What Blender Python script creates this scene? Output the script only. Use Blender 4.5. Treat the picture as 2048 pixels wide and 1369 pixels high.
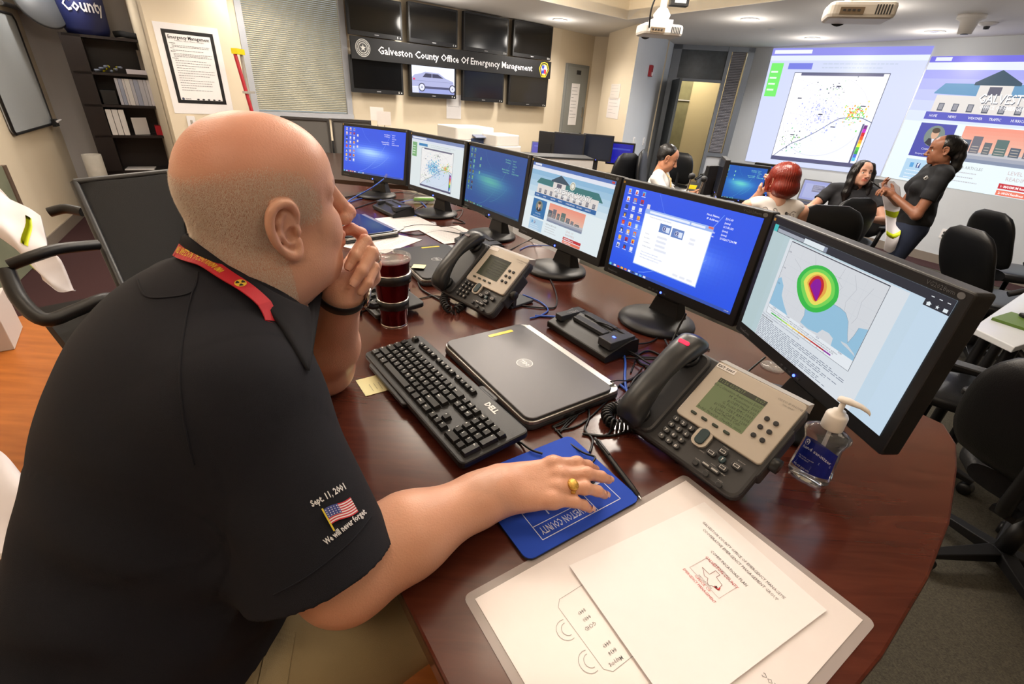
import bpy, bmesh, math, random
import numpy as np
from mathutils import Vector, Matrix
for o in list(bpy.data.objects): bpy.data.objects.remove(o, do_unlink=True)
SC = bpy.context.scene
COL = SC.collection
PI = math.pi
random.seed(7)
# ---------------------------------------------------------------- camera
F_PX, PIT, ROL, CAMZ = 921.4, math.radians(28.174), math.radians(4.1805), 1.335
_fw = np.array([0, math.cos(PIT), -math.sin(PIT)]); _ri = np.array([1.0, 0, 0]); _up = np.cross(_ri, _fw)
_r = _ri*math.cos(ROL) + _up*math.sin(ROL); _u = -_ri*math.sin(ROL) + _up*math.cos(ROL)
CAM = np.array([0, 0, CAMZ])
cd = bpy.data.cameras.new('camera'); cam = bpy.data.objects.new('camera', cd); COL.objects.link(cam)
cd.sensor_width = 36; cd.lens = F_PX/2048*36; cd.clip_start = 0.02; cd.clip_end = 60
cam.matrix_world = Matrix(((_r[0], _u[0], -_fw[0], 0), (_r[1], _u[1], -_fw[1], 0), (_r[2], _u[2], -_fw[2], CAMZ), (0, 0, 0, 1)))
SC.camera = cam
def ray(x, y): return _fw + _r*(x-1024)/F_PX + _u*(684.5-y)/F_PX
def ZP(x, y, z): d = ray(x, y); return Vector(CAM + d*(z-CAMZ)/d[2])          # point of a level plane seen there
def YP(x, y, Y): d = ray(x, y); return Vector(CAM + d*Y/d[1])
def DP(x, y, dep): return Vector(CAM + ray(x, y)*dep)
def WP(x, y, p0, p1):
    d = ray(x, y); n = np.array([p1[1]-p0[1], -(p1[0]-p0[0]), 0.0])
    t = (np.array([p0[0], p0[1], 0]) - CAM) @ n / (d @ n); return Vector(CAM + d*t)
# ---------------------------------------------------------------- world, exposure
wd = bpy.data.worlds.new('world'); SC.world = wd; wd.use_nodes = True
wd.node_tree.nodes['Background'].inputs[0].default_value = (0.55, 0.62, 0.75, 1)
wd.node_tree.nodes['Background'].inputs[1].default_value = 0.25
SC.view_settings.view_transform = 'Standard'; SC.view_settings.look = 'None'
SC.view_settings.exposure = -0.12; SC.view_settings.gamma = 1.0; SC.view_settings.use_curve_mapping = False
# ---------------------------------------------------------------- materials
MC = {}
def lin(c):
    return tuple(((v/255)/12.92 if v/255 <= 0.04045 else ((v/255+0.055)/1.055)**2.4) for v in c)
def mat(name, c, rough=0.5, metal=0.0, noise=0.0, nscale=40, bump=0.0, bscale=200, coat=0.0, alpha=1.0, trans=0.0, ior=1.45, sss=0.0, spec=0.5, emit=None):
    if name in MC: return MC[name]
    m = bpy.data.materials.new(name); m.use_nodes = True; nt = m.node_tree; b = nt.nodes['Principled BSDF']
    c3 = lin(c) if max(c) > 1 else c
    b.inputs['Base Color'].default_value = (*c3, 1); b.inputs['Roughness'].default_value = rough; b.inputs['Metallic'].default_value = metal
    b.inputs['Coat Weight'].default_value = coat; b.inputs['Alpha'].default_value = alpha
    b.inputs['Transmission Weight'].default_value = trans; b.inputs['IOR'].default_value = ior
    b.inputs['Specular IOR Level'].default_value = spec
    if sss: b.inputs['Subsurface Weight'].default_value = sss; b.inputs['Subsurface Radius'].default_value = (0.012, 0.005, 0.003); b.inputs['Subsurface Scale'].default_value = 1.0
    if emit: b.inputs['Emission Color'].default_value = (*lin(emit[0]), 1); b.inputs['Emission Strength'].default_value = emit[1]
    tc = nt.nodes.new('ShaderNodeTexCoord')
    n = nt.nodes.new('ShaderNodeTexNoise'); n.inputs['Scale'].default_value = nscale; n.inputs['Detail'].default_value = 4
    nt.links.new(tc.outputs['Object'], n.inputs['Vector'])
    mx = nt.nodes.new('ShaderNodeMix'); mx.data_type = 'RGBA'
    nz = max(noise, 0.02)
    mx.inputs['A'].default_value = (*[v*(1-nz) for v in c3], 1); mx.inputs['B'].default_value = (*[min(1, v*(1+nz)) for v in c3], 1)
    nt.links.new(n.outputs['Fac'], mx.inputs['Factor']); nt.links.new(mx.outputs['Result'], b.inputs['Base Color'])
    if bump:
        n2 = nt.nodes.new('ShaderNodeTexNoise'); n2.inputs['Scale'].default_value = bscale; n2.inputs['Detail'].default_value = 3
        nt.links.new(tc.outputs['Object'], n2.inputs['Vector'])
        bp = nt.nodes.new('ShaderNodeBump'); bp.inputs['Strength'].default_value = bump; bp.inputs['Distance'].default_value = 0.002
        nt.links.new(n2.outputs['Fac'], bp.inputs['Height']); nt.links.new(bp.outputs['Normal'], b.inputs['Normal'])
    MC[name] = m; return m
def glow(strength=1.0, gloss=0.0):
    k = 'glow_%.2f' % strength
    if k in MC: return MC[k]
    m = bpy.data.materials.new(k); m.use_nodes = True; nt = m.node_tree; b = nt.nodes['Principled BSDF']
    a = nt.nodes.new('ShaderNodeAttribute'); a.attribute_name = 'Col'
    b.inputs['Base Color'].default_value = (0.01, 0.01, 0.01, 1); b.inputs['Roughness'].default_value = 0.35
    nt.links.new(a.outputs['Color'], b.inputs['Emission Color']); b.inputs['Emission Strength'].default_value = strength
    MC[k] = m; return m
def printed(rough=0.5):
    k = 'printed_%.2f' % rough
    if k in MC: return MC[k]
    m = bpy.data.materials.new(k); m.use_nodes = True; nt = m.node_tree; b = nt.nodes['Principled BSDF']
    a = nt.nodes.new('ShaderNodeAttribute'); a.attribute_name = 'Col'
    nt.links.new(a.outputs['Color'], b.inputs['Base Color']); b.inputs['Roughness'].default_value = rough
    MC[k] = m; return m
BLACK = mat('black_plastic', (22, 22, 24), 0.38, bump=0.15, bscale=900)
DGREY = mat('dark_grey_plastic', (52, 54, 58), 0.45, bump=0.2, bscale=900)
SILVER = mat('silver_plastic', (176, 170, 162), 0.35, 0.3)
STEEL = mat('brushed_steel', (200, 196, 190), 0.25, 1.0)
PAPER = mat('white_paper', (225, 222, 222), 0.6)
CREAM = mat('cream_wall_paint', (214, 200, 176), 0.75, noise=0.03, nscale=3, bump=0.1, bscale=300)
BLUEW = mat('projector_lit_wall_paint', (196, 200, 205), 0.7, noise=0.03, nscale=3, bump=0.1, bscale=300)  # cool tone puts the projectors' bluish light into the wall colour
CEIL = mat('ceiling_paint', (214, 210, 206), 0.8, bump=0.1, bscale=200)
LEATHER = mat('black_leather', (20, 21, 24), 0.36, bump=0.35, bscale=260)
CLOTHB = mat('black_chair_fabric', (20, 20, 21), 0.85, bump=0.6, bscale=1200)
CABLE = mat('black_cable', (20, 20, 21), 0.45)
BLUEC = mat('blue_network_cable', (50, 90, 190), 0.4)
# ---------------------------------------------------------------- builders
def tag(o, label=None, cat=None, group=None, kind=None):
    if label: o['label'] = label
    if cat: o['category'] = cat
    if group: o['group'] = group
    if kind: o['kind'] = kind
    return o
def thing(name, label, cat, loc=(0, 0, 0), rz=0.0, group=None, M=None):
    o = bpy.data.objects.new(name, None); COL.objects.link(o)
    o.empty_display_size = 0.05
    if M is not None: o.matrix_world = M
    else: o.location = loc; o.rotation_euler = (0, 0, rz)
    return tag(o, label, cat, group)
def copytree(o, parent=None, mw=None, label=None):
    c = o.copy(); COL.objects.link(c)
    if parent is not None: c.parent = parent; c.matrix_parent_inverse = o.matrix_parent_inverse.copy()
    elif mw is not None: c.matrix_world = mw
    if label: c['label'] = label
    for ch in list(o.children): copytree(ch, c)
    return c
_font = {}
def textpolys(s, bold=0.0):
    k = (s, bold)
    if k in _font: return _font[k]
    cu = bpy.data.curves.new('t', 'FONT'); cu.body = s; cu.size = 1.0; cu.resolution_u = 1; cu.fill_mode = 'FRONT'
    if bold: cu.offset = bold
    ob = bpy.data.objects.new('t', cu); COL.objects.link(ob)
    dg = bpy.context.evaluated_depsgraph_get(); me = ob.evaluated_get(dg).to_mesh()
    vs = [(v.co.x, v.co.y) for v in me.vertices]; fs = [tuple(p.vertices) for p in me.polygons]
    ob.evaluated_get(dg).to_mesh_clear(); bpy.data.objects.remove(ob); bpy.data.curves.remove(cu)
    if vs:
        xs = [v[0] for v in vs]; w0, w1 = min(xs), max(xs)
    else: w0, w1 = 0, 1
    _font[k] = (vs, fs, w0, w1); return _font[k]
class B:
    """collects shapes; faces carry a material slot and a colour"""
    def __init__(s): s.v = []; s.f = []; s.mi = []; s.c = []; s.sm = []; s.m = 0; s.col = (1, 1, 1); s.smooth = False; s.T = None
    def add(s, vs, fs, smooth=None):
        n = len(s.v)
        if s.T is not None: vs = [s.T @ Vector(p) for p in vs]
        s.v += [tuple(p) for p in vs]
        for f in fs:
            s.f.append(tuple(i+n for i in f)); s.mi.append(s.m); s.c.append(s.col); s.sm.append(s.smooth if smooth is None else smooth)
        return s
    def box(s, x0, x1, y0, y1, z0, z1):
        vs = [(x, y, z) for z in (z0, z1) for y in (y0, y1) for x in (x0, x1)]
        return s.add(vs, [(0, 2, 3, 1), (4, 5, 7, 6), (0, 1, 5, 4), (2, 6, 7, 3), (0, 4, 6, 2), (1, 3, 7, 5)])
    def prism(s, pts, z0, z1):
        n = len(pts); a = sum(pts[i][0]*pts[(i+1) % n][1]-pts[(i+1) % n][0]*pts[i][1] for i in range(n))
        if a < 0: pts = pts[::-1]
        vs = [(p[0], p[1], z0) for p in pts]+[(p[0], p[1], z1) for p in pts]
        fs = [tuple(range(n))[::-1], tuple(range(n, 2*n))]+[(i, (i+1) % n, n+(i+1) % n, n+i) for i in range(n)]
        return s.add(vs, fs)
    def rbox(s, x0, x1, y0, y1, z0, z1, r=0.01, n=5, bev=0.0):
        def ring(i, z):
            rr = max(r-i, 1e-4); X0, X1, Y0, Y1 = x0+i, x1-i, y0+i, y1-i; o = []
            for cx, cy, a in ((X1-rr, Y1-rr, 0), (X0+rr, Y1-rr, 90), (X0+rr, Y0+rr, 180), (X1-rr, Y0+rr, 270)):
                for k in range(n): t = math.radians(a+90*k/(n-1)); o.append((cx+rr*math.cos(t), cy+rr*math.sin(t), z))
            return o
        if not bev: R = [ring(0, z0), ring(0, z1)]
        else: R = [ring(bev, z0), ring(bev*.3, z0+bev*.3), ring(0, z0+bev), ring(0, z1-bev), ring(bev*.3, z1-bev*.3), ring(bev, z1)]
        return s.loft(R)
    def loft(s, R, cap=True, smooth=None, closed=True):
        m = len(R[0]); vs = [p for q in R for p in q]; fs = []
        for i in range(len(R)-1):
            for j in range(m if closed else m-1):
                k = (j+1) % m; fs.append((i*m+j, i*m+k, (i+1)*m+k, (i+1)*m+j))
        s.add(vs, fs, smooth)
        if cap: s.add(R[0], [tuple(range(m))[::-1]], False); s.add(R[-1], [tuple(range(m))], False)
        return s
    def lathe(s, prof, seg=32, c=(0, 0), sy=1.0, smooth=True, cap=True):
        R = [[(c[0]+r*math.cos(2*PI*j/seg), c[1]+sy*r*math.sin(2*PI*j/seg), z) for j in range(seg)] for r, z in prof]
        return s.loft(R, cap, smooth)
    def tube(s, pts, r, seg=8, smooth=True, cap=True):
        P = [Vector(p) for p in pts]; n = len(P); R = []
        up = Vector((0, 0, 1)); prev = None
        for i in range(n):
            t = (P[min(i+1, n-1)]-P[max(i-1, 0)])
            t = t.normalized() if t.length > 1e-9 else Vector((0, 0, 1))
            if prev is None: a = t.cross(up if abs(t.z) < .9 else Vector((1, 0, 0))).normalized()
            else: a = (prev - t*prev.dot(t)); a = a.normalized() if a.length > 1e-6 else t.orthogonal().normalized()
            prev = a; b = t.cross(a); rr = r[i] if isinstance(r, (list, tuple)) else r
            R.append([tuple(P[i]+a*math.cos(2*PI*j/seg)*rr-b*math.sin(2*PI*j/seg)*rr*-1) for j in range(seg)])
        return s.loft(R, cap, smooth)
    def poly(s, pts, z=0.0): return s.add([(p[0], p[1], z) for p in pts], [tuple(range(len(pts)))], False)
    def rect(s, x0, y0, x1, y1, z=0.0, col=None):
        if col is not None: s.col = lin(col)
        return s.poly([(x0, y0), (x1, y0), (x1, y1), (x0, y1)], z)
    def line(s, pts, w, z=0.0, col=None):
        if col is not None: s.col = lin(col)
        for (ax, ay), (bx, by) in zip(pts[:-1], pts[1:]):
            dx, dy = bx-ax, by-ay; L = math.hypot(dx, dy) or 1; nx, ny = -dy/L*w/2, dx/L*w/2
            s.poly([(ax-nx, ay-ny), (bx-nx, by-ny), (bx+nx, by+ny), (ax+nx, ay+ny)], z)
        return s
    def disc(s, x, y, r, z=0.0, col=None, n=20, ry=None):
        if col is not None: s.col = lin(col)
        ry = ry or r; return s.poly([(x+r*math.cos(2*PI*i/n), y+ry*math.sin(2*PI*i/n)) for i in range(n)], z)
    def text(s, t, x, y, h, z=0.0, col=None, ang=0.0, align='l', bold=0.0, sx=1.0, w=None):
        if col is not None: s.col = lin(col)
        vs, fs, w0, w1 = textpolys(t, bold)
        if not vs: return s
        k = h/0.7; kx = k*sx
        if w: kx = w/(w1-w0)
        off = {'l': w0, 'c': (w0+w1)/2, 'r': w1}[align]; ca, sa = math.cos(ang), math.sin(ang)
        P = [((a-off)*kx, b*k) for a, b in vs]
        return s.add([(x+a*ca-b*sa, y+a*sa+b*ca, z) for a, b in P], fs, False)
    def build(s, name, mats, parent=None, M=None, bevel=0.0, sub=0):
        if not isinstance(mats, (list, tuple)): mats = [mats]
        me = bpy.data.meshes.new(name); me.from_pydata(s.v, [], s.f)
        for m in mats: me.materials.append(m)
        me.polygons.foreach_set('material_index', [min(i, len(mats)-1) for i in s.mi]); me.polygons.foreach_set('use_smooth', s.sm)
        ca = me.color_attributes.new('Col', 'FLOAT_COLOR', 'CORNER')
        cc = []
        for f, c in zip(s.f, s.c): cc += list((*c, 1.0))*len(f)
        ca.data.foreach_set('color', cc); me.update()
        o = bpy.data.objects.new(name, me); COL.objects.link(o)
        if parent is not None: o.parent = parent
        if M is not None:
            if parent is not None: o.matrix_local = M
            else: o.matrix_world = M
        if bevel:
            bm = o.modifiers.new('bevel', 'BEVEL'); bm.width = bevel; bm.segments = 2; bm.limit_method = 'ANGLE'; bm.angle_limit = math.radians(40)
        if sub:
            sm = o.modifiers.new('sub', 'SUBSURF'); sm.levels = sub; sm.render_levels = sub
        return o
def struct(name, b, m, **k): return tag(b.build(name, m, **k), kind='structure')
def frame(o, x, y, z):
    x, y, z = Vector(x), Vector(y), Vector(z)
    return Matrix(((x.x, y.x, z.x, o[0]), (x.y, y.y, z.y, o[1]), (x.z, y.z, z.z, o[2]), (0, 0, 0, 1)))
def RZ(a, loc=(0, 0, 0)): return Matrix.Translation(loc) @ Matrix.Rotation(a, 4, 'Z')
def smoothpath(P, n=8):
    P = [Vector(p) for p in P]; out = []
    for i in range(len(P)-1):
        p0, p1, p2, p3 = P[max(i-1, 0)], P[i], P[i+1], P[min(i+2, len(P)-1)]
        for k in range(n):
            t = k/n; out.append(0.5*((2*p1)+(-p0+p2)*t+(2*p0-5*p1+4*p2-p3)*t*t+(-p0+3*p1-3*p2+p3)*t**3))
    out.append(P[-1]); return out
# ================================================================ lights (fixtures follow with the ceiling; several fill lamps are added without one)
FLC = -0.25                                   # carpet level; the desk stands on a raised wooden platform at z=0
LOWC, HIGHC = 2.27, 3.05
def area(name, loc, sx, sy, power, color, rot=(0, 0, 0)):
    l = bpy.data.lights.new(name, 'AREA'); l.shape = 'RECTANGLE'; l.size = sx; l.size_y = sy; l.energy = power; l.color = color
    o = bpy.data.objects.new(name, l); COL.objects.link(o); o.location = loc; o.rotation_euler = rot
    return o
WARM = (1.0, 0.935, 0.855)
TROFF = [(-2.4, 3.2), (-0.4, 3.6), (-1.6, 1.2), (0.5, 1.5), (-0.6, -0.8), (1.6, -0.2), (-2.6, -0.6), (1.4, 3.4), (0.2, 5.3)]
TPOW = [36, 46, 4, 4, 2, 3, 3, 60, 66]
UPOW = [26, 28, 14, 12, 7, 8, 9, 36, 40]
for (x, y), pw in zip(TROFF, TPOW):
    area('troffer_light', (x, y, HIGHC-0.34), 1.1, 0.5, pw, WARM)
for (x, y), pw in zip(TROFF, UPOW):
    area('added_uplight', (x, y, HIGHC-0.26), 1.1, 0.5, pw, WARM, (PI, 0, 0))  # added upward lamps that brighten the raised ceiling and the desk glare
DOWN = [(1120, 39), (1500, 38), (1757, 14), (1870, 63), (1625, 76)]
DOWNP = [ZP(px, py, LOWC) for px, py in DOWN] + [Vector((-1.15, 6.45, LOWC)), Vector((-2.6, 5.2, LOWC)), Vector((-3.6, 4.0, LOWC)), Vector((-4.6, 5.3, LOWC)), Vector((4.6, 4.4, LOWC))]  # last five are unseen, added to brighten the far walls
for i, p in enumerate(DOWNP):
    l = bpy.data.lights.new('downlight_and_fill_spot', 'SPOT'); l.energy = (110, 110, 60, 70, 120, 80, 45, 10, 25, 60)[i]; l.color = WARM if i not in (2, 3, 4) else (1, .97, .94); l.spot_size = math.radians(150); l.spot_blend = 0.6; l.shadow_soft_size = 0.05  # spots at both unlit fittings are added to brighten the far right corner
    o = bpy.data.objects.new('downlight_and_fill_spot', l); COL.objects.link(o); o.location = (p.x, p.y, LOWC-0.02)
    l = bpy.data.lights.new('downlight_and_fill_glow', 'POINT'); l.energy = 7; l.color = WARM; l.shadow_soft_size = 0.08  # added point lamps below each downlight, to brighten the low ceiling
    o = bpy.data.objects.new('downlight_and_fill_glow', l); COL.objects.link(o); o.location = (p.x, p.y, LOWC-0.22)
# ================================================================ the room
def seg_wall(name, p0, p1, z0, z1, m, t=0.12, side=1):
    p0 = Vector((p0[0], p0[1])); p1 = Vector((p1[0], p1[1])); d = (p1-p0).normalized(); n = Vector((-d.y, d.x))*side*t
    return struct(name, B().prism([p0, p1, p1+n, p0+n], z0, z1), m)
azd = lambda a: Vector((math.cos(math.radians(a)), math.sin(math.radians(a))))
v2 = lambda p: Vector((p[0], p[1]))
TW = azd(40.3); TWN = Vector((TW.y, -TW.x))                 # along the wall of screens, and out of it into the room
TV0 = v2(ZP(1124.7, 58, LOWC))                             # its right-hand end
PW = azd(-60.8)                                            # along the projection wall
PR0 = v2(ZP(1806, 509.7, FLC)); PRC = v2(ZP(1512, 96, LOWC))
prdir = (PR0-PRC).normalized()
# floors
carpet = mat('grey_green_carpet', (66, 62, 52), 0.95, noise=0.95, nscale=170, bump=1.0, bscale=300)
maroon = mat('maroon_carpet', (52, 22, 24), 0.95, noise=0.4, nscale=400, bump=0.8, bscale=500)
struct('floor', B().box(-9, 10, -4, 13, FLC-0.1, FLC), carpet)
wood = mat('orange_wood_laminate', (176, 100, 32), 0.42)
nt = wood.node_tree
w = nt.nodes.new('ShaderNodeTexNoise'); w.inputs['Scale'].default_value = 3.0; w.inputs['Detail'].default_value = 6
mp = nt.nodes.new('ShaderNodeMapping'); mp.inputs['Scale'].default_value = (1.2, 9, 1); mp.inputs['Rotation'].default_value = (0, 0, 0.6); tc = nt.nodes.new('ShaderNodeTexCoord')
cr = nt.nodes.new('ShaderNodeValToRGB'); cr.color_ramp.elements[0].position = 0.3; cr.color_ramp.elements[0].color = (*lin((150, 82, 26)), 1); cr.color_ramp.elements[1].position = 0.75; cr.color_ramp.elements[1].color = (*lin((180, 106, 40)), 1)
nt.links.new(tc.outputs['Object'], mp.inputs['Vector']); nt.links.new(mp.outputs['Vector'], w.inputs['Vector']); nt.links.new(w.outputs['Fac'], cr.inputs['Fac']); nt.links.new(cr.outputs['Color'], nt.nodes['Principled BSDF'].inputs['Base Color'])
struct('floor_platform', B().prism([(-3.4, 1.7), (-2.88, 2.40), (-1.9, 2.66), (-1.0, 2.3), (-0.2, 1.9), (0.9, 0.5), (0.3, -1.5), (-3.4, -1.5)], FLC, 0.0), wood)
LW0 = v2(ZP(108, 492, FLC)); LWD = azd(120); LWN = Vector((LWD.y, -LWD.x))
struct('floor_border', B().prism([LW0-LWD*6, LW0+LWD*3.2, LW0+LWD*3.2+LWN*1.5, LW0-LWD*6+LWN*1.5], FLC, FLC+0.004), maroon)
# left wall, alcove, column, wall of screens
seg_wall('wall_left', LW0-LWD*9, LW0+LWD*1.55, FLC, HIGHC, CREAM)
lc = LW0+LWD*1.55
ALC = lc + azd(85)*3.4
BKZ = 1.60; BKA = v2(ZP(115, 63.5, BKZ)); BKR = azd(38); BKD = azd(128)
PC0 = TWN*0.32; tcl = (v2(WP(318, 150, TV0+PC0, TV0+PC0+TW))-PC0-TV0).dot(TW); tend = TV0 + TW*tcl
ab = BKA+BKD*.42
seg_wall('wall_alcove_back', ab-BKR*1.6, ab+BKR*3.2, FLC, HIGHC, mat('grey_wall_paint', (176, 172, 170), .8), side=1)
# the wall of screens, with its window opening
WB0 = WP(520, 213, TV0, TV0+TW); WB1 = WP(693, 230, TV0, TV0+TW)
tw_t = lambda p: (v2(p)-TV0).dot(TW)
wt0, wt1 = tw_t(WB0)-0.03, tw_t(WB1)+0.03; wz0 = (WB0.z+WB1.z)/2-0.02
def twall(name, t0, t1, z0, z1, m=CREAM, off=0.0, th=0.14):
    a, b = TV0+TW*t0+TWN*off, TV0+TW*t1+TWN*off
    return struct(name, B().prism([a, b, b-TWN*th, a-TWN*th], z0, z1), m)
twall('wall_screens', wt1, 0, FLC, LOWC+0.1); twall('wall_screens', tcl, wt0, FLC, HIGHC); twall('wall_screens', wt0, wt1, FLC, wz0)
twall('wall_screens', wt0, wt1, 2.25, HIGHC)
twall('wall_return', tcl, tcl+.12, FLC, HIGHC, off=0.0, th=1.55)
# recess beside the column, with the electrical cabinets
RC = v2(ZP(1190.6, 72.5, LOWC)); CL = v2(ZP(1219, 66, LOWC)); C1 = v2(ZP(1283, 46, LOWC)); DL = v2(ZP(1349, 88, LOWC))
rcw = (RC-TV0).normalized()
seg_wall('wall_recess', TV0, RC, FLC, LOWC, CREAM)
seg_wall('wall_recess_side', RC, RC+azd(-8)*1.2, FLC, LOWC, CREAM)
struct('wall_column', B().prism([CL, C1, DL, DL+azd(50)*.3, CL+azd(70)*0.9], FLC, LOWC), [CREAM, BLUEW])
col = bpy.data.objects['wall_column']
for p in col.data.polygons:                               # the side that looks at the projections carries their bluish light in its colour
    c = p.center.xy; 
    if abs((c-(C1+DL)/2).length) < 0.05: p.material_index = 1
# projection wall and the far right
PRE = PRC+prdir*9.0
seg_wall('wall_projection', PRC, PRE, FLC, LOWC+0.1, BLUEW)
seg_wall('wall_right', PRE, (3.5, -4), FLC, HIGHC, CREAM)
seg_wall('wall_rear', (3.5, -3.5), (-9, -3.5), FLC, HIGHC, CREAM)
base = mat('grey_vinyl_baseboard', (128, 118, 108), 0.6)
prn = Vector((prdir.y, -prdir.x))                         # out of the projection wall
if prn.dot(-PRC) < 0: prn = -prn
struct('baseboard_projection', B().prism([PRC, PRE, PRE+prn*0.012, PRC+prn*0.012], FLC, FLC+0.11), base)
struct('baseboard_left', B().prism([LW0-LWD*.45, LW0+LWD*1.5, LW0+LWD*1.5+LWN*0.012, LW0-LWD*.45+LWN*0.012], FLC, FLC+0.11), base)
struct('floor_border', B().prism([PRC, PRE, PRE+prn*0.35, PRC+prn*0.35], FLC, FLC+0.004), maroon)
# column with the poster
PC = TWN*0.32
pcl = v2(WP(318, 150, TV0+PC, TV0+PC+TW)); pcr = v2(WP(474, 120, TV0+PC, TV0+PC+TW))
struct('wall_poster_column', B().prism([pcl, pcr, pcr-TWN*0.32, pcl-TWN*0.32], FLC, HIGHC), CREAM)
# door wall: doorway with a transom light, sidelight with a blind
D0, D1 = v2(ZP(1349, 88, LOWC)), PRC
dd = (D1-D0).normalized(); dn = Vector((dd.y, -dd.x)); dn = -dn if dn.dot(-D0) < 0 else dn
dt = lambda px, py: (v2(WP(px, py, D0, D1))-D0).dot(dd)
def dbox(b, t0, t1, z0, z1, o0=-0.06, o1=0.02):
    a, c = D0+dd*t0, D0+dd*t1
    return b.prism([a+dn*o0, c+dn*o0, c+dn*o1, a+dn*o1], z0, z1)
frm = mat('grey_aluminium_frame', (120, 126, 135), 0.4, 0.4)
tL, tR, tE = dt(1354, 150), dt(1441, 168), (D1-D0).length
tS0 = tR+0.06; tS1 = tE-0.1
door = thing('door_1', None, None, (D0.x, D0.y, FLC)); door['kind'] = 'structure'; inv = Matrix.Translation((-D0.x, -D0.y, -FLC))
b = B(); dbox(b, 0, tL, FLC, LOWC); dbox(b, tR, tS0, FLC, LOWC, -0.06, 0.03); dbox(b, tL, tR, 1.74, 1.78); dbox(b, 0, tE, 2.2, LOWC); dbox(b, tS1, tE, FLC, LOWC); dbox(b, tS0, tS1, 0.58, 0.64)
b.build('door_frame', frm, door, inv)
tglass = mat('speckled_dark_glass', (58, 66, 72), 0.25, noise=0.5, nscale=12)
b = B(); dbox(b, tL, tR, 1.78, 2.2, -0.03, -0.01); b.build('transom', tglass, door, inv)
b = B(); hL = D0+dd*(tL-0.02); lf = azd(98)                      # the leaf stands open, away from the room
b.prism([hL+dn*.02, hL+dn*.02+Vector((-.04, 0)), hL+Vector((-.15, -0.85)), hL+Vector((-.11, -0.85))], FLC+.01, 1.74)
b.build('door_leaf', mat('dark_grey_door', (70, 74, 76), .5), door, inv)
b = B(); b.tube([(hL.x-.16, hL.y-.75, .72), (hL.x-.2, hL.y-.8, .72), (hL.x-.2, hL.y-.7, .72)], .012); b.build('door_handle', STEEL, door, inv)
win = thing('window_2', None, None, (D0.x, D0.y, 0)); win['kind'] = 'structure'; inv2 = Matrix.Translation((-D0.x, -D0.y, 0))
b = B(); dbox(b, tS0, tS1, FLC, 0.58, -.05, -.02); b.build('lower_panel', mat('pale_panel', (190, 192, 196), .6), win, inv2)
b = B()
zz = 0.66
while zz < 2.2:
    dbox(b, tS0+.02, tS1-.02, zz, zz+0.016, -.03, -.008); zz += 0.024
dbox(b, tS0+.02, tS1-.02, 0.64, 2.2, -.045, -.04)
b.build('blind', mat('grey_blind', (128, 126, 132), .6), win, inv2)
# corridor beyond the doorway
cor = mat('corridor_wall', (232, 214, 170), .8)
gm = mat('mottled_green_panel', (150, 145, 110), .5, noise=.35, nscale=7)
struct('wall_corridor', B().prism([(1.7, 10.9), (5.2, 10.3), (5.2, 10.4), (1.7, 11.0)], FLC, LOWC), cor)
struct('wall_corridor', B().prism([(1.6, 9.6), (1.7, 9.6), (1.8, 10.95), (1.7, 10.95)], FLC, LOWC), cor)
struct('window_3', B().prism([(2.75, 10.70), (3.22, 10.62), (3.22, 10.66), (2.75, 10.74)], FLC, 1.95), gm)
struct('trim_1', B().prism([(2.75, 10.68), (3.22, 10.60), (3.22, 10.61), (2.75, 10.69)], 1.45, 1.47), PAPER)
area('corridor_lamp', (3.1, 10.1, LOWC-.03), .8, .4, 22, (1, .9, .7))
# ceiling: low ring with a raised tray over the desks
K = v2(ZP(1254.4, 39.5, LOWC)); ud = (v2(ZP(1078.6, 0, LOWC))-K).normalized(); vd = (v2(ZP(1500, 8.8, LOWC))-K).normalized()
struct('ceiling', B().prism([K+ud*9, K, K+vd*11, K+vd*11-ud*5, K-ud*5-vd*5, K+ud*9-vd*5], LOWC, LOWC+0.1), CEIL)
fas = mat('cream_fascia', (226, 212, 186), .8)
b = B(); b.prism([K+ud*9, K, K-vd*.08, K+ud*9-vd*.08], LOWC+.002, HIGHC); b.prism([K, K+vd*11, K+vd*11-ud*.08, K-ud*.08], LOWC+.002, HIGHC)
struct('ceiling_fascia', b, fas)
struct('ceiling_raised', B().box(-9, 10, -4, 9, HIGHC, HIGHC+.1), mat('white_ceiling', (215, 212, 205), .85))
for i, (x, y) in enumerate(TROFF):
    t = thing('ceiling_light', 'unseen rectangular fluorescent fixture under the raised ceiling, hung low for added uplights', 'ceiling light', (x, y, HIGHC), group='fluorescent fixtures in the raised ceiling')
    b = B(); b.box(-.6, .6, -.3, -.27, -.33, -.27); b.box(-.6, .6, .27, .3, -.33, -.27); b.box(-.6, -.57, -.27, .27, -.33, -.27); b.box(.57, .6, -.27, .27, -.33, -.27); b.build('fixture_frame', SILVER, t)
    for sx in (-.55, .55): b = B(); b.tube([(sx, 0, -.27), (sx, 0, 0)], .004, 6); b.build('hanger_rod', SILVER, t)  # hanging form is made up to carry the added upward lamps
    b = B(); b.box(-.57, .57, -.27, .27, -.32, -.29); b.build('diffuser', mat('lit_diffuser', (240, 235, 225), .5, emit=((255, 226, 190), 5.0)), t)
DLAB = ['round ceiling downlight glowing near the end of the screen wall', 'round glowing ceiling downlight between the two projectors', 'round glowing ceiling downlight just behind the large projector', 'unlit round ceiling downlight above the right projected image', 'unlit round ceiling downlight above the left projected image']
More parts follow.
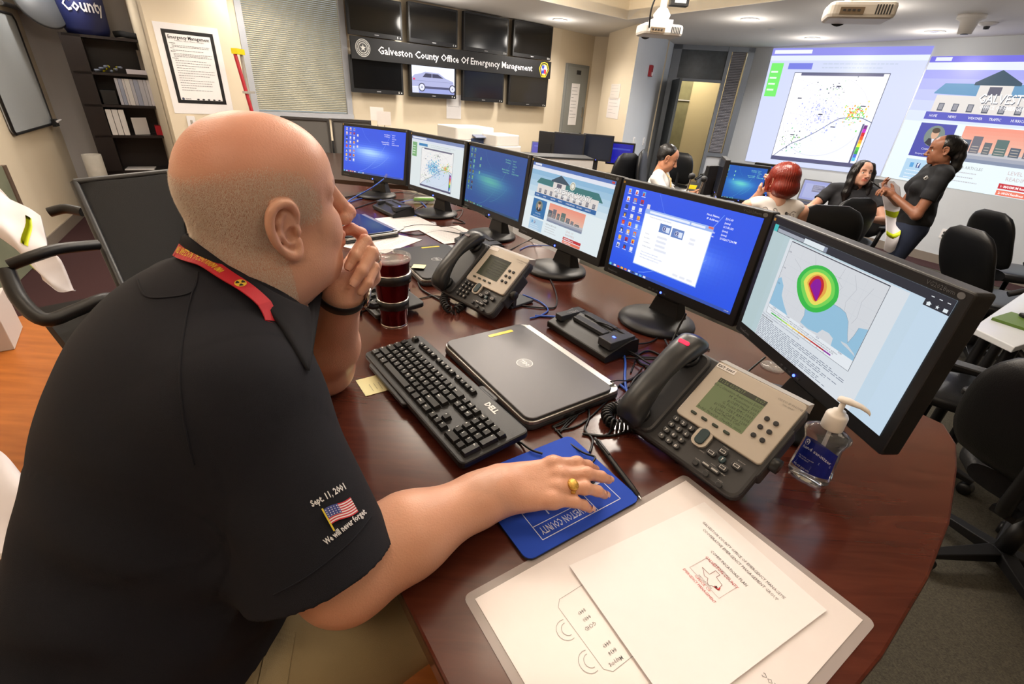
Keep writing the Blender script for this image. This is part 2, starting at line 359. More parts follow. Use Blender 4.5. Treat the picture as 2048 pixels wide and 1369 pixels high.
for i, p in enumerate(DOWNP[:5]):
    t = thing('downlight', DLAB[i], 'ceiling light', (p.x, p.y, LOWC))
    b = B(); b.lathe([(.075, -.001), (.10, -.001), (.10, -.008), (.075, -.008), (.075, -.001)], 28, cap=False); b.build('trim_ring', PAPER, t)
    if i in (3, 4): b = B(); b.lathe([(.074, -.002), (.06, -.003), (.001, -.003)], 24); b.build('reflector', STEEL, t)
    else: b = B(); b.lathe([(.074, -.004), (.04, -.006), (.001, -.006)], 24); b.build('lamp', mat('downlight_and_fill_glow', (255, 240, 220), .5, emit=((255, 236, 205), 9)), t)
# baseboards, blind window on the wall of screens
win = thing('window_1', None, None, (TV0.x, TV0.y, 0)); win['kind'] = 'structure'; winv = Matrix.Translation((-TV0.x, -TV0.y, 0))
def tbox(b, t0, t1, z0, z1, o0, o1):
    a, c = TV0+TW*t0, TV0+TW*t1; return b.prism([a+TWN*o0, c+TWN*o0, c+TWN*o1, a+TWN*o1], z0, z1)
b = B(); tbox(b, wt0-.05, wt0+.012, wz0-.03, 2.27, -.02, .015); tbox(b, wt1-.012, wt1+.05, wz0-.03, 2.27, -.02, .015); tbox(b, wt0-.05, wt1+.05, wz0-.05, wz0, -.03, .03)
b.build('window_frame', mat('pale_grey_frame', (168, 170, 176), .5), win, winv)
b = B()
z = wz0+.02
while z < 2.25:
    a, c = TV0+TW*(wt0+.015)-TWN*.03, TV0+TW*(wt1-.015)-TWN*.03; n = TWN*.022
    b.add([(a.x, a.y, z+.014), (c.x, c.y, z+.014), (c.x+n.x, c.y+n.y, z), (a.x+n.x, a.y+n.y, z)], [(0, 1, 2, 3), (3, 2, 1, 0)]); z += .0185
b.build('blind', mat('cream_blind', (226, 220, 200), .6), win, winv)
b = B(); tbox(b, wt0, wt1, wz0, 2.27, -.075, -.07); b.build('window_pane', mat('day_lit_pane', (220, 228, 235), .4, emit=((200, 215, 225), .35)), win, winv)
# ================================================================ pictures shown on screens and on paper
def blob(cx, cy, rx, ry, n=26, wob=0.12, seed=1):
    r = random.Random(seed); o = []
    for i in range(n):
        t = 2*PI*i/n; k = 1+wob*(math.sin(3*t+seed)+.6*math.sin(5*t+2*seed))*.5+r.uniform(-wob, wob)*.3
        o.append((cx+rx*k*math.cos(t), cy+ry*k*math.sin(t)))
    return o
def lines_text(b, x, y, w, n, dy, h, z, col, seed=0):
    r = random.Random(seed)
    for i in range(n):
        xx = x
        end = x+w*(r.uniform(.75, 1) if i % 4 != 3 else r.uniform(.3, .6))
        while xx < end:
            l = r.uniform(.02, .07)*w; b.rect(xx, y-i*dy, min(xx+l, end), y-i*dy+h, z, col); xx += l+.012*w
def c_desktop(b, W, H, icons=3, rows=8, dark=1.0, window=False, seed=1, teal=False):
    r = random.Random(seed); K = (lambda c: (int(c[0]*dark*.75), min(255, int(c[1]*dark*1.18+10)), int(c[2]*dark*1.02))) if teal else (lambda c: tuple(int(v*dark) for v in c))
    nx, ny = 36, 22
    def colr(u, v):
        d = math.hypot((u-.45)*1.1, (v-.42)*1.7); g = math.exp(-d*d*9); s = math.exp(-((v-.50-.10*(.45-u))**2)*160)*math.exp(-((u-.42)**2)*14)
        return K(tuple(min(255, a+(c-a)*g*.8+s*70) for a, c in zip((38, 84, 226), (135, 175, 255))))
    for i in range(nx):
        for j in range(ny):
            b.rect(W*i/nx, H*j/ny, W*(i+1)/nx, H*(j+1)/ny, 0, colr((i+.5)/nx, (j+.5)/ny))
    for k in range(2):
        P = [(W*(.28+.045*i+.2*k), H*((.05+.1*k)+.00+.006*i*i+.015*i)) for i in range(12 if k == 0 else 7)]
        b.line([p for p in P if p[0] < W and p[1] < H], .006*H, .0002, K((120, 160, 250)))
    b.line([(W*.30, H*.99), (W*.36, H*.82), (W*.45, H*.7)], .005*H, .0002, K((90, 130, 240)))
    IC = [(220, 220, 230), (230, 120, 50), (150, 190, 230), (200, 40, 40), (230, 230, 240), (90, 170, 220), (240, 180, 60), (40, 60, 110)]
    for i in range(icons):
        for j in range(rows):
            x, y = W*(.035+.062*i), H*(.93-.095*j)
            b.rect(x, y, x+W*.026, y+H*.045, .0003, K(IC[r.randrange(8)])); b.rect(x+W*.006, y-H*.004, x+W*.018, y+H*.028, .0004, K(IC[r.randrange(8)]))
            b.rect(x-W*.004, y-H*.018, x+W*.03, y-H*.010, .0003, K((210, 220, 240)))
    for j in range(3): b.rect(W*.22, H*(.80-.12*j), W*.245, H*(.85-.12*j), .0003, K((225, 215, 220)))
    b.rect(0, 0, W, H*.035, .0003, K((50, 80, 170)))
    b.disc(W*.018, H*.018, H*.018, .0004, K((90, 190, 210)))
    for i in range(9): b.rect(W*(.05+.035*i), H*.006, W*(.05+.035*i)+W*.022, H*.03, .0004, K(IC[(i*3) % 8]))
    b.text('2:34 PM', W*.985, H*.017, H*.011, .0004, K((240, 240, 255)), align='r')
    X = W*.70
    for i, (s, t) in enumerate([('Host Name:', 'EOC-09'), ('IP Address:', '(none)'), ('', '10.1.86.133'), ('', '(none)'), ('Machine Domain:', '(none)'), ('Snapshot Time:', '3/10/2017 2:34 PM')]):
        if s: b.text(s, X+W*.05, H*(.90-.04*i), H*.022, .0003, K((255, 255, 255)), align='r', bold=.01)
        b.text(t, X+W*.09, H*(.90-.04*i), H*.022, .0003, K((255, 255, 255)), bold=.01, sx=.8)
    if window:
        b.rect(W*.215, H*.13, W*.735, H*.80, .0004, (150, 178, 235)); b.rect(W*.22, H*.14, W*.73, H*.745, .0005, (248, 250, 255))
        b.rect(W*.255, H*.76, W*.57, H*.785, .0005, (225, 232, 250)); b.rect(W*.58, H*.76, W*.68, H*.785, .0005, (225, 232, 250)); b.rect(W*.70, H*.775, W*.733, H*.797, .0005, (220, 110, 90))
        for k, x in enumerate((.36, .46)):
            b.rect(W*x, H*(.585-.01*k), W*(x+.09), H*(.685-.01*k), .0006, (96, 128, 190)); b.rect(W*(x+.055), H*(.60-.01*k), W*(x+.082), H*(.66-.01*k), .0007, (215, 225, 245))
            b.disc(W*(x+.04), H*(.635-.01*k), H*.028, .0008, (240, 244, 255)); b.disc(W*(x+.04), H*(.635-.01*k), H*.024, .0009, (60, 80, 150))
            b.text(str(k+1), W*(x+.04), H*(.622-.01*k), H*.028, .0010, (255, 255, 255), align='c', bold=.02)
        b.text('Change the appearance of your displays', W*.26, H*.715, H*.014, .0006, (120, 130, 170))
        for i, s in enumerate(['Display:', 'Resolution:', 'Orientation:', 'Multiple displays:']):
            b.text(s, W*.26, H*(.52-.05*i), H*.014, .0006, (120, 125, 140)); b.rect(W*.36, H*(.515-.05*i), W*(.44+.02*(i > 2)), H*(.54-.05*i), .0006, (222, 226, 238))
        for i in range(3): b.text(['This is currently your main display.', 'Make text and other items larger or smaller', 'What display settings should I choose?'][i], W*.26, H*(.30-.033*i), H*.013, .0006, (110, 130, 190))
        for i in range(2): b.rect(W*.60, H*(.60-.045*i), W*.64, H*(.625-.045*i), .0006, (225, 228, 238))
        for i in range(3): b.rect(W*(.55+.055*i), H*.165, W*(.59+.055*i), H*.19, .0006, (225, 228, 238))
COAST = [(0, .02), (.08, .10), (.2, .20), (.33, .27), (.46, .36), (.58, .46), (.66, .52), (.78, .55), (.9, .54), (1, .50)]
def c_radar(b, W, H, faint=False, seed=3):
    r = random.Random(seed)
    b.rect(0, 0, W, H, 0, (225, 235, 238) if not faint else (205, 212, 240)); b.rect(0, H*.94, W, H, .0003, (120, 140, 190) if not faint else (140, 140, 225)); b.rect(0, H*.90, W, H*.94, .0003, (222, 230, 245))
    b.rect(W*.02, H*.955, W*.3, H*.985, .0004, (235, 238, 250))
    b.rect(W*.02, H*.60, W*.115, H*.88, .0003, (118, 175, 120) if not faint else (120, 232, 110)); 
    for i in range(4): b.rect(W*.03, H*(.80-.05*i), W*.085, H*(.815-.05*i), .0004, (225, 245, 225))
    b.rect(W*.155, H*.83, W*.33, H*.88, .0003, (40, 130, 190) if not faint else (120, 126, 220))
    lines_text(b, W*.4, H*.87, W*.5, 2, H*.03, H*.008, .0003, (190, 200, 215), 5)
    X0, X1, Y0, Y1 = W*.22, W*.83, H*.05, H*.80
    mp = lambda u, v: (X0+(X1-X0)*u, Y0+(Y1-Y0)*v)
    b.rect(X0-.004*W, Y0-.004*W, X1+.004*W, Y1+.004*W, .0004, (90, 95, 115)); b.rect(X0, Y0, X1, Y1, .0005, (243, 243, 243) if not faint else (252, 250, 253))
    b.poly([mp(*p) for p in COAST]+[mp(1, 0.03), mp(0, .0)][:1]+[mp(.02, .02)], .0006); 
    b.col = lin((212, 226, 244) if not faint else (236, 238, 252)); b.poly([mp(*p) for p in COAST]+[mp(1, .03), mp(.03, .03)], .0007)
    b.line([mp(*p) for p in COAST], .004*W, .0008, (70, 85, 130))
    b.rect(X0, Y0, X1, Y0+.03*H, .0009, (84, 84, 120)); b.rect(X0+.08*(X1-X0), Y1-.02*H, X1-.05*(X1-X0), Y1, .0009, (100, 100, 130))
    gc = (206, 206, 214)
    ccx, ccy = .48, .52
    b.line([mp(ccx+.46*math.cos(t*PI/24), ccy+.44*math.sin(t*PI/24)) for t in range(49)], .0015*W, .0008, (190, 192, 205))
    for s in range(9):
        p = (r.uniform(0, 1), r.uniform(.55, 1)); q = (r.uniform(0, 1), r.uniform(.3, 1)); m = ((p[0]+q[0])/2+r.uniform(-.1, .1), (p[1]+q[1])/2)
        b.line([mp(*p), mp(*m), mp(*q)], .0015*W, .0008, gc)
    def splat(cx, cy, rx, ry, n, cols, sz):
        for i in range(n):
            a = r.gauss(0, .45)*rx+cx; c = r.gauss(0, .45)*ry+cy
            if 0 < a < 1 and .05 < c < .97:
                x, y = mp(a, c); k = sz*W*r.uniform(.4, 1.2); b.rect(x, y, x+k, y+k*r.uniform(.5, 1.3), .0009+.00003*r.randrange(5), cols[r.randrange(len(cols))])
    if faint: splat(.42, .55, .28, .26, 240, [(200, 200, 250), (180, 186, 245), (160, 170, 240), (215, 220, 255)], .008)
    else: splat(.40, .52, .24, .22, 420, [(150, 200, 230), (110, 175, 220), (80, 150, 210), (130, 220, 230), (60, 130, 200)], .012)
    splat(.80, .58, .16, .12, 110, [(120, 220, 90), (240, 220, 60), (250, 170, 40), (90, 200, 120)], .009); splat(.78, .60, .08, .05, 20, [(235, 90, 40)], .008)
    splat(.2, .22, .2, .16, 60, [(150, 200, 120), (80, 90, 110), (120, 200, 150)], .007); splat(.5, .85, .2, .15, 40, [(150, 210, 150), (90, 100, 120)], .007)
    for u, v in ((.12, .72), (.42, .55), (.52, .86), (.60, .42), (.16, .30), (.84, .66)): x, y = mp(u, v); b.rect(x, y, x+.03*W, y+.006*W, .0012, (60, 64, 90))
    for i, c in enumerate([(110, 40, 130), (200, 40, 190), (210, 30, 40), (230, 90, 40), (240, 170, 50), (240, 235, 60), (90, 200, 70), (60, 160, 70), (70, 110, 220), (90, 190, 230)]):
        b.rect(X1-.055*(X1-X0), Y0+H*(.32-.03*i), X1-.02*(X1-X0), Y0+H*(.35-.03*i), .0013, c)
    b.rect(X1-.075*(X1-X0), Y0+.03*H, X1-.057*(X1-X0), Y0+H*.36, .0012, (95, 95, 130))
def c_site(b, W, H, proj=False):
    n = 12
    for i in range(n):
        t = i/(n-1); b.rect(0, H*i/n, W, H*(i+1)/n, 0, tuple(a+(c-a)*max(0, (t-.45)/.55) for a, c in zip((228, 240, 245), (120, 175, 215) if not proj else (150, 150, 235))))
    b.rect(0, H*.955, W, H, .0003, (70, 110, 185) if not proj else (110, 105, 220)); b.rect(0, H*.90, W, H*.955, .0003, (226, 232, 246)); b.rect(W*.03, H*.965, W*.12, H*.993, .0004, (226, 232, 246))
    b.rect(W*.96, H*.965, W*.99, H*.99, .0004, (200, 60, 60))
    # county building
    teal = (46, 118, 122) if not proj else (98, 150, 190); wall = (226, 220, 216); shade = (150, 140, 140)
    b.col = lin(teal); b.poly([(W*.10, H*.73), (W*.14, H*.80), (W*.86, H*.80), (W*.92, H*.70), (W*.92, H*.69), (W*.10, H*.72)], .0004)
    b.rect(W*.12, H*.58, W*.88, H*.71, .0005, wall); b.rect(W*.32, H*.58, W*.48, H*.82, .0006, wall)
    b.col = lin((44, 74, 96)); b.poly([(W*.29, H*.81), (W*.40, H*.90), (W*.51, H*.81), (W*.51, H*.79), (W*.29, H*.79)], .0007)
    for i in range(10):
        x = W*(.15+.075*i); b.rect(x, H*.59, x+W*.03, H*.65, .0008, (70, 80, 100)); b.rect(x+W*.004, H*.60, x+W*.026, H*.645, .0009, (150, 150, 160))
    b.rect(W*.37, H*.72, W*.43, H*.78, .0009, (90, 90, 110))
    b.disc(W*.56, H*.80, H*.058, .0010, (235, 232, 220)); b.disc(W*.56, H*.80, H*.046, .0011, (170, 170, 150)); b.disc(W*.56, H*.80, H*.032, .0012, (238, 236, 226))
    b.text('GALVESTON COUNTY', W*.343, H*.659, H*.066, .00135, (60, 70, 90), bold=.01, sx=.86)
    b.text('GALVESTON COUNTY', W*.34, H*.665, H*.066, .0014, (255, 255, 255), bold=.01, sx=.86); b.text('OFFICE OF EMERGENCY MANAGEMENT', W*.36, H*.62, H*.028, .0014, (250, 250, 250), bold=.01, sx=.9)
    nb = (32, 100, 165) if not proj else (84, 88, 190)
    b.rect(W*.10, H*.52, W*.88, H*.58, .0010, nb)
    for i, s in enumerate(['HOME', 'NEWS', 'WEATHER', 'TRAFFIC', 'HURRICANE INFO', 'CERT INFO', 'CONTACT']): b.text(s, W*(.125+.1*i+(.03 if i > 4 else 0)), H*.54, H*.02, .0012, (255, 255, 255), sx=.85)
    b.rect(W*.10, H*.215, W*.29, H*.49, .0005, (24, 110, 172) if not proj else (70, 74, 168))
    cx, cy = W*.195, H*.39; b.disc(cx, cy, H*.085, .0006, (120, 135, 130)); b.col = lin((44, 44, 60)); b.poly([(cx-H*.06, cy-H*.06), (cx-H*.04, cy-H*.02), (cx+H*.04, cy-H*.02), (cx+H*.06, cy-H*.06), (cx, cy-H*.085)], .0007)
    b.col = lin((220, 225, 235)); b.poly([(cx-H*.014, cy-H*.02), (cx+H*.014, cy-H*.02), (cx, cy-H*.06)], .0008); b.disc(cx, cy+H*.018, H*.032, .0009, (214, 168, 140), ry=H*.042); b.disc(cx, cy+H*.045, H*.034, .0010, (74, 60, 50), ry=H*.022)
    b.text('County Judge', cx, H*.275, H*.017, .0007, (255, 255, 255), align='c'); b.text('Emergency Management Director', cx, H*.235, H*.013, .0007, (240, 240, 255), align='c', sx=.8)
    b.rect(W*.10, H*.02, W*.29, H*.19, .0005, (176, 208, 232)); b.rect(W*.13, H*.12, W*.15, H*.16, .0006, (90, 160, 215)); b.rect(W*.165, H*.12, W*.185, H*.16, .0006, (60, 80, 140)); b.text('f', W*.175, H*.125, H*.034, .0007, (255, 255, 255), align='c', bold=.03)
    lines_text(b, W*.12, H*.09, W*.14, 3, H*.03, H*.006, .0006, (235, 240, 250), 3)
    for i in range(10):
        t = i/9; b.rect(W*.33, H*(.22+.027*i), W*.78, H*(.247+.027*i), .0005, tuple(a+(c-a)*t for a, c in zip((232, 200, 180), (238, 150, 130))) if i > 2 else ((128, 140, 165), (160, 165, 180), (190, 190, 196))[i])
    for i, (x, w, h) in enumerate([(.33, .06, .10), (.39, .05, .13), (.45, .04, .09), (.50, .06, .12), (.57, .05, .07), (.63, .04, .05), (.68, .06, .03)]):
        b.rect(W*x, H*.29, W*(x+w-.005), H*(.29+h), .0006, [(84, 96, 112), (110, 110, 122), (96, 104, 112), (86, 112, 112)][i % 4])
        for k in range(3): b.rect(W*(x+.006), H*(.30+.02*k), W*(x+w-.012), H*(.305+.02*k), .0007, (190, 180, 170))
    b.text('NEWS & ARTICLES', W*.33, H*.165, H*.022, .0005, (150, 150, 150)); lines_text(b, W*.33, H*.13, W*.17, 3, H*.035, H*.008, .0005, (190, 190, 195), 8)
    b.text('LEVEL OF', W*.60, H*.165, H*.028, .0005, (200, 180, 180)); b.text('READINESS', W*.60, H*.12, H*.028, .0005, (200, 180, 180))
    b.rect(W*.58, H*.055, W*.80, H*.095, .0005, (196, 48, 60)); b.text('1- MAXIMUM Readiness', W*.59, H*.066, H*.018, .0006, (255, 255, 255), bold=.02, sx=.85)
    b.rect(W*.58, H*.005, W*.80, H*.045, .0005, (232, 120, 96)); b.text('2- HIGH Readiness', W*.59, H*.016, H*.018, .0006, (255, 255, 255), bold=.02, sx=.85)
def c_storm(b, W, H):
    n = 10
    for i in range(n): t = i/(n-1); b.rect(W*i/n, 0, W*(i+1)/n, H, 0, tuple(a+(c-a)*t for a, c in zip((184, 206, 210), (200, 222, 240))))
    b.rect(W*.14, 0, W*.84, H*.93, .0002, (222, 229, 236))
    b.rect(0, H*.94, W, H, .0003, (36, 42, 56)); b.rect(0, H*.94, W*.03, H, .0004, (60, 190, 190)); b.rect(W*.035, H*.945, W*.24, H*.975, .0005, (165, 172, 184)); b.rect(W*.24, H*.945, W*.38, H*.985, .0005, (228, 238, 244)); b.rect(W*.375, H*.945, W*.395, H*.985, .0006, (140, 150, 170))
    b.rect(W*.90, H*.90, W, H*.94, .0003, (36, 42, 56))
    for i, x in enumerate((.915, .945, .975)):
        b.rect(W*x, H*.965, W*(x+.012), H*.97, .0006, (230, 235, 240))
    b.col = lin((230, 240, 245)); b.poly([(W*.912, H*.908), (W*.912, H*.921), (W*.908, H*.921), (W*.919, H*.934), (W*.930, H*.921), (W*.926, H*.921), (W*.926, H*.908)], .0006); star(b, W*.952, H*.92, H*.014, .0006, (230, 240, 245)); b.rect(W*.974, H*.910, W*.99, H*.931, .0006, (230, 240, 245))
    X0, X1, Y0, Y1 = W*.165, W*.755, H*.335, H*.915
    mp = lambda u, v: (X0+(X1-X0)*u, Y0+(Y1-Y0)*v)
    b.rect(X0-.002*W, H*.245, X1+.002*W, Y1+.004*W, .0004, (60, 64, 80)); b.rect(X0, H*.248, X1, Y1, .0005, (216, 220, 226)); b.rect(X0, H*.248, X1, Y0, .0006, (234, 240, 246))
    b.col = lin((150, 196, 224))
    gulf = [(.42, .03), (.43, .15), (.40, .30), (.44, .42), (.52, .46), (.62, .50), (.72, .50), (.78, .48), (.83, .40), (.87, .25), (.90, .16), (.92, .28), (.93, .40), (1, .44), (1, 0), (.78, .0), (.77, .1), (.72, .13), (.65, .12), (.62, .04), (.52, .01)]
    b.poly([mp(*p) for p in gulf], .0008); b.poly([mp(*p) for p in [(0, 0), (0, .42), (.03, .46), (.09, .36), (.11, .22), (.17, .12), (.26, .0)]], .0008)
    b.col = lin((206, 214, 222)); b.poly([mp(*p) for p in [(.84, .13), (.90, .14), (.98, .09), (1, .06), (.93, .09), (.86, .11)]], .0009)
    b.line([mp(*p) for p in gulf[:13]], .0012*W, .0009, (110, 130, 150))
    for P in ([(.1, .8), (.2, .72), (.24, .6), (.36, .55)], [(.62, .98), (.6, .8), (.66, .74), (.62, .6)], [(.72, .95), (.78, .8), (.74, .6), (.76, .5)], [(.9, .9), (.86, .7), (.88, .5), (.86, .4)], [(.3, .98), (.34, .85), (.5, .82), (.62, .84)]): b.line([mp(*p) for p in P], .0012*W, .0007, (170, 174, 184))
    for i in range(1, 6): b.line([mp(0, i/6), mp(1, i/6)], .0006*W, .0007, (196, 202, 212)); b.line([mp(i/6, 0), mp(i/6, 1)], .0006*W, .0007, (196, 202, 212))
    for i, (c, rx, ry, ox, oy) in enumerate([((52, 190, 74), .225, .32, 0, 0), ((120, 216, 88), .185, .265, 0, .01), ((238, 226, 96), .15, .22, 0, .01), ((232, 168, 70), .105, .18, -.005, .02), ((196, 26, 40), .080, .165, -.01, .015), ((140, 0, 160), .055, .14, -.01, 0)]):
        P = []
        for k in range(36):
            t = 2*PI*k/36; s = math.sin(t); w = 1.0 if s > 0 else 1-(.16+.11*i)*(-s)
            P.append(mp(.44+ox+rx*math.cos(t)*w+(.012*i*(-s) if s < 0 else 0), .56+oy+ry*s))
        b.col = lin(c); b.poly(P, .0011+.0001*i)
    for s, u in (('110W', .06), ('105W', .25), ('100W', .43), ('95W', .62), ('90W', .86)): x, y = mp(u, -.025); b.text(s, x, y, H*.014, .0010, (50, 60, 110))
    for s, v in (('35N', .85), ('30N', .60), ('25N', .35)): x, y = mp(.01, v); b.text(s, x, y, H*.013, .0010, (60, 70, 100))
    b.text('Probability of tropical storm force surface winds (1-minute average >= 39 mph) from all tropical cyclones', X0+.01*W, H*.302, H*.012, .0010, (30, 36, 60), w=W*.50)
    b.text('indicates GALE location at 1 AM CDT THU AUG 24, 2017 (Forecast/Advisory #17)', X0+.03*W, H*.284, H*.012, .0010, (30, 36, 60), w=W*.46)
    cols = [(52, 180, 70), (110, 210, 80), (170, 224, 90), (236, 232, 100), (238, 206, 80), (230, 160, 60), (216, 120, 50), (196, 30, 40), (180, 20, 30), (140, 0, 160)]
    for i, c in enumerate(cols): b.rect(X0+W*(.04+.044*i), H*.264, X0+W*(.04+.044*(i+1)), H*.275, .0010, c); b.text(str(5+10*i), X0+W*(.04+.044*i), H*.252, H*.009, .0010, (60, 60, 80))
    b.text('About this product:', W*.145, H*.195, H*.015, .0010, (30, 34, 60), bold=.03); b.text('This page shows probabilities of surface wind speed exceeding', W*.145, H*.22, H*.012, .0010, (60, 70, 120), w=W*.3)
    lines_text(b, W*.145, H*.18, W*.62, 12, H*.0155, H*.005, .0010, (110, 118, 140), 11)
def star(b, x, y, r, z, col, rot=PI/2):
    b.col = lin(col); P = []
    for i in range(10): t = rot+i*PI/5; k = r if i % 2 == 0 else r*.40; P.append((x+k*math.cos(t), y+k*math.sin(t)))
    c = (x, y)
    for i in range(10): b.poly([c, P[i], P[(i+1) % 10]], z)
# ================================================================ things on the walls
def tv_pt(px, py, off): q = TWN*off; return WP(px, py, TV0+q, TV0+q+TW)
def tvM(p): return frame(p, (TW.x, TW.y, 0), (0, 0, 1), (TWN.x, TWN.y, 0))
TVB = [((698.3, 69), (805.3, 80.6), 'dark wall television, top row at the left end over the round seal', '5'), ((818.5, 85), (915, 95), 'dark wall television, top row, second from the window', '6'), ((927, 101), (1014.8, 110.8), 'dark wall television, top row, third from the window, bluish reflection low on its glass', '11'), ((1025, 112.8), (1101, 120.7), 'dark wall television, top row at the right end above the five-sided badge', '12'),
       ((705.7, 184.6), (807.6, 190.4), 'dark wall television under the sign, bottom row nearest the window', '5'), ((820.8, 192), (912.2, 199.8), 'wall television showing a silver car on a white background', '7'), ((925.4, 200.7), (1006, 206.6), 'dark wall television just right of the one showing a car', '9'), ((1016.3, 208.6), (1091.5, 215.3), 'dark wall television in the bottom row at the far right end', '8')]
glass = mat('dark_screen_glass', (10, 11, 13), 0.12, spec=.6)
for i, (bl, br, lab, num) in enumerate(TVB):
    p0, p1 = tv_pt(*bl, .13), tv_pt(*br, .13); Wt = (p1-p0).length; Ht = Wt*.585
    z = (p0.z+p1.z)/2
    t = thing('wall_television', lab, 'television', M=tvM((p0.x, p0.y, z)))
    b = B(); b.rbox(0, Wt, 0, Ht, -.05, 0, .012); b.rbox(Wt*.08, Wt*.92, Ht*.1, Ht*.9, -.08, -.05, .02); b.build('casing', BLACK, t, bevel=.003)
    b = B(); b.box(.022, Wt-.022, .045, Ht-.022, 0, .001)
    if i == 5:
        b = B(); x0, y0, w, h = .03, .05, Wt-.06, Ht-.075
        b.rect(x0, y0, x0+w, y0+h, .0012, (236, 240, 255)); b.rect(x0, y0, x0+w, y0+h*.2, .0014, (150, 160, 215)); b.rect(x0, y0, x0+w*.15, y0+h*.2, .0015, (210, 214, 240))
        q = lambda u, v: (x0+w*u, y0+h*v)
        b.col = lin((168, 172, 212)); b.poly([q(.0, .22), q(.0, .52), q(.06, .62), q(.22, .68), q(.30, .74), q(.62, .72), q(.78, .56), q(.97, .46), q(.99, .22)], .0017)
        b.col = lin((50, 52, 84)); b.poly([q(.24, .55), q(.31, .69), q(.60, .68), q(.73, .55)], .0018); b.rect(*q(.45, .54), *q(.465, .69), .0019, (160, 164, 205)); b.rect(*q(.02, .44), *q(.07, .5), .0019, (220, 60, 110))
        b.line([q(0, .42), q(.97, .42)], h*.012, .0019, (130, 134, 180)); b.rect(*q(.2, .16), *q(.95, .24), .0018, (70, 72, 110))
        for u in (.22, .95): b.disc(x0+w*u, y0+h*.2, h*.15, .0020, (50, 52, 80)); b.disc(x0+w*u, y0+h*.2, h*.115, .0021, (220, 222, 240)); b.disc(x0+w*u, y0+h*.2, h*.03, .0022, (120, 122, 150))
        b.build('screen', glow(1.3), t)
    else: b.build('screen', glass, t)
    b = B(); b.rect(Wt*.46, .018, Wt*.54, .026, .0006, (150, 150, 155)); b.text(num, Wt-.07, .012, .022, .0006, (225, 225, 225), bold=.02); b.rect(Wt-.035, .014, Wt-.022, .028, .0006, (220, 220, 220)); b.build('lettering', printed(), t)
    b = B(); b.box(Wt*.35, Wt*.65, Ht*.3, Ht*.7, -.128, -.08); b.build('wall_bracket', DGREY, t)
# long sign
q0, q1, q2, q3 = [tv_pt(*p, .165) for p in ((700, 70), (1103, 124.5), (1100, 158), (703, 117))]
SW = (q1-q0).xy.length; SH = ((q0.z-q3.z)+(q1.z-q2.z))/2; sz = (q3.z+q2.z)/2
t = thing('wall_sign', 'long black sign reading Galveston County Office Of Emergency Management', 'sign', M=tvM((q0.x, q0.y, sz)))
b = B(); b.box(0, SW, 0, SH, -.03, 0); b.build('board', mat('black_sign_board', (24, 24, 26), .55), t, bevel=.002)
b = B(); b.text('Galveston County Office Of Emergency Management', SW*.105, SH*.34, SH*.34, .001, (222, 222, 226), w=SW*.775, bold=.012)
b.build('lettering', printed(), t)
b = B(); cx, cy, R = SW*.045, SH*.52, SH*.40
b.disc(cx, cy, R, .001, (205, 205, 200), 36); b.disc(cx, cy, R*.92, .002, (60, 60, 60), 36)
for k in range(30):
    a = 2*PI*k/30; b.disc(cx+R*.78*math.cos(a), cy+R*.78*math.sin(a), R*.07, .003, (205, 205, 200), 8)
b.disc(cx, cy, R*.62, .003, (200, 200, 195), 30); b.disc(cx, cy, R*.52, .004, (70, 70, 70), 30); star(b, cx, cy, R*.42, .005, (215, 215, 210)); b.build('round_seal', printed(), t)
b = B(); cx, cy, R = SW*.955, SH*.5, SH*.46
pent = lambda k: [(cx+R*k*x, cy+R*k*y) for x, y in ((-.6, .82), (0, .98), (.6, .82), (.98, .1), (.42, -.95), (-.42, -.95), (-.98, .1))]
b.col = lin((226, 200, 50)); b.poly(pent(1), .001); b.col = lin((30, 30, 30)); b.poly(pent(.9), .002); b.col = lin((226, 200, 50)); b.poly(pent(.72), .003); b.col = lin((225, 225, 232)); b.poly(pent(.62), .004)
b.rect(cx-R*.5, cy-R*.5, cx, cy+R*.55, .005, (40, 56, 150)); b.rect(cx, cy-R*.5, cx+R*.42, cy+R*.05, .005, (200, 40, 50)); star(b, cx-R*.26, cy+R*.03, R*.2, .006, (240, 240, 245)); b.text('OEM', cx, cy-R*.85, R*.22, .004, (226, 200, 50), align='c', bold=.02); b.build('badge', printed(), t)
# papers, poster
def sheet(name, lab, cat, M, w, h, lines=12, seed=1, th=.002, col=(236, 234, 236), extra=None, group=None):
    t = thing(name, lab, cat, M=M, group=group)
    b = B(); b.box(0, w, 0, h, 0, th); b.build('sheet', mat('paper_%d_%d_%d' % col, col, .6), t)
    b = B()
    if lines: lines_text(b, w*.1, h*.9, w*.8, lines, h*.8/lines, h*.012, th+.0004, (120, 120, 128), seed)
    if extra: extra(b)
    if b.v: b.build('print', printed(), t)
    return t
def on_tv(px, py, w, h, **k): p = tv_pt(px, py, .004); return tvM((p.x, p.y, p.z))
sheet('wall_paper_sheet', 'white paper taped to the wall under the television showing the car', 'paper', on_tv(893, 237, 0, 0), .24, .30, 2, 4)
PCv = TWN*.324
def colM(px, py): p = WP(px, py, TV0+PCv, TV0+PCv+TW); return tvM((p.x, p.y, p.z))
pt = colM(357, 206); pw = (WP(454, 212, TV0+PCv, TV0+PCv+TW)-WP(357, 206, TV0+PCv, TV0+PCv+TW)).length; ph = WP(325, 57, TV0+PCv, TV0+PCv+TW).z-pt.translation.z
t = thing('wall_poster', 'black bordered Emergency Management poster on the column above the bald head', 'poster', M=pt)
b = B(); b.box(-.05, pw+.05, -.09, ph+.05, -.003, 0); b.build('backing', PAPER, t)
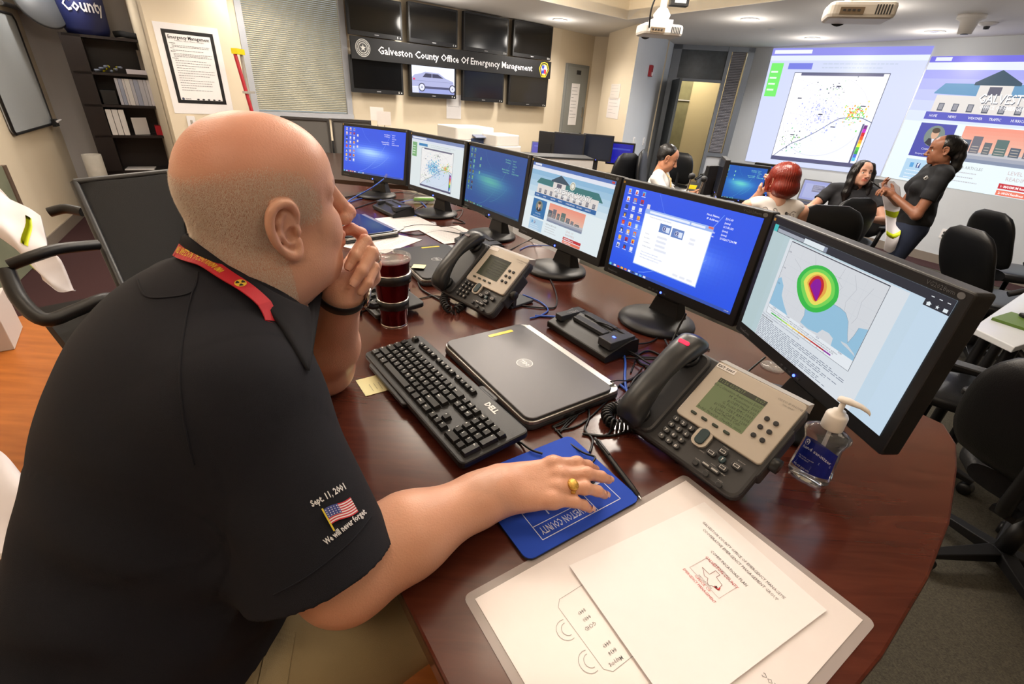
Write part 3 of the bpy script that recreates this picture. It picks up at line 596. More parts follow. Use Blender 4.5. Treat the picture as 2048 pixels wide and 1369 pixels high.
b = B(); b.rect(0, 0, pw, ph, .001, (26, 26, 28)); b.rect(pw*.07, ph*.05, pw*.93, ph*.95, .002, (232, 230, 230)); b.text('Emergency Management', pw/2, ph*.885, ph*.046, .003, (30, 30, 34), align='c', bold=.015, w=pw*.80); b.text('Definition - Vision - Mission - Principles', pw/2, ph*.855, ph*.017, .003, (60, 60, 60), align='c')
for i, (s, n, y) in enumerate([('Definition', 2, .82), ('Vision', 1, .755), ('Mission', 3, .71), ('Principles', 13, .62)]): b.text(s, pw*.1, ph*y, ph*.014, .003, (50, 50, 50), bold=.02); lines_text(b, pw*.14, ph*(y-.025), pw*.76, n, ph*.034 if n > 5 else ph*.018, ph*.006, .003, (90, 90, 96), i)
b.disc(pw*.12, ph*.065, ph*.018, .003, (70, 74, 96)); b.text('FEMA', pw*.17, ph*.055, ph*.022, .003, (60, 60, 70))
for i in range(5): b.disc(pw*(.42+.11*i), ph*.062, ph*.02, .003, (50, 50, 56), n=7, ry=ph*.011)
b.build('print', printed(.35), t)
p = colM(378, 258); t = thing('light_switch', 'white light switch plate on the column below the poster', 'light switch', M=p)
b = B(); b.rbox(0, .07, 0, .115, 0, .008, .006); b.build('plate', PAPER, t, bevel=.002); b = B(); b.box(.025, .045, .035, .08, .008, .012); b.build('rocker', SILVER, t)
# electrical cabinets in the recess
rn = Vector((rcw.y, -rcw.x))
def rcM(px, py, off=.02): q = rn*off; p = WP(px, py, TV0+q, TV0+q+rcw); return frame(p, (rcw.x, rcw.y, 0), (0, 0, 1), (rn.x, rn.y, 0))
for i, (px, py, w, h, lab) in enumerate([(1119, 266, 0, 0, 'grey electrical cabinet with a paper sheet on its door, right of the television wall'), (1186, 262, 0, 0, 'grey electrical cabinet half hidden behind the column edge')]):
    M = rcM(px, py); t = thing('electrical_cabinet', lab, 'electrical cabinet', M=M)
    w = .56 if i == 0 else .36; h = 1.02
    b = B(); b.box(0, w, -.15, h, -.02, .03); b.build('cabinet_body', mat('grey_cabinet', (122, 124, 122), .5), t, bevel=.004)
    b = B(); b.box(.03, w-.03, -.12, h-.04, .03, .036); b.build('cabinet_door', mat('grey_cabinet2', (132, 134, 131), .5), t, bevel=.002)
    b = B(); b.box(w*.85, w*.88, h*.25, h*.4, .036, .05); b.build('latch', STEEL, t)
    if i == 0:
        b = B(); b.rect(w*.42, h*.86, w*.62, h*.92, .0365, (40, 40, 44)); b.build('name_plate', printed(), t)
M = rcM(1135, 250, .06); sheet('paper_notice', 'tall white paper sheet on the grey electrical cabinet door', 'paper', M, .21, .62, 10, 8)
# fire alarm, switches, papers on the column
ca = (DL-C1).normalized(); cn = Vector((ca.y, -ca.x))
if cn.dot(-C1) < 0: cn = -cn
def bwM(px, py, off=.001): q = cn*off; p = WP(px, py, C1+q, DL+q); xx = ca; return frame(p, (xx.x, xx.y, 0), (0, 0, 1), Vector((xx.x, xx.y, 0)).cross(Vector((0, 0, 1))))
t = thing('fire_alarm', 'red fire alarm strobe on the white column beside the doorway', 'fire alarm', M=bwM(1295, 153))
b = B(); b.rbox(0, .11, 0, .15, 0, .04, .01); b.build('alarm_body', mat('red_alarm', (150, 20, 34), .35), t, bevel=.004)
b = B(); b.rbox(.06, .1, .015, .06, .04, .06, .005); b.build('strobe_lens', mat('clear_lens', (225, 225, 235), .15), t, bevel=.003)
for i, (px, lab) in enumerate([(1264, 'left of the two white switches on the column behind the white-shirted man'), (1284, 'right of the two white switches on the column behind the white-shirted man')]):
    t = thing('wall_switch', lab, 'light switch', M=bwM(px, 291))
    b = B(); b.rbox(0, .08, 0, .12, 0, .01, .006); b.build('plate', PAPER, t); b = B(); b.rbox(.02, .06, .03, .11, .01, .03, .006); b.build('dimmer', BLUEW, t)
cc = (C1-CL).normalized(); ccn = Vector((cc.y, -cc.x)); ccn = -ccn if ccn.dot(-C1) < 0 else ccn
def crM(px, py): q = ccn*.002; p = WP(px, py, CL+q, C1+q); return frame(p, (cc.x, cc.y, 0), (0, 0, 1), (ccn.x, ccn.y, 0))
sheet('wall_paper_sheet', 'faint paper sheet on the cream side of the column, upper one', 'paper', crM(1219, 198), .4, .2, 4, 9, col=(214, 206, 198)); sheet('wall_paper_sheet', 'drawing sheet on the cream side of the column, lower one', 'paper', crM(1212, 235), .52, .28, 5, 10, col=(222, 214, 210))
# projected pictures: the projectors' light put into glowing panels on the wall
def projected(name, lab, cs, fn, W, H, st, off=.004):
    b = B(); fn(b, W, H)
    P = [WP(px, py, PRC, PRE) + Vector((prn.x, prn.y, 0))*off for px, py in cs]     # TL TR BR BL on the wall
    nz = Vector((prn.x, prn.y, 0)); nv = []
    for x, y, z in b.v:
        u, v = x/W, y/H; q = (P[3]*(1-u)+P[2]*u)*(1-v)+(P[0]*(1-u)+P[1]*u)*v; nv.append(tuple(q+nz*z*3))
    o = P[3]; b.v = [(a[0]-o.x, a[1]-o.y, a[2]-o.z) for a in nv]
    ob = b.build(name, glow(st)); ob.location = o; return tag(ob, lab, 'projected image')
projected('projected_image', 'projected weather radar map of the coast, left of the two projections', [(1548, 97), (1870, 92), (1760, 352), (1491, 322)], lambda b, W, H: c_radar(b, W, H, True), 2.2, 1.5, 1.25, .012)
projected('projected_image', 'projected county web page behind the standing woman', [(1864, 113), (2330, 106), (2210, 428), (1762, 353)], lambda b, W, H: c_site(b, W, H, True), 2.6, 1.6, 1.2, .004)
prM = lambda px, py, off=.001: frame(WP(px, py, PRC+prn*off, PRE+prn*off), (prdir.x, prdir.y, 0), (0, 0, 1), Vector((prdir.x, prdir.y, 0)).cross(Vector((0, 0, 1))))
t = thing('wall_outlet', 'white double power outlet low on the wall right of the standing woman', 'outlet', M=prM(1877, 475))
b = B(); b.rbox(0, .115, 0, .115, 0, .006, .006); b.build('plate', PAPER, t); b = B()
for x in (.035, .075):
    for y in (.03, .07): b.rbox(x-.012, x+.012, y-.012, y+.016, .006, .008, .004)
b.build('sockets', DGREY, t)
# ceiling fittings
p = ZP(1945, 30, LOWC); t = thing('ceiling_sensor', 'beige cylindrical sensor hanging from the ceiling at the right', 'sensor', (p.x, p.y, LOWC)); b = B(); b.lathe([(.001, -.15), (.055, -.15), (.07, -.05), (.11, -.03), (.11, 0), (.001, 0)], 28); b.build('sensor_body', CEIL, t); b = B(); b.lathe([(.001, -.153), (.03, -.153), (.03, -.15)], 16); b.build('sensor_lens', DGREY, t)
p = ZP(1977, 46, LOWC); t = thing('smoke_detector', 'small round smoke detector beside the beige ceiling sensor', 'smoke detector', (p.x, p.y, LOWC)); b = B(); b.lathe([(.001, -.03), (.03, -.03), (.07, -.018), (.08, 0), (.001, 0)], 24); b.build('detector_base', PAPER, t); b = B(); b.lathe([(.001, -.055), (.024, -.052), (.026, -.03), (.001, -.03)], 16); b.build('detector_tip', DGREY, t)
p = ZP(1543, 58, LOWC); tag(B().lathe([(.001, -.01), (.04, -.008), (.045, 0), (.001, 0)], 18).build('sprinkler_cover', BLUEW, M=Matrix.Translation(p)), 'small flat round cover plate on the ceiling between two downlights', 'ceiling cover')
def projector(lab, p, rz, L, top, cable):
    t = thing('projector', lab, 'projector', (p.x, p.y, p.z), rz)
    w, d, h = L, L*.72, L*.24
    b = B(); b.rbox(-w/2, w/2, -d/2, d/2, -h/2, h/2, .035, bev=.018); b.build('projector_body', mat('white_projector', (216, 212, 206), .4), t)
    b = B(); b.box(-w*.33, w*.02, -d/2-.003, -d/2+.002, -h*.3, h*.12); b.build('connector_panel', mat('tan_panel', (120, 104, 84), .5), t)
    b = B()
    for i in range(6): b.box(w*(.18+.04*i), w*(.20+.04*i), -d/2-.003, -d/2+.002, -h*.28, h*.28)
    for i in range(4): b.box(-w*.29+w*.07*i, -w*.25+w*.07*i, -d/2-.006, -d/2, -h*.12, 0)
    b.build('vents', DGREY, t)
    b = B(); b.lathe([(.001, 0), (.045, 0), (.045, .01), (.001, .01)], 20); ln = b.build('lens', DGREY, t, Matrix.Translation((-w*.2, d/2+.012, 0)) @ Matrix.Rotation(PI/2, 4, 'X'))
    b = B(); b.tube([(0, 0, h/2), (0, 0, top-p.z)], .022, 16); b.box(-.07, .07, -.06, .06, h/2, h/2+.03); b.lathe([(.05, h/2+.03), (.06, h/2+.06), (.03, h/2+.1), (.02, h/2+.1)], 16); b.build('mount_pole', PAPER, t)
    b = B(); b.tube(smoothpath(cable, 8), .006, 8); b.build('projector_cable', CABLE, t)
    return t
pp = YP(1318, 62, 4.0); projector('small white ceiling projector with a looping black cable, hung over the desks', pp, .1, .29, HIGHC-.003, [(-.11, -.11, .0), (-.12, -.13, .12), (-.06, -.12, .28), (.03, -.06, .36), (.07, -.02, .28), (.0, -.04, .2), (-.04, -.06, .3), (.02, -.03, .4), (.0, -.02, .6)])
pp = YP(1716, 26, 2.95); projector('large white ceiling projector at the top right under a black-strapped mount', pp, -.35, .30, HIGHC-.003, [(-.06, -.09, .04), (-.03, -.1, .14), (.04, -.09, .07), (.06, -.08, .14), (.02, -.03, .2), (.0, -.02, .5)])
p = YP(1358, 3, 4.4); t = thing('ceiling_camera', 'small black device with a pale face hanging at the top edge beside the projector pole', 'device', (p.x, p.y, p.z)); b = B(); b.rbox(-.07, .07, -.04, .04, -.03, .03, .01); b.build('housing', BLACK, t); b = B(); b.box(-.04, .045, -.043, -.04, -.015, .02); b.build('face_plate', PAPER, t); b = B(); b.tube([(0, 0, .03), (0, 0, HIGHC-p.z-.002)], .01); b.build('drop_rod', PAPER, t)
# ================================================================ the long desk and what is on it
DZ = 0.745
mah = mat('dark_red_mahogany', (78, 30, 20), 0.2, coat=0.35)
nt = mah.node_tree; bs = nt.nodes['Principled BSDF']
w = nt.nodes.new('ShaderNodeTexNoise'); w.inputs['Scale'].default_value = 5; w.inputs['Detail'].default_value = 8; w.inputs['Distortion'].default_value = 1.2
mp_ = nt.nodes.new('ShaderNodeMapping'); mp_.inputs['Rotation'].default_value = (0, 0, math.radians(52)); mp_.inputs['Scale'].default_value = (1, 9, 1); tc = nt.nodes.new('ShaderNodeTexCoord')
cr = nt.nodes.new('ShaderNodeValToRGB'); cr.color_ramp.elements[0].position = .3; cr.color_ramp.elements[0].color = (*lin((66, 28, 20)), 1); cr.color_ramp.elements[1].position = .8; cr.color_ramp.elements[1].color = (*lin((88, 42, 30)), 1)
nt.links.new(tc.outputs['Object'], mp_.inputs['Vector']); nt.links.new(mp_.outputs['Vector'], w.inputs['Vector']); nt.links.new(w.outputs['Fac'], cr.inputs['Fac']); nt.links.new(cr.outputs['Color'], bs.inputs['Base Color'])
bs.inputs['Coat Roughness'].default_value = .12
desk = thing('desk', 'long glossy dark red wooden desk with a rounded end carrying the row of monitors', 'desk', (0, 0, 0))
inner = [(0.02, 0.16), (-.047, .274), (-.114, .364), (-.186, .463), (-.35, .674), (-.85, 1.33), (-1.02, 1.62), (-1.2, 2.1)]
outer = [(-1.35, 3.1), (-1.3, 3.15), (-.75, 3.08), (-.25, 2.62), (.0, 2.17), (.93, .945), (.985, .862), (.955, .79), (.894, .713), (.764, .57), (.642, .458), (.494, .34), (.34, .235), (.18, .17)]
def rin(P, k):   # same outline drawn in by k
    c = Vector((sum(p[0] for p in P)/len(P), sum(p[1] for p in P)/len(P))); return [tuple(Vector(p)+(c-Vector(p)).normalized()*k) for p in P]
O = inner+outer
b = B(); b.prism(O, DZ-.034, DZ); b.build('desk_top', mah, desk, bevel=.004)
b = B(); b.prism([(-.9, 1.45), (-.75, 1.62), (.0, .55), (-.1, .48)][::-1], .04, DZ-.034); 
b = B(); b.prism([(.06, .60), (.12, .65), (-.62, 1.62), (-.68, 1.57)], 0, DZ-.034); b.build('modesty_panel', mah, desk)
b = B(); b.prism([(.45, .55), (.50, .50), (.80, .78), (.76, .84)], FLC+.004, DZ-.034); b.prism([(.70, .95), (.76, 1.0), (-.1, 2.15), (-.16, 2.1)], FLC+.004, DZ-.034); b.build('desk_pedestal', mah, desk)
# monitors
MON = [(.608, .855, -1.445, .017, c_storm, 1.0, 'widescreen monitor nearest the camera, showing a storm probability map with green, yellow and purple rings'),
       (.438, 1.297, -.935, .075, lambda b, W, H: c_desktop(b, W, H, 3, 8, 1.0, True), 1.15, 'monitor with a blue desktop and a white settings window, second from the right'),
       (.150, 1.712, -.942, .148, c_site, 1.0, 'monitor showing the Galveston County web page with a red button'),
       (-.135, 2.130, -.915, .112, lambda b, W, H: c_desktop(b, W, H, 2, 8, .66, teal=True), 1.0, 'monitor with a dim blue desktop between the radar map and the web page'),
       (-.456, 2.477, -.779, .109, c_radar, 1.0, 'monitor showing a blue weather radar map on a pale page'),
       (-.876, 2.827, -.417, .177, lambda b, W, H: c_desktop(b, W, H, 3, 8, 1.0), 1.1, 'monitor with a bright blue desktop beside the bald man\'s forehead')]
LED = mat('blue_led', (40, 60, 255), .4, emit=((50, 70, 255), 12))
def monitor(x, y, yaw, tilt, fn, st, lab):
    W, H = .479, .296
    t = thing('computer_monitor', lab, 'monitor', (x, y, DZ), yaw)
    # local: x right, y away from the viewer
    PM = Matrix.Translation((0, 0, .240)) @ Matrix.Rotation(-tilt, 4, 'X') @ frame((0, 0, 0), (1, 0, 0), (0, 0, 1), (0, -1, 0))
    b = B(); b.rbox(-W/2, W/2, -H/2, H/2, -.034, 0, .006, bev=.003); b.rbox(-W*.40, W*.40, -H*.36, H*.38, -.062, -.034, .03, bev=.008); cs = b.build('casing', BLACK, t, PM)
    sw, sh = .443, .249; b = B(); b.T = Matrix.Translation((-sw/2, H/2-.018-sh, .0012)); fn(b, sw, sh); b.build('screen', glow(st), t, PM)
    b = B(); b.text('ViewSonic', -W/2+.02, -H/2+.010, .007, .0008, (120, 122, 126)); b.text('VG2028wm', W/2-.075, H/2-.013, .007, .0008, (88, 90, 94)); b.disc(W/2-.018, H/2-.010, .006, .0008, (100, 102, 106), ry=.005); b.rect(-W/2+.006, H/2-.013, -W/2+.013, H/2-.007, .0008, (190, 150, 60)); b.build('brand_marks', printed(), t, PM)
    b = B()
    for k in (-3, -2, -1, 1): b.rbox(k*.014-.004, k*.014+.004, -H/2+.007, -H/2+.011, 0, .0018, .001)
    b.build('control_buttons', DGREY, t, PM)
    b = B(); b.lathe([(.0001, .002), (.0028, .0016), (.0034, 0)], 12); b.build('power_light', LED, t, PM @ Matrix.Translation((0, -H/2+.009, 0)))
    b = B(); b.box(-.042, .042, .030, .062, .02, .24); b.loft([[(-.055, .02, .02), (.055, .02, .02), (.055, .07, .02), (-.055, .07, .02)], [(-.042, .028, .07), (.042, .028, .07), (.042, .062, .07), (-.042, .062, .07)]]); b.build('stand_neck', BLACK, t, bevel=.003)
    b = B(); b.lathe([(.001, .0), (.112, .0), (.116, .006), (.112, .014), (.085, .020), (.05, .026), (.001, .028)], 48, c=(0, .0)); b.build('stand_base', DGREY if False else BLACK, t)
    return t
for m_ in MON: monitor(*m_)
# laptops
LIDM = mat('dark_brushed_lid', (74, 72, 74), .38, .55, noise=.08, nscale=900, bump=.08, bscale=1500)
ALU = mat('aluminium_trim', (176, 174, 170), .3, .8)
def closed_laptop(lab, o, xa, ya, W, D, lid=LIDM, yellow=True, h=.031, logo=True):
    X = Vector((*xa, 0)).normalized(); Yv = Vector((*ya, 0)); Yv = (Yv-X*Yv.dot(X)).normalized()
    t = thing('laptop', lab, 'laptop', M=frame((o[0], o[1], DZ), X, Yv, (0, 0, 1)))
    b = B(); b.rbox(0, W, 0, D, .003, .016, .022, bev=.004); b.build('base', mat('laptop_underside', (52, 52, 55), .5), t)
    b = B(); b.rbox(0, W, 0, D, .016, h-.006, .024, bev=.002); b.build('metal_rim', ALU, t)
    b = B(); b.rbox(.004, W-.004, .004, D-.022, h-.007, h, .02, bev=.0025); b.build('lid', lid, t)
    b = B(); b.rbox(.02, W-.02, D-.024, D-.004, h-.009, h-.001, .004, bev=.002); b.build('hinge_strip', ALU, t)
    b = B()
    if yellow: b.T = Matrix.Translation((W*.07, D*.45, 0)) @ Matrix.Rotation(PI/2, 4, 'Z'); b.rbox(0, .075, -.012, 0, h, h+.0006, .004); b.build('yellow_sticker', mat('yellow_label', (236, 200, 40), .4), t)
    if logo:
        b = B(); b.disc(W/2, D*.47, .020, h+.0004, (170, 170, 170), 40); b.disc(W/2, D*.47, .0178, h+.0007, (66, 64, 66), 40); b.text('DELL', W/2, D*.47+.0045, .0095, h+.001, (190, 190, 190), ang=PI, align='c', bold=.03); b.build('round_logo', printed(.3), t)
    b = B()
    for k in range(3): b.box(W-.001, W+.001, D*.35+.03*k, D*.35+.018+.03*k, .007, .013)
    b.build('side_ports', BLACK, t)
    b = B(); b.box(W/2-.022, W/2+.022, -.0015, .002, .015, .020); b.build('lid_latch', BLACK, t)
    return t
closed_laptop('closed dark grey laptop with a round logo and yellow sticker, beside the large phone', (-.176, 1.022), (.222, -.308), (.204, .189), .375, .262)
l2 = closed_laptop('closed black laptop with a cream sticky note, behind the tumbler and phone', (-.500, 1.745), (.208, -.337), (.188, .201), .36, .255, lid=mat('black_lid', (44, 44, 46), .42, .3))
closed_laptop('closed laptop with glossy blue-black lid and silver edge, by the man\'s nose', (-.965, 2.10), (.264, -.282), (.2, .2), .36, .26, lid=mat('glossy_blue_black', (20, 22, 34), .12, .2), yellow=False, logo=False)
t = thing('sticky_note', 'cream sticky note on the lid of the black laptop behind the tumbler', 'sticky note', M=l2.matrix_world @ RZ(-.5, (.21, .02, .0318)))
b = B(); b.loft([[(0, y, .0003), (.018, y, .0004), (.037, y, .002), (.055, y, .006), (.055, y, .0064), (.037, y, .0024), (.018, y, .0008), (0, y, .0007)] for y in (0, .045)]); b.build('note_sheet', mat('cream_note', (236, 230, 178), .7), t)
t = thing('sticky_note', 'cream sticky note poking out from under the keyboard', 'sticky note', M=RZ(-.95, (-.345, .862, DZ+.0006)))
b = B(); b.box(0, .07, 0, .05, 0, .0008); b.build('note_sheet', mat('cream_note', (236, 230, 178), .7), t); b = B(); lines_text(b, .03, .04, .03, 3, .01, .0012, .0011, (150, 150, 120), 2); b.build('handwriting', printed(), t)
# docks
def dock(lab, M, light=True):
    t = thing('docking_station', lab, 'docking station', M=M)
    b = B(); b.loft([[(x, 0, .003), (x, 0, .02), (x, .03, .03), (x, .09, .045), (x, .12, .044), (x, .125, .003)] for x in (0, .235)]); b.build('dock_body', BLACK, t, bevel=.004)
    b = B(); b.box(.05, .17, .05, .075, .036, .047); b.box(.055, .165, .088, .112, .043, .050); b.box(.008, .035, .02, .112, .03, .047); b.box(.182, .228, .02, .112, .03, .052); b.build('connector_bar', DGREY, t, bevel=.002)
    b = B(); b.text('DELL', .022, .07, .012, .0476, (120, 120, 124), ang=-PI/2, align='c', bold=.03); b.build('mark', printed(), t)
    if light: b = B(); b.box(.202, .210, .05, .056, .0522, .053); b.build('dock_light', LED, t)
    return t
dM = frame((.098, 1.205, DZ), Vector((.60, -.80, 0)).normalized(), Vector((.80, .60, 0)).normalized(), (0, 0, 1))
dock('black docking station with a blue light behind the near laptop', dM)
dock('black docking station behind the far glossy laptop', frame((-.80, 2.50, DZ), Vector((.66, -.75, 0)).normalized(), Vector((.75, .66, 0)).normalized(), (0, 0, 1)))
dock('black docking station behind the laptop with the sticky note', frame((-.285, 1.985, DZ), Vector((.52, -.85, 0)).normalized(), Vector((.85, .52, 0)).normalized(), (0, 0, 1)), False)
# keyboards
KEYM = mat('black_key', (26, 26, 27), .35)
def keyboard(lab, M, W=.45, D=.150):
    t = thing('keyboard', lab, 'keyboard', M=M @ Matrix.Rotation(math.radians(4), 4, 'X'))
    b = B(); R = []
    b.rbox(0, W, 0, D, .004, .019, .012, bev=.004); b.rbox(W*.10, W*.52, -.008, .02, .004, .014, .008, bev=.003); b.rbox(W*.6, W*.74, D-.005, D+.012, .004, .016, .01, bev=.003); b.build('keyboard_case', BLACK, t)
    b = B(); b.box(.008, W*.655, .012, D-.052, .019, .0195); b.build('key_well', mat('key_well', (10, 10, 10), .6), t)
    b = B(); b.text('DELL', W*.74, D-.026, .012, .0196, (215, 215, 215), bold=.05); b.build('brand_mark', printed(), t)
    for x in (.03, W-.05): b = B(); b.rbox(x, x+.02, D-.02, D-.008, -.0068, .006, .003); b.build('foot', BLACK, t)
    u = .0187; rows = []
    x0 = .010
    y = lambda r: .012+u*r
    L = []      # (x, y, w, h, text)
    def row(r, items, x=x0):
        for it in items:
            s, wk = it if isinstance(it, tuple) else (it, 1)
            L.append((x, y(r), wk*u, u, s)); x += wk*u
    row(0, [('Ctrl', 1.25), ('', 1.25), ('Alt', 1.25), (' ', 6.0), ('Alt', 1.25), ('', 1.25), ('Menu', 1.25), ('Ctrl', 1.25)])
    row(1, [('Shift', 2.25)]+list('ZXCVBNM,./')+[('Shift', 2.5)])
    row(2, [('Caps', 1.75)]+list("ASDFGHJKL;'")+[('Enter', 2.0)])
    row(3, [('Tab', 1.5)]+list('QWERTYUIOP[]')+[('\\', 1.25)])
    row(4, list('`1234567890-=')+[('Back', 1.75)])
    yf = y(5)+.012
    L.append((x0, yf, u, u*.9, 'Esc'))
    for k in range(12): L.append((x0+u*(2+k+.45*(k//4)), yf, u, u*.85, 'F%d' % (k+1)))
    xn = x0+u*15.0
    for i, s in enumerate(['Ins', 'Hom', 'PgU']): L.append((xn+u*i, y(4), u, u, s))
    for i, s in enumerate(['Del', 'End', 'PgD']): L.append((xn+u*i, y(3), u, u, s))
    for i, s in enumerate(['<', 'v', '>']): L.append((xn+u*i, y(0), u, u, s))
    L.append((xn+u, y(1), u, u, '^'))
    xq = xn+u*3.35
    for i, s in enumerate(['Num', '/', '*', '-']): L.append((xq+u*i, y(4), u, u, s))
    for r, ss in ((3, '789'), (2, '456'), (1, '123')):
        for i, s in enumerate(ss): L.append((xq+u*i, y(r), u, u, s))
    L += [(xq+3*u, y(2), u, 2*u, '+'), (xq+3*u, y(0), u, 2*u, 'Ent'), (xq, y(0), 2*u, u, '0'), (xq+2*u, y(0), u, u, '.')]
    sc = (W-.02)/(xq+4*u-x0)
    for x, yy, w, h, s in L:
        x = .010+(x-x0)*sc; w *= sc
        b = B(); e, q = .0012, .0042
        X0, X1, Y0, Y1 = x+e, x+w-e, yy+e, yy+h-e
        b.col = (.05, .05, .05)
        b.loft([[(X0, Y0, .0185), (X1, Y0, .0185), (X1, Y1, .0185), (X0, Y1, .0185)], [(X0+q*.6, Y0+q*.6, .0265), (X1-q*.6, Y0+q*.6, .0265), (X1-q*.6, Y1-q*.4, .0275), (X0+q*.6, Y1-q*.4, .0275)]])
        if s.strip(): b.m = 1; b.text(s, X0+q*.75, Y1-.0088, .0046 if len(s) < 3 else .003, .0279, (225, 225, 225), bold=.03, sx=.9)
        b.build('key', [KEYM, printed()], t)
    return t
kx = Vector((.6225, -.7826, 0)); ky = Vector((.7826, .6225, 0))
keyboard('black keyboard in front of the closed laptop with the round logo', frame((-.350, .945, DZ+.0075), kx, ky, (0, 0, 1)))
keyboard('black keyboard half hidden behind the man\'s wrist and the tumbler', frame((-.66, 1.50, DZ+.0075), Vector((.62, -.78, 0)).normalized(), Vector((.78, .62, 0)).normalized(), (0, 0, 1)))
# phones
PH = mat('phone_dark_grey', (56, 57, 60), .42); PHS = mat('phone_silver', (178, 170, 160), .34, .25); HS = mat('handset_charcoal', (38, 40, 43), .34)
def desk_phone(lab, br, az, slope, lit, red, ext):
    a = math.radians(az); s = math.radians(slope)
    X = Vector((math.sin(a), -math.cos(a), 0)); Yh = Vector((math.cos(a), math.sin(a), 0)); Yv = Yh*math.cos(s)+Vector((0, 0, 1))*math.sin(s); Zv = X.cross(Yv)
    W, H = .262, .212
    o = Vector(br)-X*W
    t = thing('desk_phone', lab, 'telephone', (o.x, o.y, DZ), math.atan2(X.y, X.x))
    FM = t.matrix_basis.inverted() @ frame(o, X, Yv, Zv)
    b = B(); b.rbox(.008, W, 0, H, -.030, -.004, .02, bev=.006); b.build('phone_body', PH, t, FM)
    # handset cradle, handset
    b = B(); b.rbox(0, .078, .004, H-.004, -.035, .004, .02, bev=.006); b.build('cradle', PH, t, FM)
    R = []; n = 22
    for i in range(n+1):
        v = i/n; yy = -.004+v*(H+.012); arch = .024+.030*math.sin(PI*v)**.8
        wd = .0255+.006*abs(math.cos(PI*v))**2; 
        if i in (0, n): wd *= .72
        thk = .011+.012*abs(math.cos(PI*v))**1.5; 
        if i in (0, n): thk *= .6
        R.append([(.036+wd*math.cos(q)*(1 if abs(math.cos(q)) > .0 else 1), yy, arch+thk*math.sin(q)*(1.0 if math.sin(q) > 0 else 1.3)) for q in [2*PI*k/20 for k in range(20)]])
    b = B(); b.loft(R, smooth=True)
    h = b.build('handset', HS, t, FM, sub=1)
    for cy_0 in (.03, H-.03): b = B(); b.lathe([(.001, .012), (.018, .012), (.022, .02), (.022, .004), (.001, .004)], 24, c=(.036, cy_0)); b.build('ear_cup', HS, t, FM)
    b = B(); b.rbox(.024, .048, H-.034, H-.025, .054, .0632, .004, bev=.001); b.build('message_light', mat('red_message_light', (230, 40, 70), .3, emit=((240, 40, 80), 1.2)) if red else mat('unlit_lens', (70, 44, 48), .3), t, FM)
    # silver face plate
    b = B(); b.rbox(.088, W-.004, .072, H-.004, -.004, .004, .008, bev=.002); b.loft([[(.088, H-.004, .004), (W-.004, H-.004, .004), (W-.004, H+.012, -.016), (.088, H+.012, -.016)], [(.088, H-.012, -.004), (W-.004, H-.012, -.004), (W-.004, H-.002, -.03), (.088, H-.002, -.03)]]); b.build('face_plate', PHS, t, FM)
    b = B(); b.rbox(.142, .172, .040, .078, -.003, .0035, .012); b.build('arrow_surround', PHS, t, FM); b = B(); b.rbox(.148, .166, .044, .076, .0035, .007, .008, bev=.0015); b.build('arrow_button', mat('teal_button', (34, 56, 62), .3), t, FM)
    b = B(); x0, x1, y0, y1 = .112, .205, .102, .178
    b.rect(x0, y0, x1, y1, .0044, (128, 138, 84) if lit else (40, 48, 34)); dk = (52, 54, 34) if lit else (28, 34, 26)
    b.rect(x0, y1-.010, x1, y1, .0047, dk)
    if lit:
        b.text('11:56 05/24/17', x0+.003, y1-.008, .006, .0050, (140, 150, 92)); b.text('5007', x1-.003, y1-.008, .006, .0050, (140, 150, 92), align='r')
        for i, (s_, n_) in enumerate([('EOC-Situation Awareness', '5007'), ('M. Kennemey', '5001'), ('gcOEM Main', '>5002'), ('G. Foskit EMC', '5003'), ('gcOEM CERT RM', '5005'), ('Lobby Call Box', '1200')]):
            b.text(s_, x1-.018, y1-.019-.0083*i, .0055, .0050, dk, align='r', sx=.92); b.text(n_, x1-.002, y1-.019-.0083*i, .0055, .0050, dk, align='r', sx=.92)
        b.text('36 New Missed Calls', x0+.022, y0+.010, .005, .0050, dk); b.text('Redial  NewCall  CFwdALL  more', x0+.003, y0+.002, .005, .0050, dk, w=x1-x0-.006)
    else:
        for i in range(6): b.rect(x0+.03, y1-.018-.0085*i, x1-.005, y1-.015-.0085*i, .0048, (34, 41, 30))
    b.build('display', glow(.55) if lit else printed(.25), t, FM)
    def btn(name, x, y, w, h, m=BLACK, txt=None, rr=None, th=.0035, z=.0):
        b = B(); b.rbox(x-w/2, x+w/2, y-h/2, y+h/2, z-.002, z+th, rr or min(w, h)*.45, bev=.001)
        if txt: b.m = 1; b.text(txt, x, y-h*.22, h*.5, z+th+.0004, (215, 215, 215), align='c', bold=.03)
        return b.build(name, [m, printed()], t, FM)
    KB = mat('phone_key', (40, 41, 44), .3)
    for i in range(4): btn('soft_key', .117+.0225*i, .090, .012, .0052, mat('green_grey_key', (48, 58, 50), .3), z=.004)
    for c in range(2):
        for r in range(3): btn('line_button', .221+.016*c, .150-.019*r, .0088, .0088, KB, z=.004)
    for i, s_ in enumerate(['1', '2', '3', '4', '5', '6', '7', '8', '9', '*', '0', '#']):
        btn('number_key', .098+.0165*(i % 3), .062-.0145*(i//3), .0135, .0105, KB, s_, .005)
    for x, y, s_ in ((.200, .058, 'M'), (.186, .045, 'W'), (.231, .050, 'B'), (.216, .034, 'S')): btn('function_button', x, y, .018, .011, KB, None, .005)
    btn('help_button', .207, .0455, .012, .012, mat('teal_button', (34, 56, 62), .3), '?')
    btn('volume_bar', .201, .022, .034, .008, KB); b = B(); b.rect(.186, .0205, .198, .0235, .0042, (170, 170, 170)); b.rect(.203, .0205, .215, .0235, .0042, (170, 170, 170))
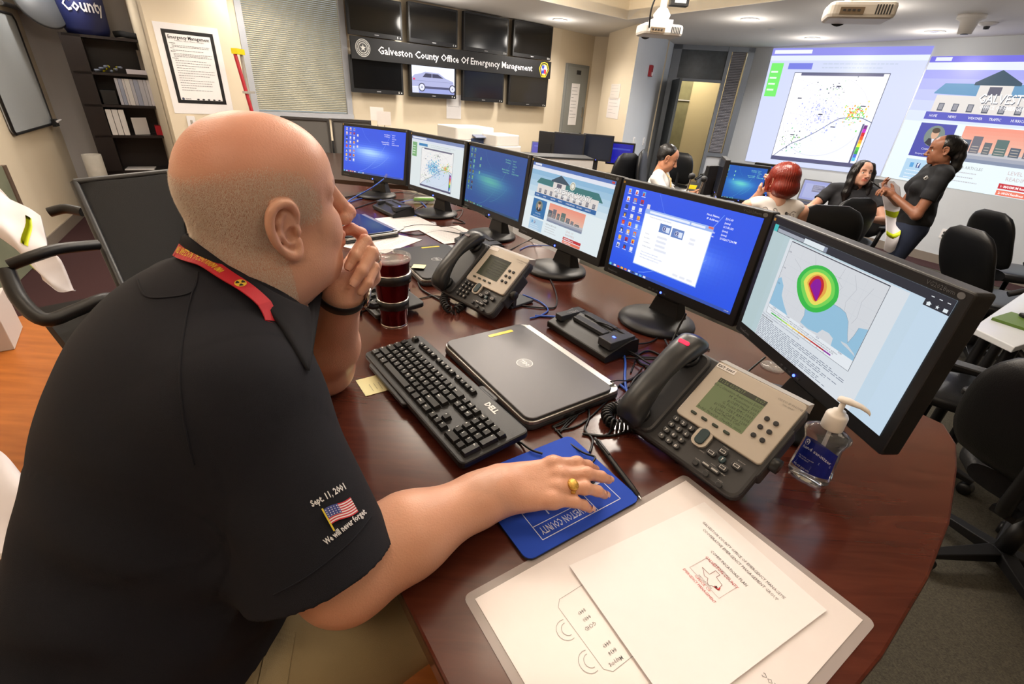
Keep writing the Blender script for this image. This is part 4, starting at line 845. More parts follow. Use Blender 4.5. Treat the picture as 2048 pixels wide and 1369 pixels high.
    for x, y in ((.200, .058), (.186, .045), (.231, .050), (.216, .034)): b.rect(x-.005, y-.0028, x+.005, y+.0028, .0042, (205, 205, 205)); b.rect(x-.004, y-.0020, x+.004, y+.0020, .0044, (44, 45, 48))
    for x, y, s_ in ((.200, .0665, 'messages'), (.172, .037, 'services'), (.233, .060, 'directories'), (.222, .0245, 'settings'), (.201, .0285, 'volume'), (.176, .0205, 'headset'), (.199, .0145, 'mute'), (.226, .0125, 'speaker')): b.text(s_, x, y, .0022, .0006, (170, 170, 170), align='c')
    b.text('CISCO IP PHONE', .235, H-.020, .0040, .0046, (120, 116, 112), align='c'); b.text('7940 SERIES', .235, H-.026, .0028, .0046, (120, 116, 112), align='c')
    b.build('print', printed(), t, FM)
    for x, y in ((.176, .014), (.201, .008), (.228, .006)): btn('round_button', x, y, .011, .0095, KB, None)
    b = B(); b.rbox(.090, .128, H-.018, H-.008, .0042, .0048, .001); b.m = 1; b.text(ext, .109, H-.0155, .0052, .0052, (40, 40, 44), align='c', bold=.02, w=.033 if len(ext) > 6 else None); b.build('extension_label', [PAPER, printed()], t, FM)
    # side knob and foot stand
    b = B(); b.lathe([(.001, 0), (.012, 0), (.013, .004), (.013, .018), (.001, .018)], 20); b.build('side_knob', HS, t, FM @ Matrix.Translation((W-.004, .095, -.022)) @ Matrix.Rotation(PI/2, 4, 'Y'))
    b = B(); b.rbox(W-.03, W+.002, .055, H-.05, -.045, -.006, .006, bev=.004); b.build('side_arm', PH, t, FM)
    fy = H*math.cos(s)*.86; b = B(); b.box(.05, W-.04, fy-.004, fy+.012, 0.001, H*math.sin(s)*.86-.012); b.box(.05, W-.04, fy-.01, fy+.09, .001, .010); b.build('foot_stand', PH, t, bevel=.003)
    return t
desk_phone('large desk phone with a lit green display and red handset light', (.381, .552, .776), 37, 37, True, True, 'EXT 5007')
p = ZP(985, 640, .765); desk_phone('desk phone with a dark display, behind the closed laptop', (p.x-.01, p.y, .776), 46, 40, False, False, '')
def coil(name, lab, pts, R=.010, r=.0028, turns=26):
    P = smoothpath(pts, 12); n = len(P); L = [0]
    for i in range(1, n): L.append(L[-1]+(P[i]-P[i-1]).length)
    N = turns*10; out = []
    for k in range(N+1):
        d = L[-1]*k/N; j = next((i for i in range(1, n) if L[i] >= d-1e-9), n-1); f = (d-L[j-1])/max(1e-9, L[j]-L[j-1]); q = P[j-1].lerp(P[j], f)
        tg = (P[j]-P[j-1]).normalized(); s1 = tg.cross(Vector((0, 0, 1))).normalized(); s2 = tg.cross(s1); a = 2*PI*turns*k/N
        out.append(q+s1*R*math.cos(a)+s2*R*math.sin(a))
    o = P[0]; ob = B().tube([v-o for v in out], r, 6).build(name, CABLE, M=Matrix.Translation(o)); return tag(ob, lab, 'cord')
zc_ = DZ+.0135
g = lambda x, y, z=0.758: ZP(x, y, z)
coil('coiled_phone_cord', 'thick coiled black cord looping left of the phone with the green display', [g(1290, 855, .775), g(1262, 853), g(1225, 848), g(1213, 828), g(1228, 815), g(1262, 817), g(1292, 826, .77)])
coil('coiled_phone_cord', 'coiled black cord beside the phone with the dark display', [g(938, 588, .77), g(905, 572), g(888, 596), g(896, 618), g(918, 618), g(926, 600), g(906, 585, .772)], turns=30)
# tumbler
t = thing('travel_tumbler', 'dark red steel tumbler with clear lid and black handle bands', 'tumbler', (-.337, 1.168, DZ), -2.4)
RED = mat('dark_red_steel', (92, 14, 20), .22, .75)
b = B(); b.lathe([(.001, .0), (.036, .0), (.0375, .004), (.0385, .06), (.044, .10), (.0475, .14), (.050, .182), (.0515, .186), (.0485, .186), (.046, .15), (.001, .15)], 40); b.build('tumbler_body', RED, t)
b = B(); b.lathe([(.0375, .0005), (.0378, .004), (.036, .004)], 30, cap=False); b.build('steel_foot', STEEL, t)
CLR = mat('clear_plastic', (200, 200, 198), .06, alpha=.24)
b = B(); b.lathe([(.001, .176), (.040, .176), (.043, .182), (.0535, .186), (.0545, .190), (.0530, .197), (.0500, .198), (.0465, .192), (.040, .187), (.001, .186)], 40); b.box(-.012, .012, .018, .034, .187, .190); b.build('lid', CLR, t)
for z0, r0, r1 in ((.052, .0395, .043), (.128, .0475, .0525)):
    b = B(); b.lathe([(r0, z0), (r1, z0), (r1+.001, z0+.024), (r0+.001, z0+.024), (r0, z0)], 40, cap=False); b.build('rubber_band', BLACK, t)
    b = B(); b.lathe([(r1+.0002, z0+.0242), (r1-.0004, z0+.0258), (r0, z0+.0258)], 40, cap=False); b.build('steel_rim', STEEL, t)
b = B(); b.tube(smoothpath([(.046, 0, .062), (.066, 0, .066), (.086, 0, .088), (.090, 0, .118), (.078, 0, .136), (.052, 0, .138)], 8), .0085, 10); b.build('handle', BLACK, t)
b = B(); b.lathe([(.001, .1505), (.0455, .1505)], 24, cap=False); b.build('drink', mat('coffee', (70, 44, 24), .1), t)
# mouse pad with a county emblem, mouse
pc = [(.235, .565), (.045, .432), (-.072, .600), (.115, .702)]
Xp = Vector((.235-.045, .565-.432, 0)); PWd = Xp.length; Xp.normalize(); Yp = Vector((-Xp.y, Xp.x, 0)); PHt = .188
t = thing('mouse_pad', 'blue mouse pad lettered Galveston County 9-1-1', 'mouse pad', M=frame((.045, .432, DZ), Xp, Yp, (0, 0, 1)))
b = B(); b.rbox(0, PWd, 0, PHt, .0005, .005, .014); b.build('rubber_base', BLACK, t); b = B(); b.rbox(0, PWd, 0, PHt, .005, .0068, .014); b.build('blue_top', mat('blue_pad_fabric', (28, 72, 190), .8, bump=.3, bscale=2500), t)
b = B(); WH = (214, 220, 236); z = .0071; xa, xb, ya, yb = .040, PWd-.030, .018, .12
U = lambda x, y: (x, y)
b.line([(xa, ya), (xb, ya), (xb, yb), (xa, yb), (xa, ya)], .0013, z, WH); b.line([(xa, ya+.026), (xb-.05, ya+.026)], .0013, z, WH); b.line([(xb-.05, ya), (xb-.05, yb)], .0013, z, WH); b.line([(xa, ya+.055), (xb-.05, ya+.055)], .0013, z, WH); b.line([(xa, ya+.055), (xa+.05, yb)], .0012, z, WH)
b.text('GALVESTON COUNTY', xb-.056, ya+.020, .0135, z, WH, ang=PI, w=xb-.062-xa, bold=.01); b.text('9-1-1', (xa+xb-.05)/2, ya+.048, .014, z, WH, ang=PI, align='c', bold=.01)
star(b, xb-.025, ya+.05, .021, z, WH, -PI/2); b.text('A', .015, PHt-.03, .008, z, WH, ang=PI); b.build('emblem', printed(.7), t)
t = thing('computer_mouse', 'black mouse under the hand wearing a gold ring', 'mouse', (.118, .598, DZ+.007), math.radians(33))
b = B(); R = []
for i in range(13):
    u = i/12; x = -.052+.104*u; wd = .030*math.sqrt(max(.05, 1-(2*u-1)**4)); hh = .030*math.sqrt(max(.04, 1-(2*u-1.0)**2))*(.7+.3*(1-u)); R.append([(x, wd*math.cos(a), .001 if math.sin(a) < 0 else .001+hh*math.sin(a)) for a in [2*PI*k/20 for k in range(20)]])
b.loft(R, smooth=True); b.build('mouse_shell', BLACK, t); b = B(); b.lathe([(.001, -.003), (.011, -.003), (.011, .003), (.001, .003)], 16); b.build('scroll_wheel', DGREY, t, Matrix.Translation((.028, 0, .022)) @ Matrix.Rotation(PI/2, 4, 'X'))
# pen
pa, pb = Vector((.176, .716, DZ)), Vector((.236, .562, DZ)); pd = (pb-pa).normalized()
t = thing('ballpoint_pen', 'black ballpoint pen lying beside the mouse pad', 'pen', M=frame(pa+Vector((0, 0, .0065)), pd, Vector((-pd.y, pd.x, 0)), (0, 0, 1)))
L_ = (pb-pa).length; X90 = Matrix.Rotation(PI/2, 4, 'Y')
b = B(); b.lathe([(.001, .012), (.0045, .013), (.0048, .03), (.0052, L_-.03), (.0042, L_-.012), (.001, L_-.010)], 16); b.build('barrel', BLACK, t, X90)
b = B(); b.lathe([(.001, L_-.012), (.0034, L_-.012), (.0012, L_-.002), (.0006, L_)], 12); b.build('tip', STEEL, t, X90); b = B(); b.lathe([(.001, 0), (.003, .001), (.003, .013), (.001, .013)], 12); b.build('push_button', DGREY, t, X90)
b = B(); b.box(.012, .055, -.002, .002, .0052, .0068); b.build('clip', BLACK, t)
# laminated chart and the page on it
LA, LB, LC = Vector((-.023-.013, .374+.0, 0)), ZP(1371.7, 961.5, DZ+.002), ZP(1702, 1213.8, DZ+.002); LA = ZP(950, 1198.6, DZ+.002)
Xl = (LB-LA); lw = Xl.length; Xl.normalize(); Yl = Vector((-Xl.y, Xl.x, 0)); ld = .29
t = thing('laminated_chart', 'large clear-edged laminated chart lying on the desk corner', 'laminated sheet', M=frame((LA.x, LA.y, DZ), Xl, Yl, (0, 0, 1)))
b = B(); b.rbox(-.012, lw+.012, -ld-.012, .012, .0006, .0014, .010); b.build('clear_film', mat('clear_film', (205, 196, 196), .10, alpha=.42), t)
b = B(); b.box(0, lw, -ld, 0, .0014, .0020); b.build('chart_paper', mat('laminated_paper', (232, 226, 228), .12), t)
b = B(); gp = (150, 150, 152); z = .0023
def arc(x, y, r, a0, a1, w=.0008): b.line([(x+r*math.cos(a0+(a1-a0)*k/10), y+r*math.sin(a0+(a1-a0)*k/10)) for k in range(11)], w, z, gp)
bx0, bx1, by0, by1 = .088, .118, -.160, -.058
b.line([(bx0+.008, by0), (bx1, by0), (bx1+.02, by0), (bx1+.02, by1), (bx0+.008, by1), (bx0, by1-.008), (bx0, by0+.008), (bx0+.008, by0)], .0007, z, gp)
for i, (s_, k) in enumerate([('8449', -.084), ('8480', -.094), ('GCHD', -.104), ('8449', -.131), ('8438', -.141), ('Mapping', -.152)]): b.text(s_, .117, k, .0048, z, (110, 110, 114), ang=PI, bold=.005, sx=.9)
for yy in (-.094, -.137):
    arc(.079, yy, .013, 1.2, 4.9); arc(.081, yy, .008, 1.4, 4.7)
b.text('EOC', .252, -.272, .006, z, (120, 120, 124), ang=PI/2)
b.build('chart_print', printed(.2), t)
PA, PB, PCc = ZP(1138, 1134, DZ+.003), ZP(1408.6, 1004.6, DZ+.003), ZP(1663, 1214, DZ+.003)
Xq = (PB-PA); pl = Xq.length; Xq.normalize(); Yq = Vector((-Xq.y, Xq.x, 0)); pw_ = (PCc-PB).length
t = thing('cover_page', 'white cover page with a small red Texas emblem, on top of the laminated chart', 'paper', M=frame((PA.x, PA.y, DZ+.0025), Xq, Yq, (0, 0, 1)))
b = B(); b.loft([[(pl*u, -pw_*v, .0003+.0022*(1-u)**6+.0015*v**6) for v in [k/10 for k in range(11)]]+[(pl*u, -pw_*v, .0006+.0022*(1-u)**6+.0015*v**6) for v in [k/10 for k in range(10, -1, -1)]] for u in [k/10 for k in range(11)]]); b.build('page_sheet', mat('cover_paper', (236, 234, 238), .5), t)
b = B(); z = .0011; cxx = -pw_/2; A = -PI/2
b.text('Galveston County Office of Emergency Management'.upper(), pl*.86, cxx, .0052, z, (70, 66, 70), ang=A, align='c', w=pw_*.72); b.text('Cooperative Emergency Management Group'.upper(), pl*.82, cxx, .0052, z, (70, 66, 70), ang=A, align='c', w=pw_*.62); b.text('COMMUNICATIONS PLAN', pl*.745, cxx, .0052, z, (70, 66, 70), ang=A, align='c', w=pw_*.30)
RDc = (190, 60, 66); b.text('GALVESTON COUNTY', pl*.69, cxx, .0052, z, RDc, ang=A, align='c', w=pw_*.27); b.text('EMERGENCY MANAGEMENT', pl*.525, cxx, .0045, z, RDc, ang=A, align='c', w=pw_*.27); b.text('OFFICE OF', pl*.55, cxx, .004, z, RDc, ang=A, align='c')
TX = [(.40, .95), (.58, .95), (.58, .70), (.70, .66), (.86, .62), (.90, .40), (.94, .25), (.78, .20), (.66, .02), (.56, .10), (.48, .28), (.36, .22), (.22, .40), (.10, .50), (.40, .52), (.40, .95)]
ex, ey, es = pl*.575, cxx+.022, .042
b.line([(ex+es*.72*y, ey-es*x) for x, y in TX], .0008, z, (150, 120, 124)); b.line([(ex-.002, ey+.004), (ex+.034, ey+.004), (ex+.034, ey-.048), (ex-.002, ey-.048), (ex-.002, ey+.004)], .0006, z, (190, 170, 172)); b.line([(ex+es*.72*y, ey-es*x) for x, y in [(.90, .40), (.94, .25), (.78, .20)]], .002, z+.0002, (200, 30, 40)); star(b, ex+.008, ey-.035, .003, z+.0002, (60, 40, 44))
for s_, yy in (('PREPAREDNESS', .036), ('MITIGATION', -.001)): b.text(s_, ex+yy, ey-.022, .0028, z, (120, 100, 104), ang=A, align='c')
b.build('page_print', printed(.5), t)
# hand sanitiser
t = thing('hand_sanitizer_bottle', 'clear hand sanitizer bottle with a white pump and dark blue label', 'bottle', (.566, .657, DZ), math.radians(-42))
GEL = mat('clear_gel_plastic', (240, 243, 246), .05, trans=.95, ior=1.35)
b = B(); b.lathe([(.001, .002), (.030, .001), (.0345, .006), (.0345, .02), (.030, .08), (.034, .092), (.0375, .100), (.036, .106), (.024, .114), (.014, .118), (.013, .124), (.001, .124)], 44, sy=.62); b.build('bottle_body', GEL, t)
b = B(); b.lathe([(.0172, .116), (.0176, .118), (.0172, .142), (.015, .146), (.011, .147), (.010, .152), (.0045, .153), (.0045, .172), (.001, .172)], 28)
b.loft([[(x, w_*math.cos(a), zc0+h_*math.sin(a)) for a in [2*PI*k/14 for k in range(14)]] for x, w_, h_, zc0 in ((-.010, .003, .003, .172), (-.007, .0075, .005, .173), (.006, .0080, .0055, .174), (.025, .0055, .0042, .173), (.036, .0040, .0034, .169), (.040, .0030, .0022, .165))], smooth=True)
b.build('pump', mat('white_pump', (226, 220, 214), .35), t)
b = B(); b.tube([(0, 0, .12), (.003, 0, .02)], .003, 8); b.build('dip_tube', PAPER, t)
def labpt(u, v):   # u across the front, v up
    z_ = .022+v*.058+.010*math.sin((u+.2)*3.2)*(v > .5)*1.0; k = .0345-(.0045)*min(1, max(0, (z_-.02)/.06)); a = -PI/2+(u-.5)*2.1; return (k*1.02*math.cos(a), k*.62*1.04*math.sin(a), z_)
b = B(); b.col = lin((24, 40, 140)); n = 14
for i in range(n):
    b.add([labpt(i/n, 0), labpt((i+1)/n, 0), labpt((i+1)/n, 1), labpt(i/n, 1)], [(0, 1, 2, 3)], True)
def onlab(fn, lift=.0004):
    c = B(); fn(c)
    for f_, cl in zip(c.f, c.c):
        b.col = cl; P = []
        for q in f_: x, y, z_ = c.v[q]; p3 = Vector(labpt(x, y)); nn = Vector((p3.x, p3.y*2.4, 0)).normalized(); P.append(p3+nn*(lift+z_))
        b.add(P, [tuple(range(len(P)))], False)
WHT = (225, 230, 245)
def lab_(c):
    c.text('hand sanitizer', .08, .58, .11, 0, WHT, w=.80, bold=.01); c.text('kills 99.99% of germs', .10, .42, .05, 0, WHT, w=.4); c.text('without water', .10, .35, .05, 0, WHT, w=.3); c.text('8 FL OZ (236 mL)', .08, .05, .06, 0, WHT, w=.42, bold=.02)
    for i in range(3): c.rect(.1, .15+.05*i, .5, .165+.05*i, 0, (150, 165, 220))
    c.disc(.14, .82, .075, 0, WHT, 22, ry=.11); c.disc(.14, .82, .048, .0002, (24, 40, 140), 22, ry=.072); c.disc(.14, .82, .024, .0004, WHT, 16, ry=.038)
    for i in range(2): c.rect(.60, .48-.05*i, .9, .50-.05*i, 0, (170, 185, 230))
onlab(lab_); b.build('label', printed(.3), t)
# papers near the second phone
def paper(lab, o, az, w, h, seed, rows=16, z=.0008):
    t = thing('paper_sheet', lab, 'paper', M=RZ(math.radians(az), (o[0], o[1], DZ+z)))
    b = B(); b.box(0, w, 0, h, 0, .0007); b.build('sheet', PAPER, t); b = B(); lines_text(b, w*.1, h*.9, w*.8, rows, h*.8/rows, .002, .0010, (150, 150, 156), seed); b.build('print', printed(), t); return t
p = ZP(760, 512, DZ); paper('white paper sheet with a printed table, under the black laptop and nearest the tumbler', (p.x, p.y), 66, .28, .216, 3)
p = ZP(800, 466, DZ); paper('white paper sheet lying behind the laptop with the sticky note', (p.x, p.y), 40, .216, .28, 5, z=.0018)
p = ZP(905, 478, DZ); paper('small white paper corner beside the dock of the sticky-note laptop', (p.x-.02, p.y-.1), 38, .216, .25, 6, z=.003)
# clear tray with marker pens, black box, small switch, cup ring
p = ZP(845, 405, DZ); t = thing('clear_tray', 'clear plastic tray between the two far monitors', 'tray', (p.x, p.y+.02, DZ), .3)
b = B(); b.box(-.11, .11, -.06, .06, .001, .004); b.box(-.11, -.107, -.06, .06, .004, .05); b.box(.107, .11, -.06, .06, .004, .05); b.box(-.107, .107, .057, .06, .004, .05); b.box(-.107, .107, -.06, -.057, .004, .05); b.build('tray_shell', CLR, t)
for i, (c_, lb) in enumerate([((120, 200, 60), 'bright green marker pen in the clear tray'), ((220, 222, 220), 'white marker pen in the clear tray'), ((60, 60, 64), 'black marker pen in the clear tray')]):
    o_ = B().lathe([(.001, 0), (.009, .001), (.010, .03), (.010, .11), (.006, .115), (.001, .12)], 14).build('marker_pen', mat('marker_%d' % i, c_, .4), M=RZ(.3, (p.x-.05, p.y-.01+.022*i, DZ+.0155)) @ Matrix.Rotation(PI/2, 4, 'Y')); tag(o_, lb, 'marker pen')
p = ZP(1010, 400, DZ); t = thing('computer_tower', 'brownish low box standing behind the dim blue monitor', 'computer', (p.x, p.y, DZ), -.92)
b = B(); b.box(-.2, .14, -.05, .12, .001, .085); b.build('tower_case', mat('brown_case', (92, 70, 54), .35), t, bevel=.004); b = B(); b.box(-.18, .1, -.052, -.05, .02, .03); b.build('slot', BLACK, t)
p = ZP(655, 395, DZ); t = thing('network_router', 'pale grey network box behind the man\'s nose', 'network box', (p.x-.05, p.y, DZ), .4); b = B(); b.rbox(-.08, .08, -.05, .05, .001, .035, .01, bev=.004); b.build('box_shell', mat('beige_box', (178, 172, 160), .5), t); b = B(); b.tube([(.06, .04, .035), (.065, .045, .12)], .004, 8); b.build('antenna', BLACK, t)
t = thing('usb_hub', 'tiny black hub on the desk by the man\'s forearm', 'usb hub', (ZP(712, 628, DZ).x, ZP(712, 628, DZ).y, DZ), .5); b = B(); b.rbox(-.015, .015, -.02, .02, .001, .018, .006, bev=.003); b.build('hub_shell', BLACK, t)
for px, py, lb in ((1158, 500, 'round clear disc on the desk below the county web page monitor'), (1545, 735, 'round clear disc on the desk behind the large phone')):
    p = ZP(px, py, DZ); o_ = B().lathe([(.001, .001), (.03, .001), (.031, .003), (.024, .006), (.001, .006)], 28).build('clear_disc', CLR, M=Matrix.Translation((p.x, p.y, DZ))); tag(o_, lb, 'disc')
# cables
def cable(lab, pts, r=.0025, m=CABLE, name='cable', cat='cable'):
    P = [ZP(x, y, DZ+(z if z else r+.0008)) for x, y, z in [(q+(None,))[:3] for q in pts]]
    S = smoothpath(P, 7); o = S[0]; ob = B().tube([v-o for v in S], r, 6).build(name, m, M=Matrix.Translation(o)); return tag(ob, lab, cat)
cable('blue network cable curving round the near docking station', [(1070, 632), (1110, 634), (1160, 640, .010), (1205, 655, .012), (1238, 685), (1250, 720), (1250, 760), (1258, 790), (1290, 806)], .0032, BLUEC, 'network_cable')
cable('blue network cable running right beside the near laptop corner', [(1240, 770), (1262, 786), (1300, 800), (1330, 803)], .0032, BLUEC, 'network_cable')
cable('thin blue network cable from the dark-display phone to the far right of it', [(1040, 500), (1060, 492), (1100, 492), (1160, 500)], .0022, BLUEC, 'network_cable')
cable('blue network cable looping on the desk right of the dark-display phone', [(1046, 590), (1080, 604), (1096, 620), (1080, 632), (1060, 637)], .0025, BLUEC, 'network_cable')
cable('blue network cable with a loose clear plug raised before the far blue monitor', [(690, 412), (700, 400, .02), (722, 388, .05), (745, 375, .09), (768, 358, .13)], .0035, BLUEC, 'network_cable')
cable('blue network cable looping between the two far monitors', [(700, 404), (735, 396), (790, 405), (830, 400), (852, 414), (852, 430), (828, 432)], .003, BLUEC, 'network_cable')
p = ZP(772, 352, DZ+.14); tag(B().box(-.006, .006, -.006, .006, -.011, .011).build('network_plug', CLR, M=Matrix.Translation(p) @ Matrix.Rotation(.6, 4, 'Y')), 'clear plug at the end of the raised blue cable', 'plug')
CB = [('thick black cable bundle looping beside the large phone handset', [(1300, 820), (1290, 790), (1310, 770), (1345, 760), (1330, 740), (1290, 735)], .003),
 ('black cable curving from the near dock to the second monitor stand', [(1215, 700), (1265, 690, .01), (1310, 680), (1340, 640)], .0025), ('black cable arching over the near dock', [(1140, 640), (1200, 645, .05), (1250, 670, .05), (1275, 700), (1262, 745)], .0022),
 ('black cable hanging at the second monitor stand', [(1372, 628, .10), (1355, 660, .05), (1342, 690, .02), (1335, 720)], .0028), ('black cable loop behind the large handset', [(1420, 700), (1380, 690), (1350, 712), (1290, 715), (1250, 705)], .0025),
 ('black cable running from the desk middle to the keyboard', [(1300, 742), (1240, 770), (1210, 806), (1160, 850), (1110, 862)], .0022), ('thin black cable crossing to the mouse pad', [(1105, 852), (1130, 880), (1165, 905, .011), (1190, 915, .013), (1180, 930, .014)], .0020),
 ('keyboard cable trailing from the black keyboard to the mouse pad', [(1020, 872), (1040, 885), (1062, 900, .011), (1085, 908, .011)], .0022), ('bundled black cable knot near the laptop corner', [(1110, 835), (1150, 815), (1130, 845), (1105, 855), (1155, 830), (1120, 865), (1140, 840), (1170, 822)], .0022),
 ('black cable from the laptop corner toward the coiled cord', [(1175, 800), (1178, 835), (1170, 860), (1185, 880), (1180, 905, .011)], .0025), ('black cable running under the coiled cord', [(1170, 868), (1220, 872), (1270, 862), (1300, 880), (1340, 905)], .0022),
 ('black cable on the white papers', [(770, 455), (830, 470), (880, 462), (935, 470, .01), (940, 462)], .002), ('thin black cable over the papers near the far laptop', [(808, 455), (840, 450), (900, 455), (930, 468)], .002), ('black cable at the front of the far laptop', [(770, 508), (745, 500), (745, 480), (780, 470), (808, 458)], .002),
 ('black cable from the tumbler to the coiled cord of the far phone', [(830, 600), (870, 592), (900, 600)], .002), ('black cable beside the sticky-note laptop', [(836, 565), (845, 580), (880, 600)], .003), ('black cable right of the dark-display phone', [(1062, 528), (1090, 545), (1110, 580), (1112, 612), (1090, 616), (1045, 612)], .0025),
 ('black cable from the hub to the tumbler', [(712, 628), (735, 620), (760, 615)], .0018), ('tangled black cable under the radar monitor', [(900, 425), (925, 420), (915, 438), (895, 430), (930, 446), (905, 445)], .0025), ('tangled black cable between far monitors', [(690, 395), (740, 388), (800, 400), (840, 385), (860, 400), (830, 420)], .003), ('second tangled black cable between far monitors', [(700, 420), (760, 400), (790, 385), (850, 392), (880, 410)], .003),
 ('black cable down from the county web page monitor', [(1080, 470, .05), (1060, 480), (1020, 500), (1005, 510)], .0025), ('black cable behind the large phone from the near monitor', [(1530, 715, .03), (1500, 740, .01), (1480, 760)], .003), ('black cable under the near docking station', [(1240, 800), (1230, 830), (1215, 870), (1165, 868)], .0025), ('wavy black cable left of the large handset', [(1262, 760), (1300, 752), (1275, 780), (1300, 790), (1265, 812)], .0025)]
CB += [('flattened black cable loop on the desk between the dock and the large handset', [(1340, 722), (1300, 702), (1275, 712), (1282, 728), (1315, 735), (1345, 728), (1352, 712)], .003),
 ('straight black cable crossing from the dock to the large handset', [(1245, 716), (1290, 718, .012), (1350, 722, .012), (1372, 726)], .0026), ('black cable arching from the coiled cord up to the handset', [(1280, 780), (1286, 762, .014), (1306, 738, .018), (1345, 727, .012)], .0034),
 ('black cable arching left of another one toward the handset', [(1258, 776), (1276, 752, .012), (1300, 742, .012), (1322, 746)], .003), ('black cable curling at the foot of the second monitor stand', [(1330, 680, .012), (1342, 700, .012), (1360, 712), (1378, 700), (1366, 682, .012), (1352, 670, .014)], .003),
 ('second black cable curling at the foot of the second monitor stand', [(1372, 668, .012), (1388, 690), (1380, 712), (1350, 700, .012), (1340, 684, .016)], .003), ('black cable skirting the dock toward the handset', [(1215, 690), (1262, 705, .016), (1300, 728, .016), (1340, 740)], .0026), ('thin black cable over the laptop corner', [(1195, 772), (1230, 762, .034), (1262, 760, .01), (1285, 735)], .0016)]
for lb, P_, r_ in CB: cable(lb, P_, r_)
# ================================================================ smooth-union modelling of bodies and cloth
f32 = np.float32
def rot_from(x, z=None):
    x = np.array(x, float); x /= np.linalg.norm(x); z = np.array(z if z is not None else (0, 0, 1), float)
    y = np.cross(z, x); y /= np.linalg.norm(y); z = np.cross(x, y); return np.array([x, y, z])        # rows are the axes
class G:
    """a group of shapes blended with one another"""
    def __init__(s, k=.01): s.p = []; s.k = k; s.o = np.zeros(3); s.R = np.eye(3); s.s = 1.0; s.cut = []
    def at(s, o, R, sc=1.0): s.o = np.array(o, float); s.R = np.array(R, float); s.s = sc; return s
    def W(s, p): return s.o + (np.array(p, float)*s.s) @ s.R
    def ell(s, c, r, R=None, k=None, op='u'):
        Rw = (np.array(R) @ s.R) if R is not None else s.R
        s.p.append(('e', s.W(c), np.array(r, float)*s.s, Rw, s.k if k is None else k, op)); return s
    def cap(s, a, b, ra, rb=None, k=None, op='u'):
        s.p.append(('c', s.W(a), s.W(b), ra*s.s, (ra if rb is None else rb)*s.s, s.k if k is None else k, op)); return s
    def chain(s, pts, rs, k=None):
        for i in range(len(pts)-1): s.cap(pts[i], pts[i+1], rs[i], rs[i+1], k)
        return s
    def ev(s, P):
        D = np.full(len(P), .5, f32)
        for q in s.p:
            if q[0] == 'e': c = q[1]; rad = max(q[2])
            else: c = (q[1]+q[2])/2; rad = np.linalg.norm(q[1]-q[2])/2+max(q[3], q[4])
            m = ((P-c.astype(f32))**2).sum(1) < (rad+.05)**2
            if not m.any(): continue
            X = P[m]
            if q[0] == 'e':
                L = (X-c) @ q[3].T; r = q[2]; k0 = np.sqrt(((L/r)**2).sum(1)); k1 = np.sqrt(((L/(r*r))**2).sum(1)); d = k0*(k0-1)/np.maximum(k1, 1e-6); k, op = q[4], q[5]
            else:
                a, b, ra, rb, k, op = q[1:]
                ba = b-a; pa = X-a; h = np.clip((pa @ ba)/max(1e-9, ba @ ba), 0, 1); d = np.linalg.norm(pa-h[:, None]*ba, axis=1)-(ra+(rb-ra)*h)
            o = D[m]
            if op == 'u':
                h = np.maximum(k-np.abs(o-d), 0)/k; D[m] = np.minimum(o, d)-h*h*k*.25
            else:
                d = -d; h = np.maximum(k-np.abs(o-d), 0)/k; D[m] = np.maximum(o, d)+h*h*k*.25
        for (pt, n) in s.cut: D = np.maximum(D, ((P-pt) @ n).astype(f32))
        return D
def union(groups, k=.002):
    def f(P):
        D = None
        for g_ in groups:
            d = g_.ev(P) if isinstance(g_, G) else g_(P)
            if D is None: D = d
            else: h = np.maximum(k-np.abs(D-d), 0)/k; D = np.minimum(D, d)-h*h*k*.25
        return D
    return f
def evalf(f, P, n=400000): return np.concatenate([f(P[i:i+n]) for i in range(0, len(P), n)]) if len(P) > n else f(P)
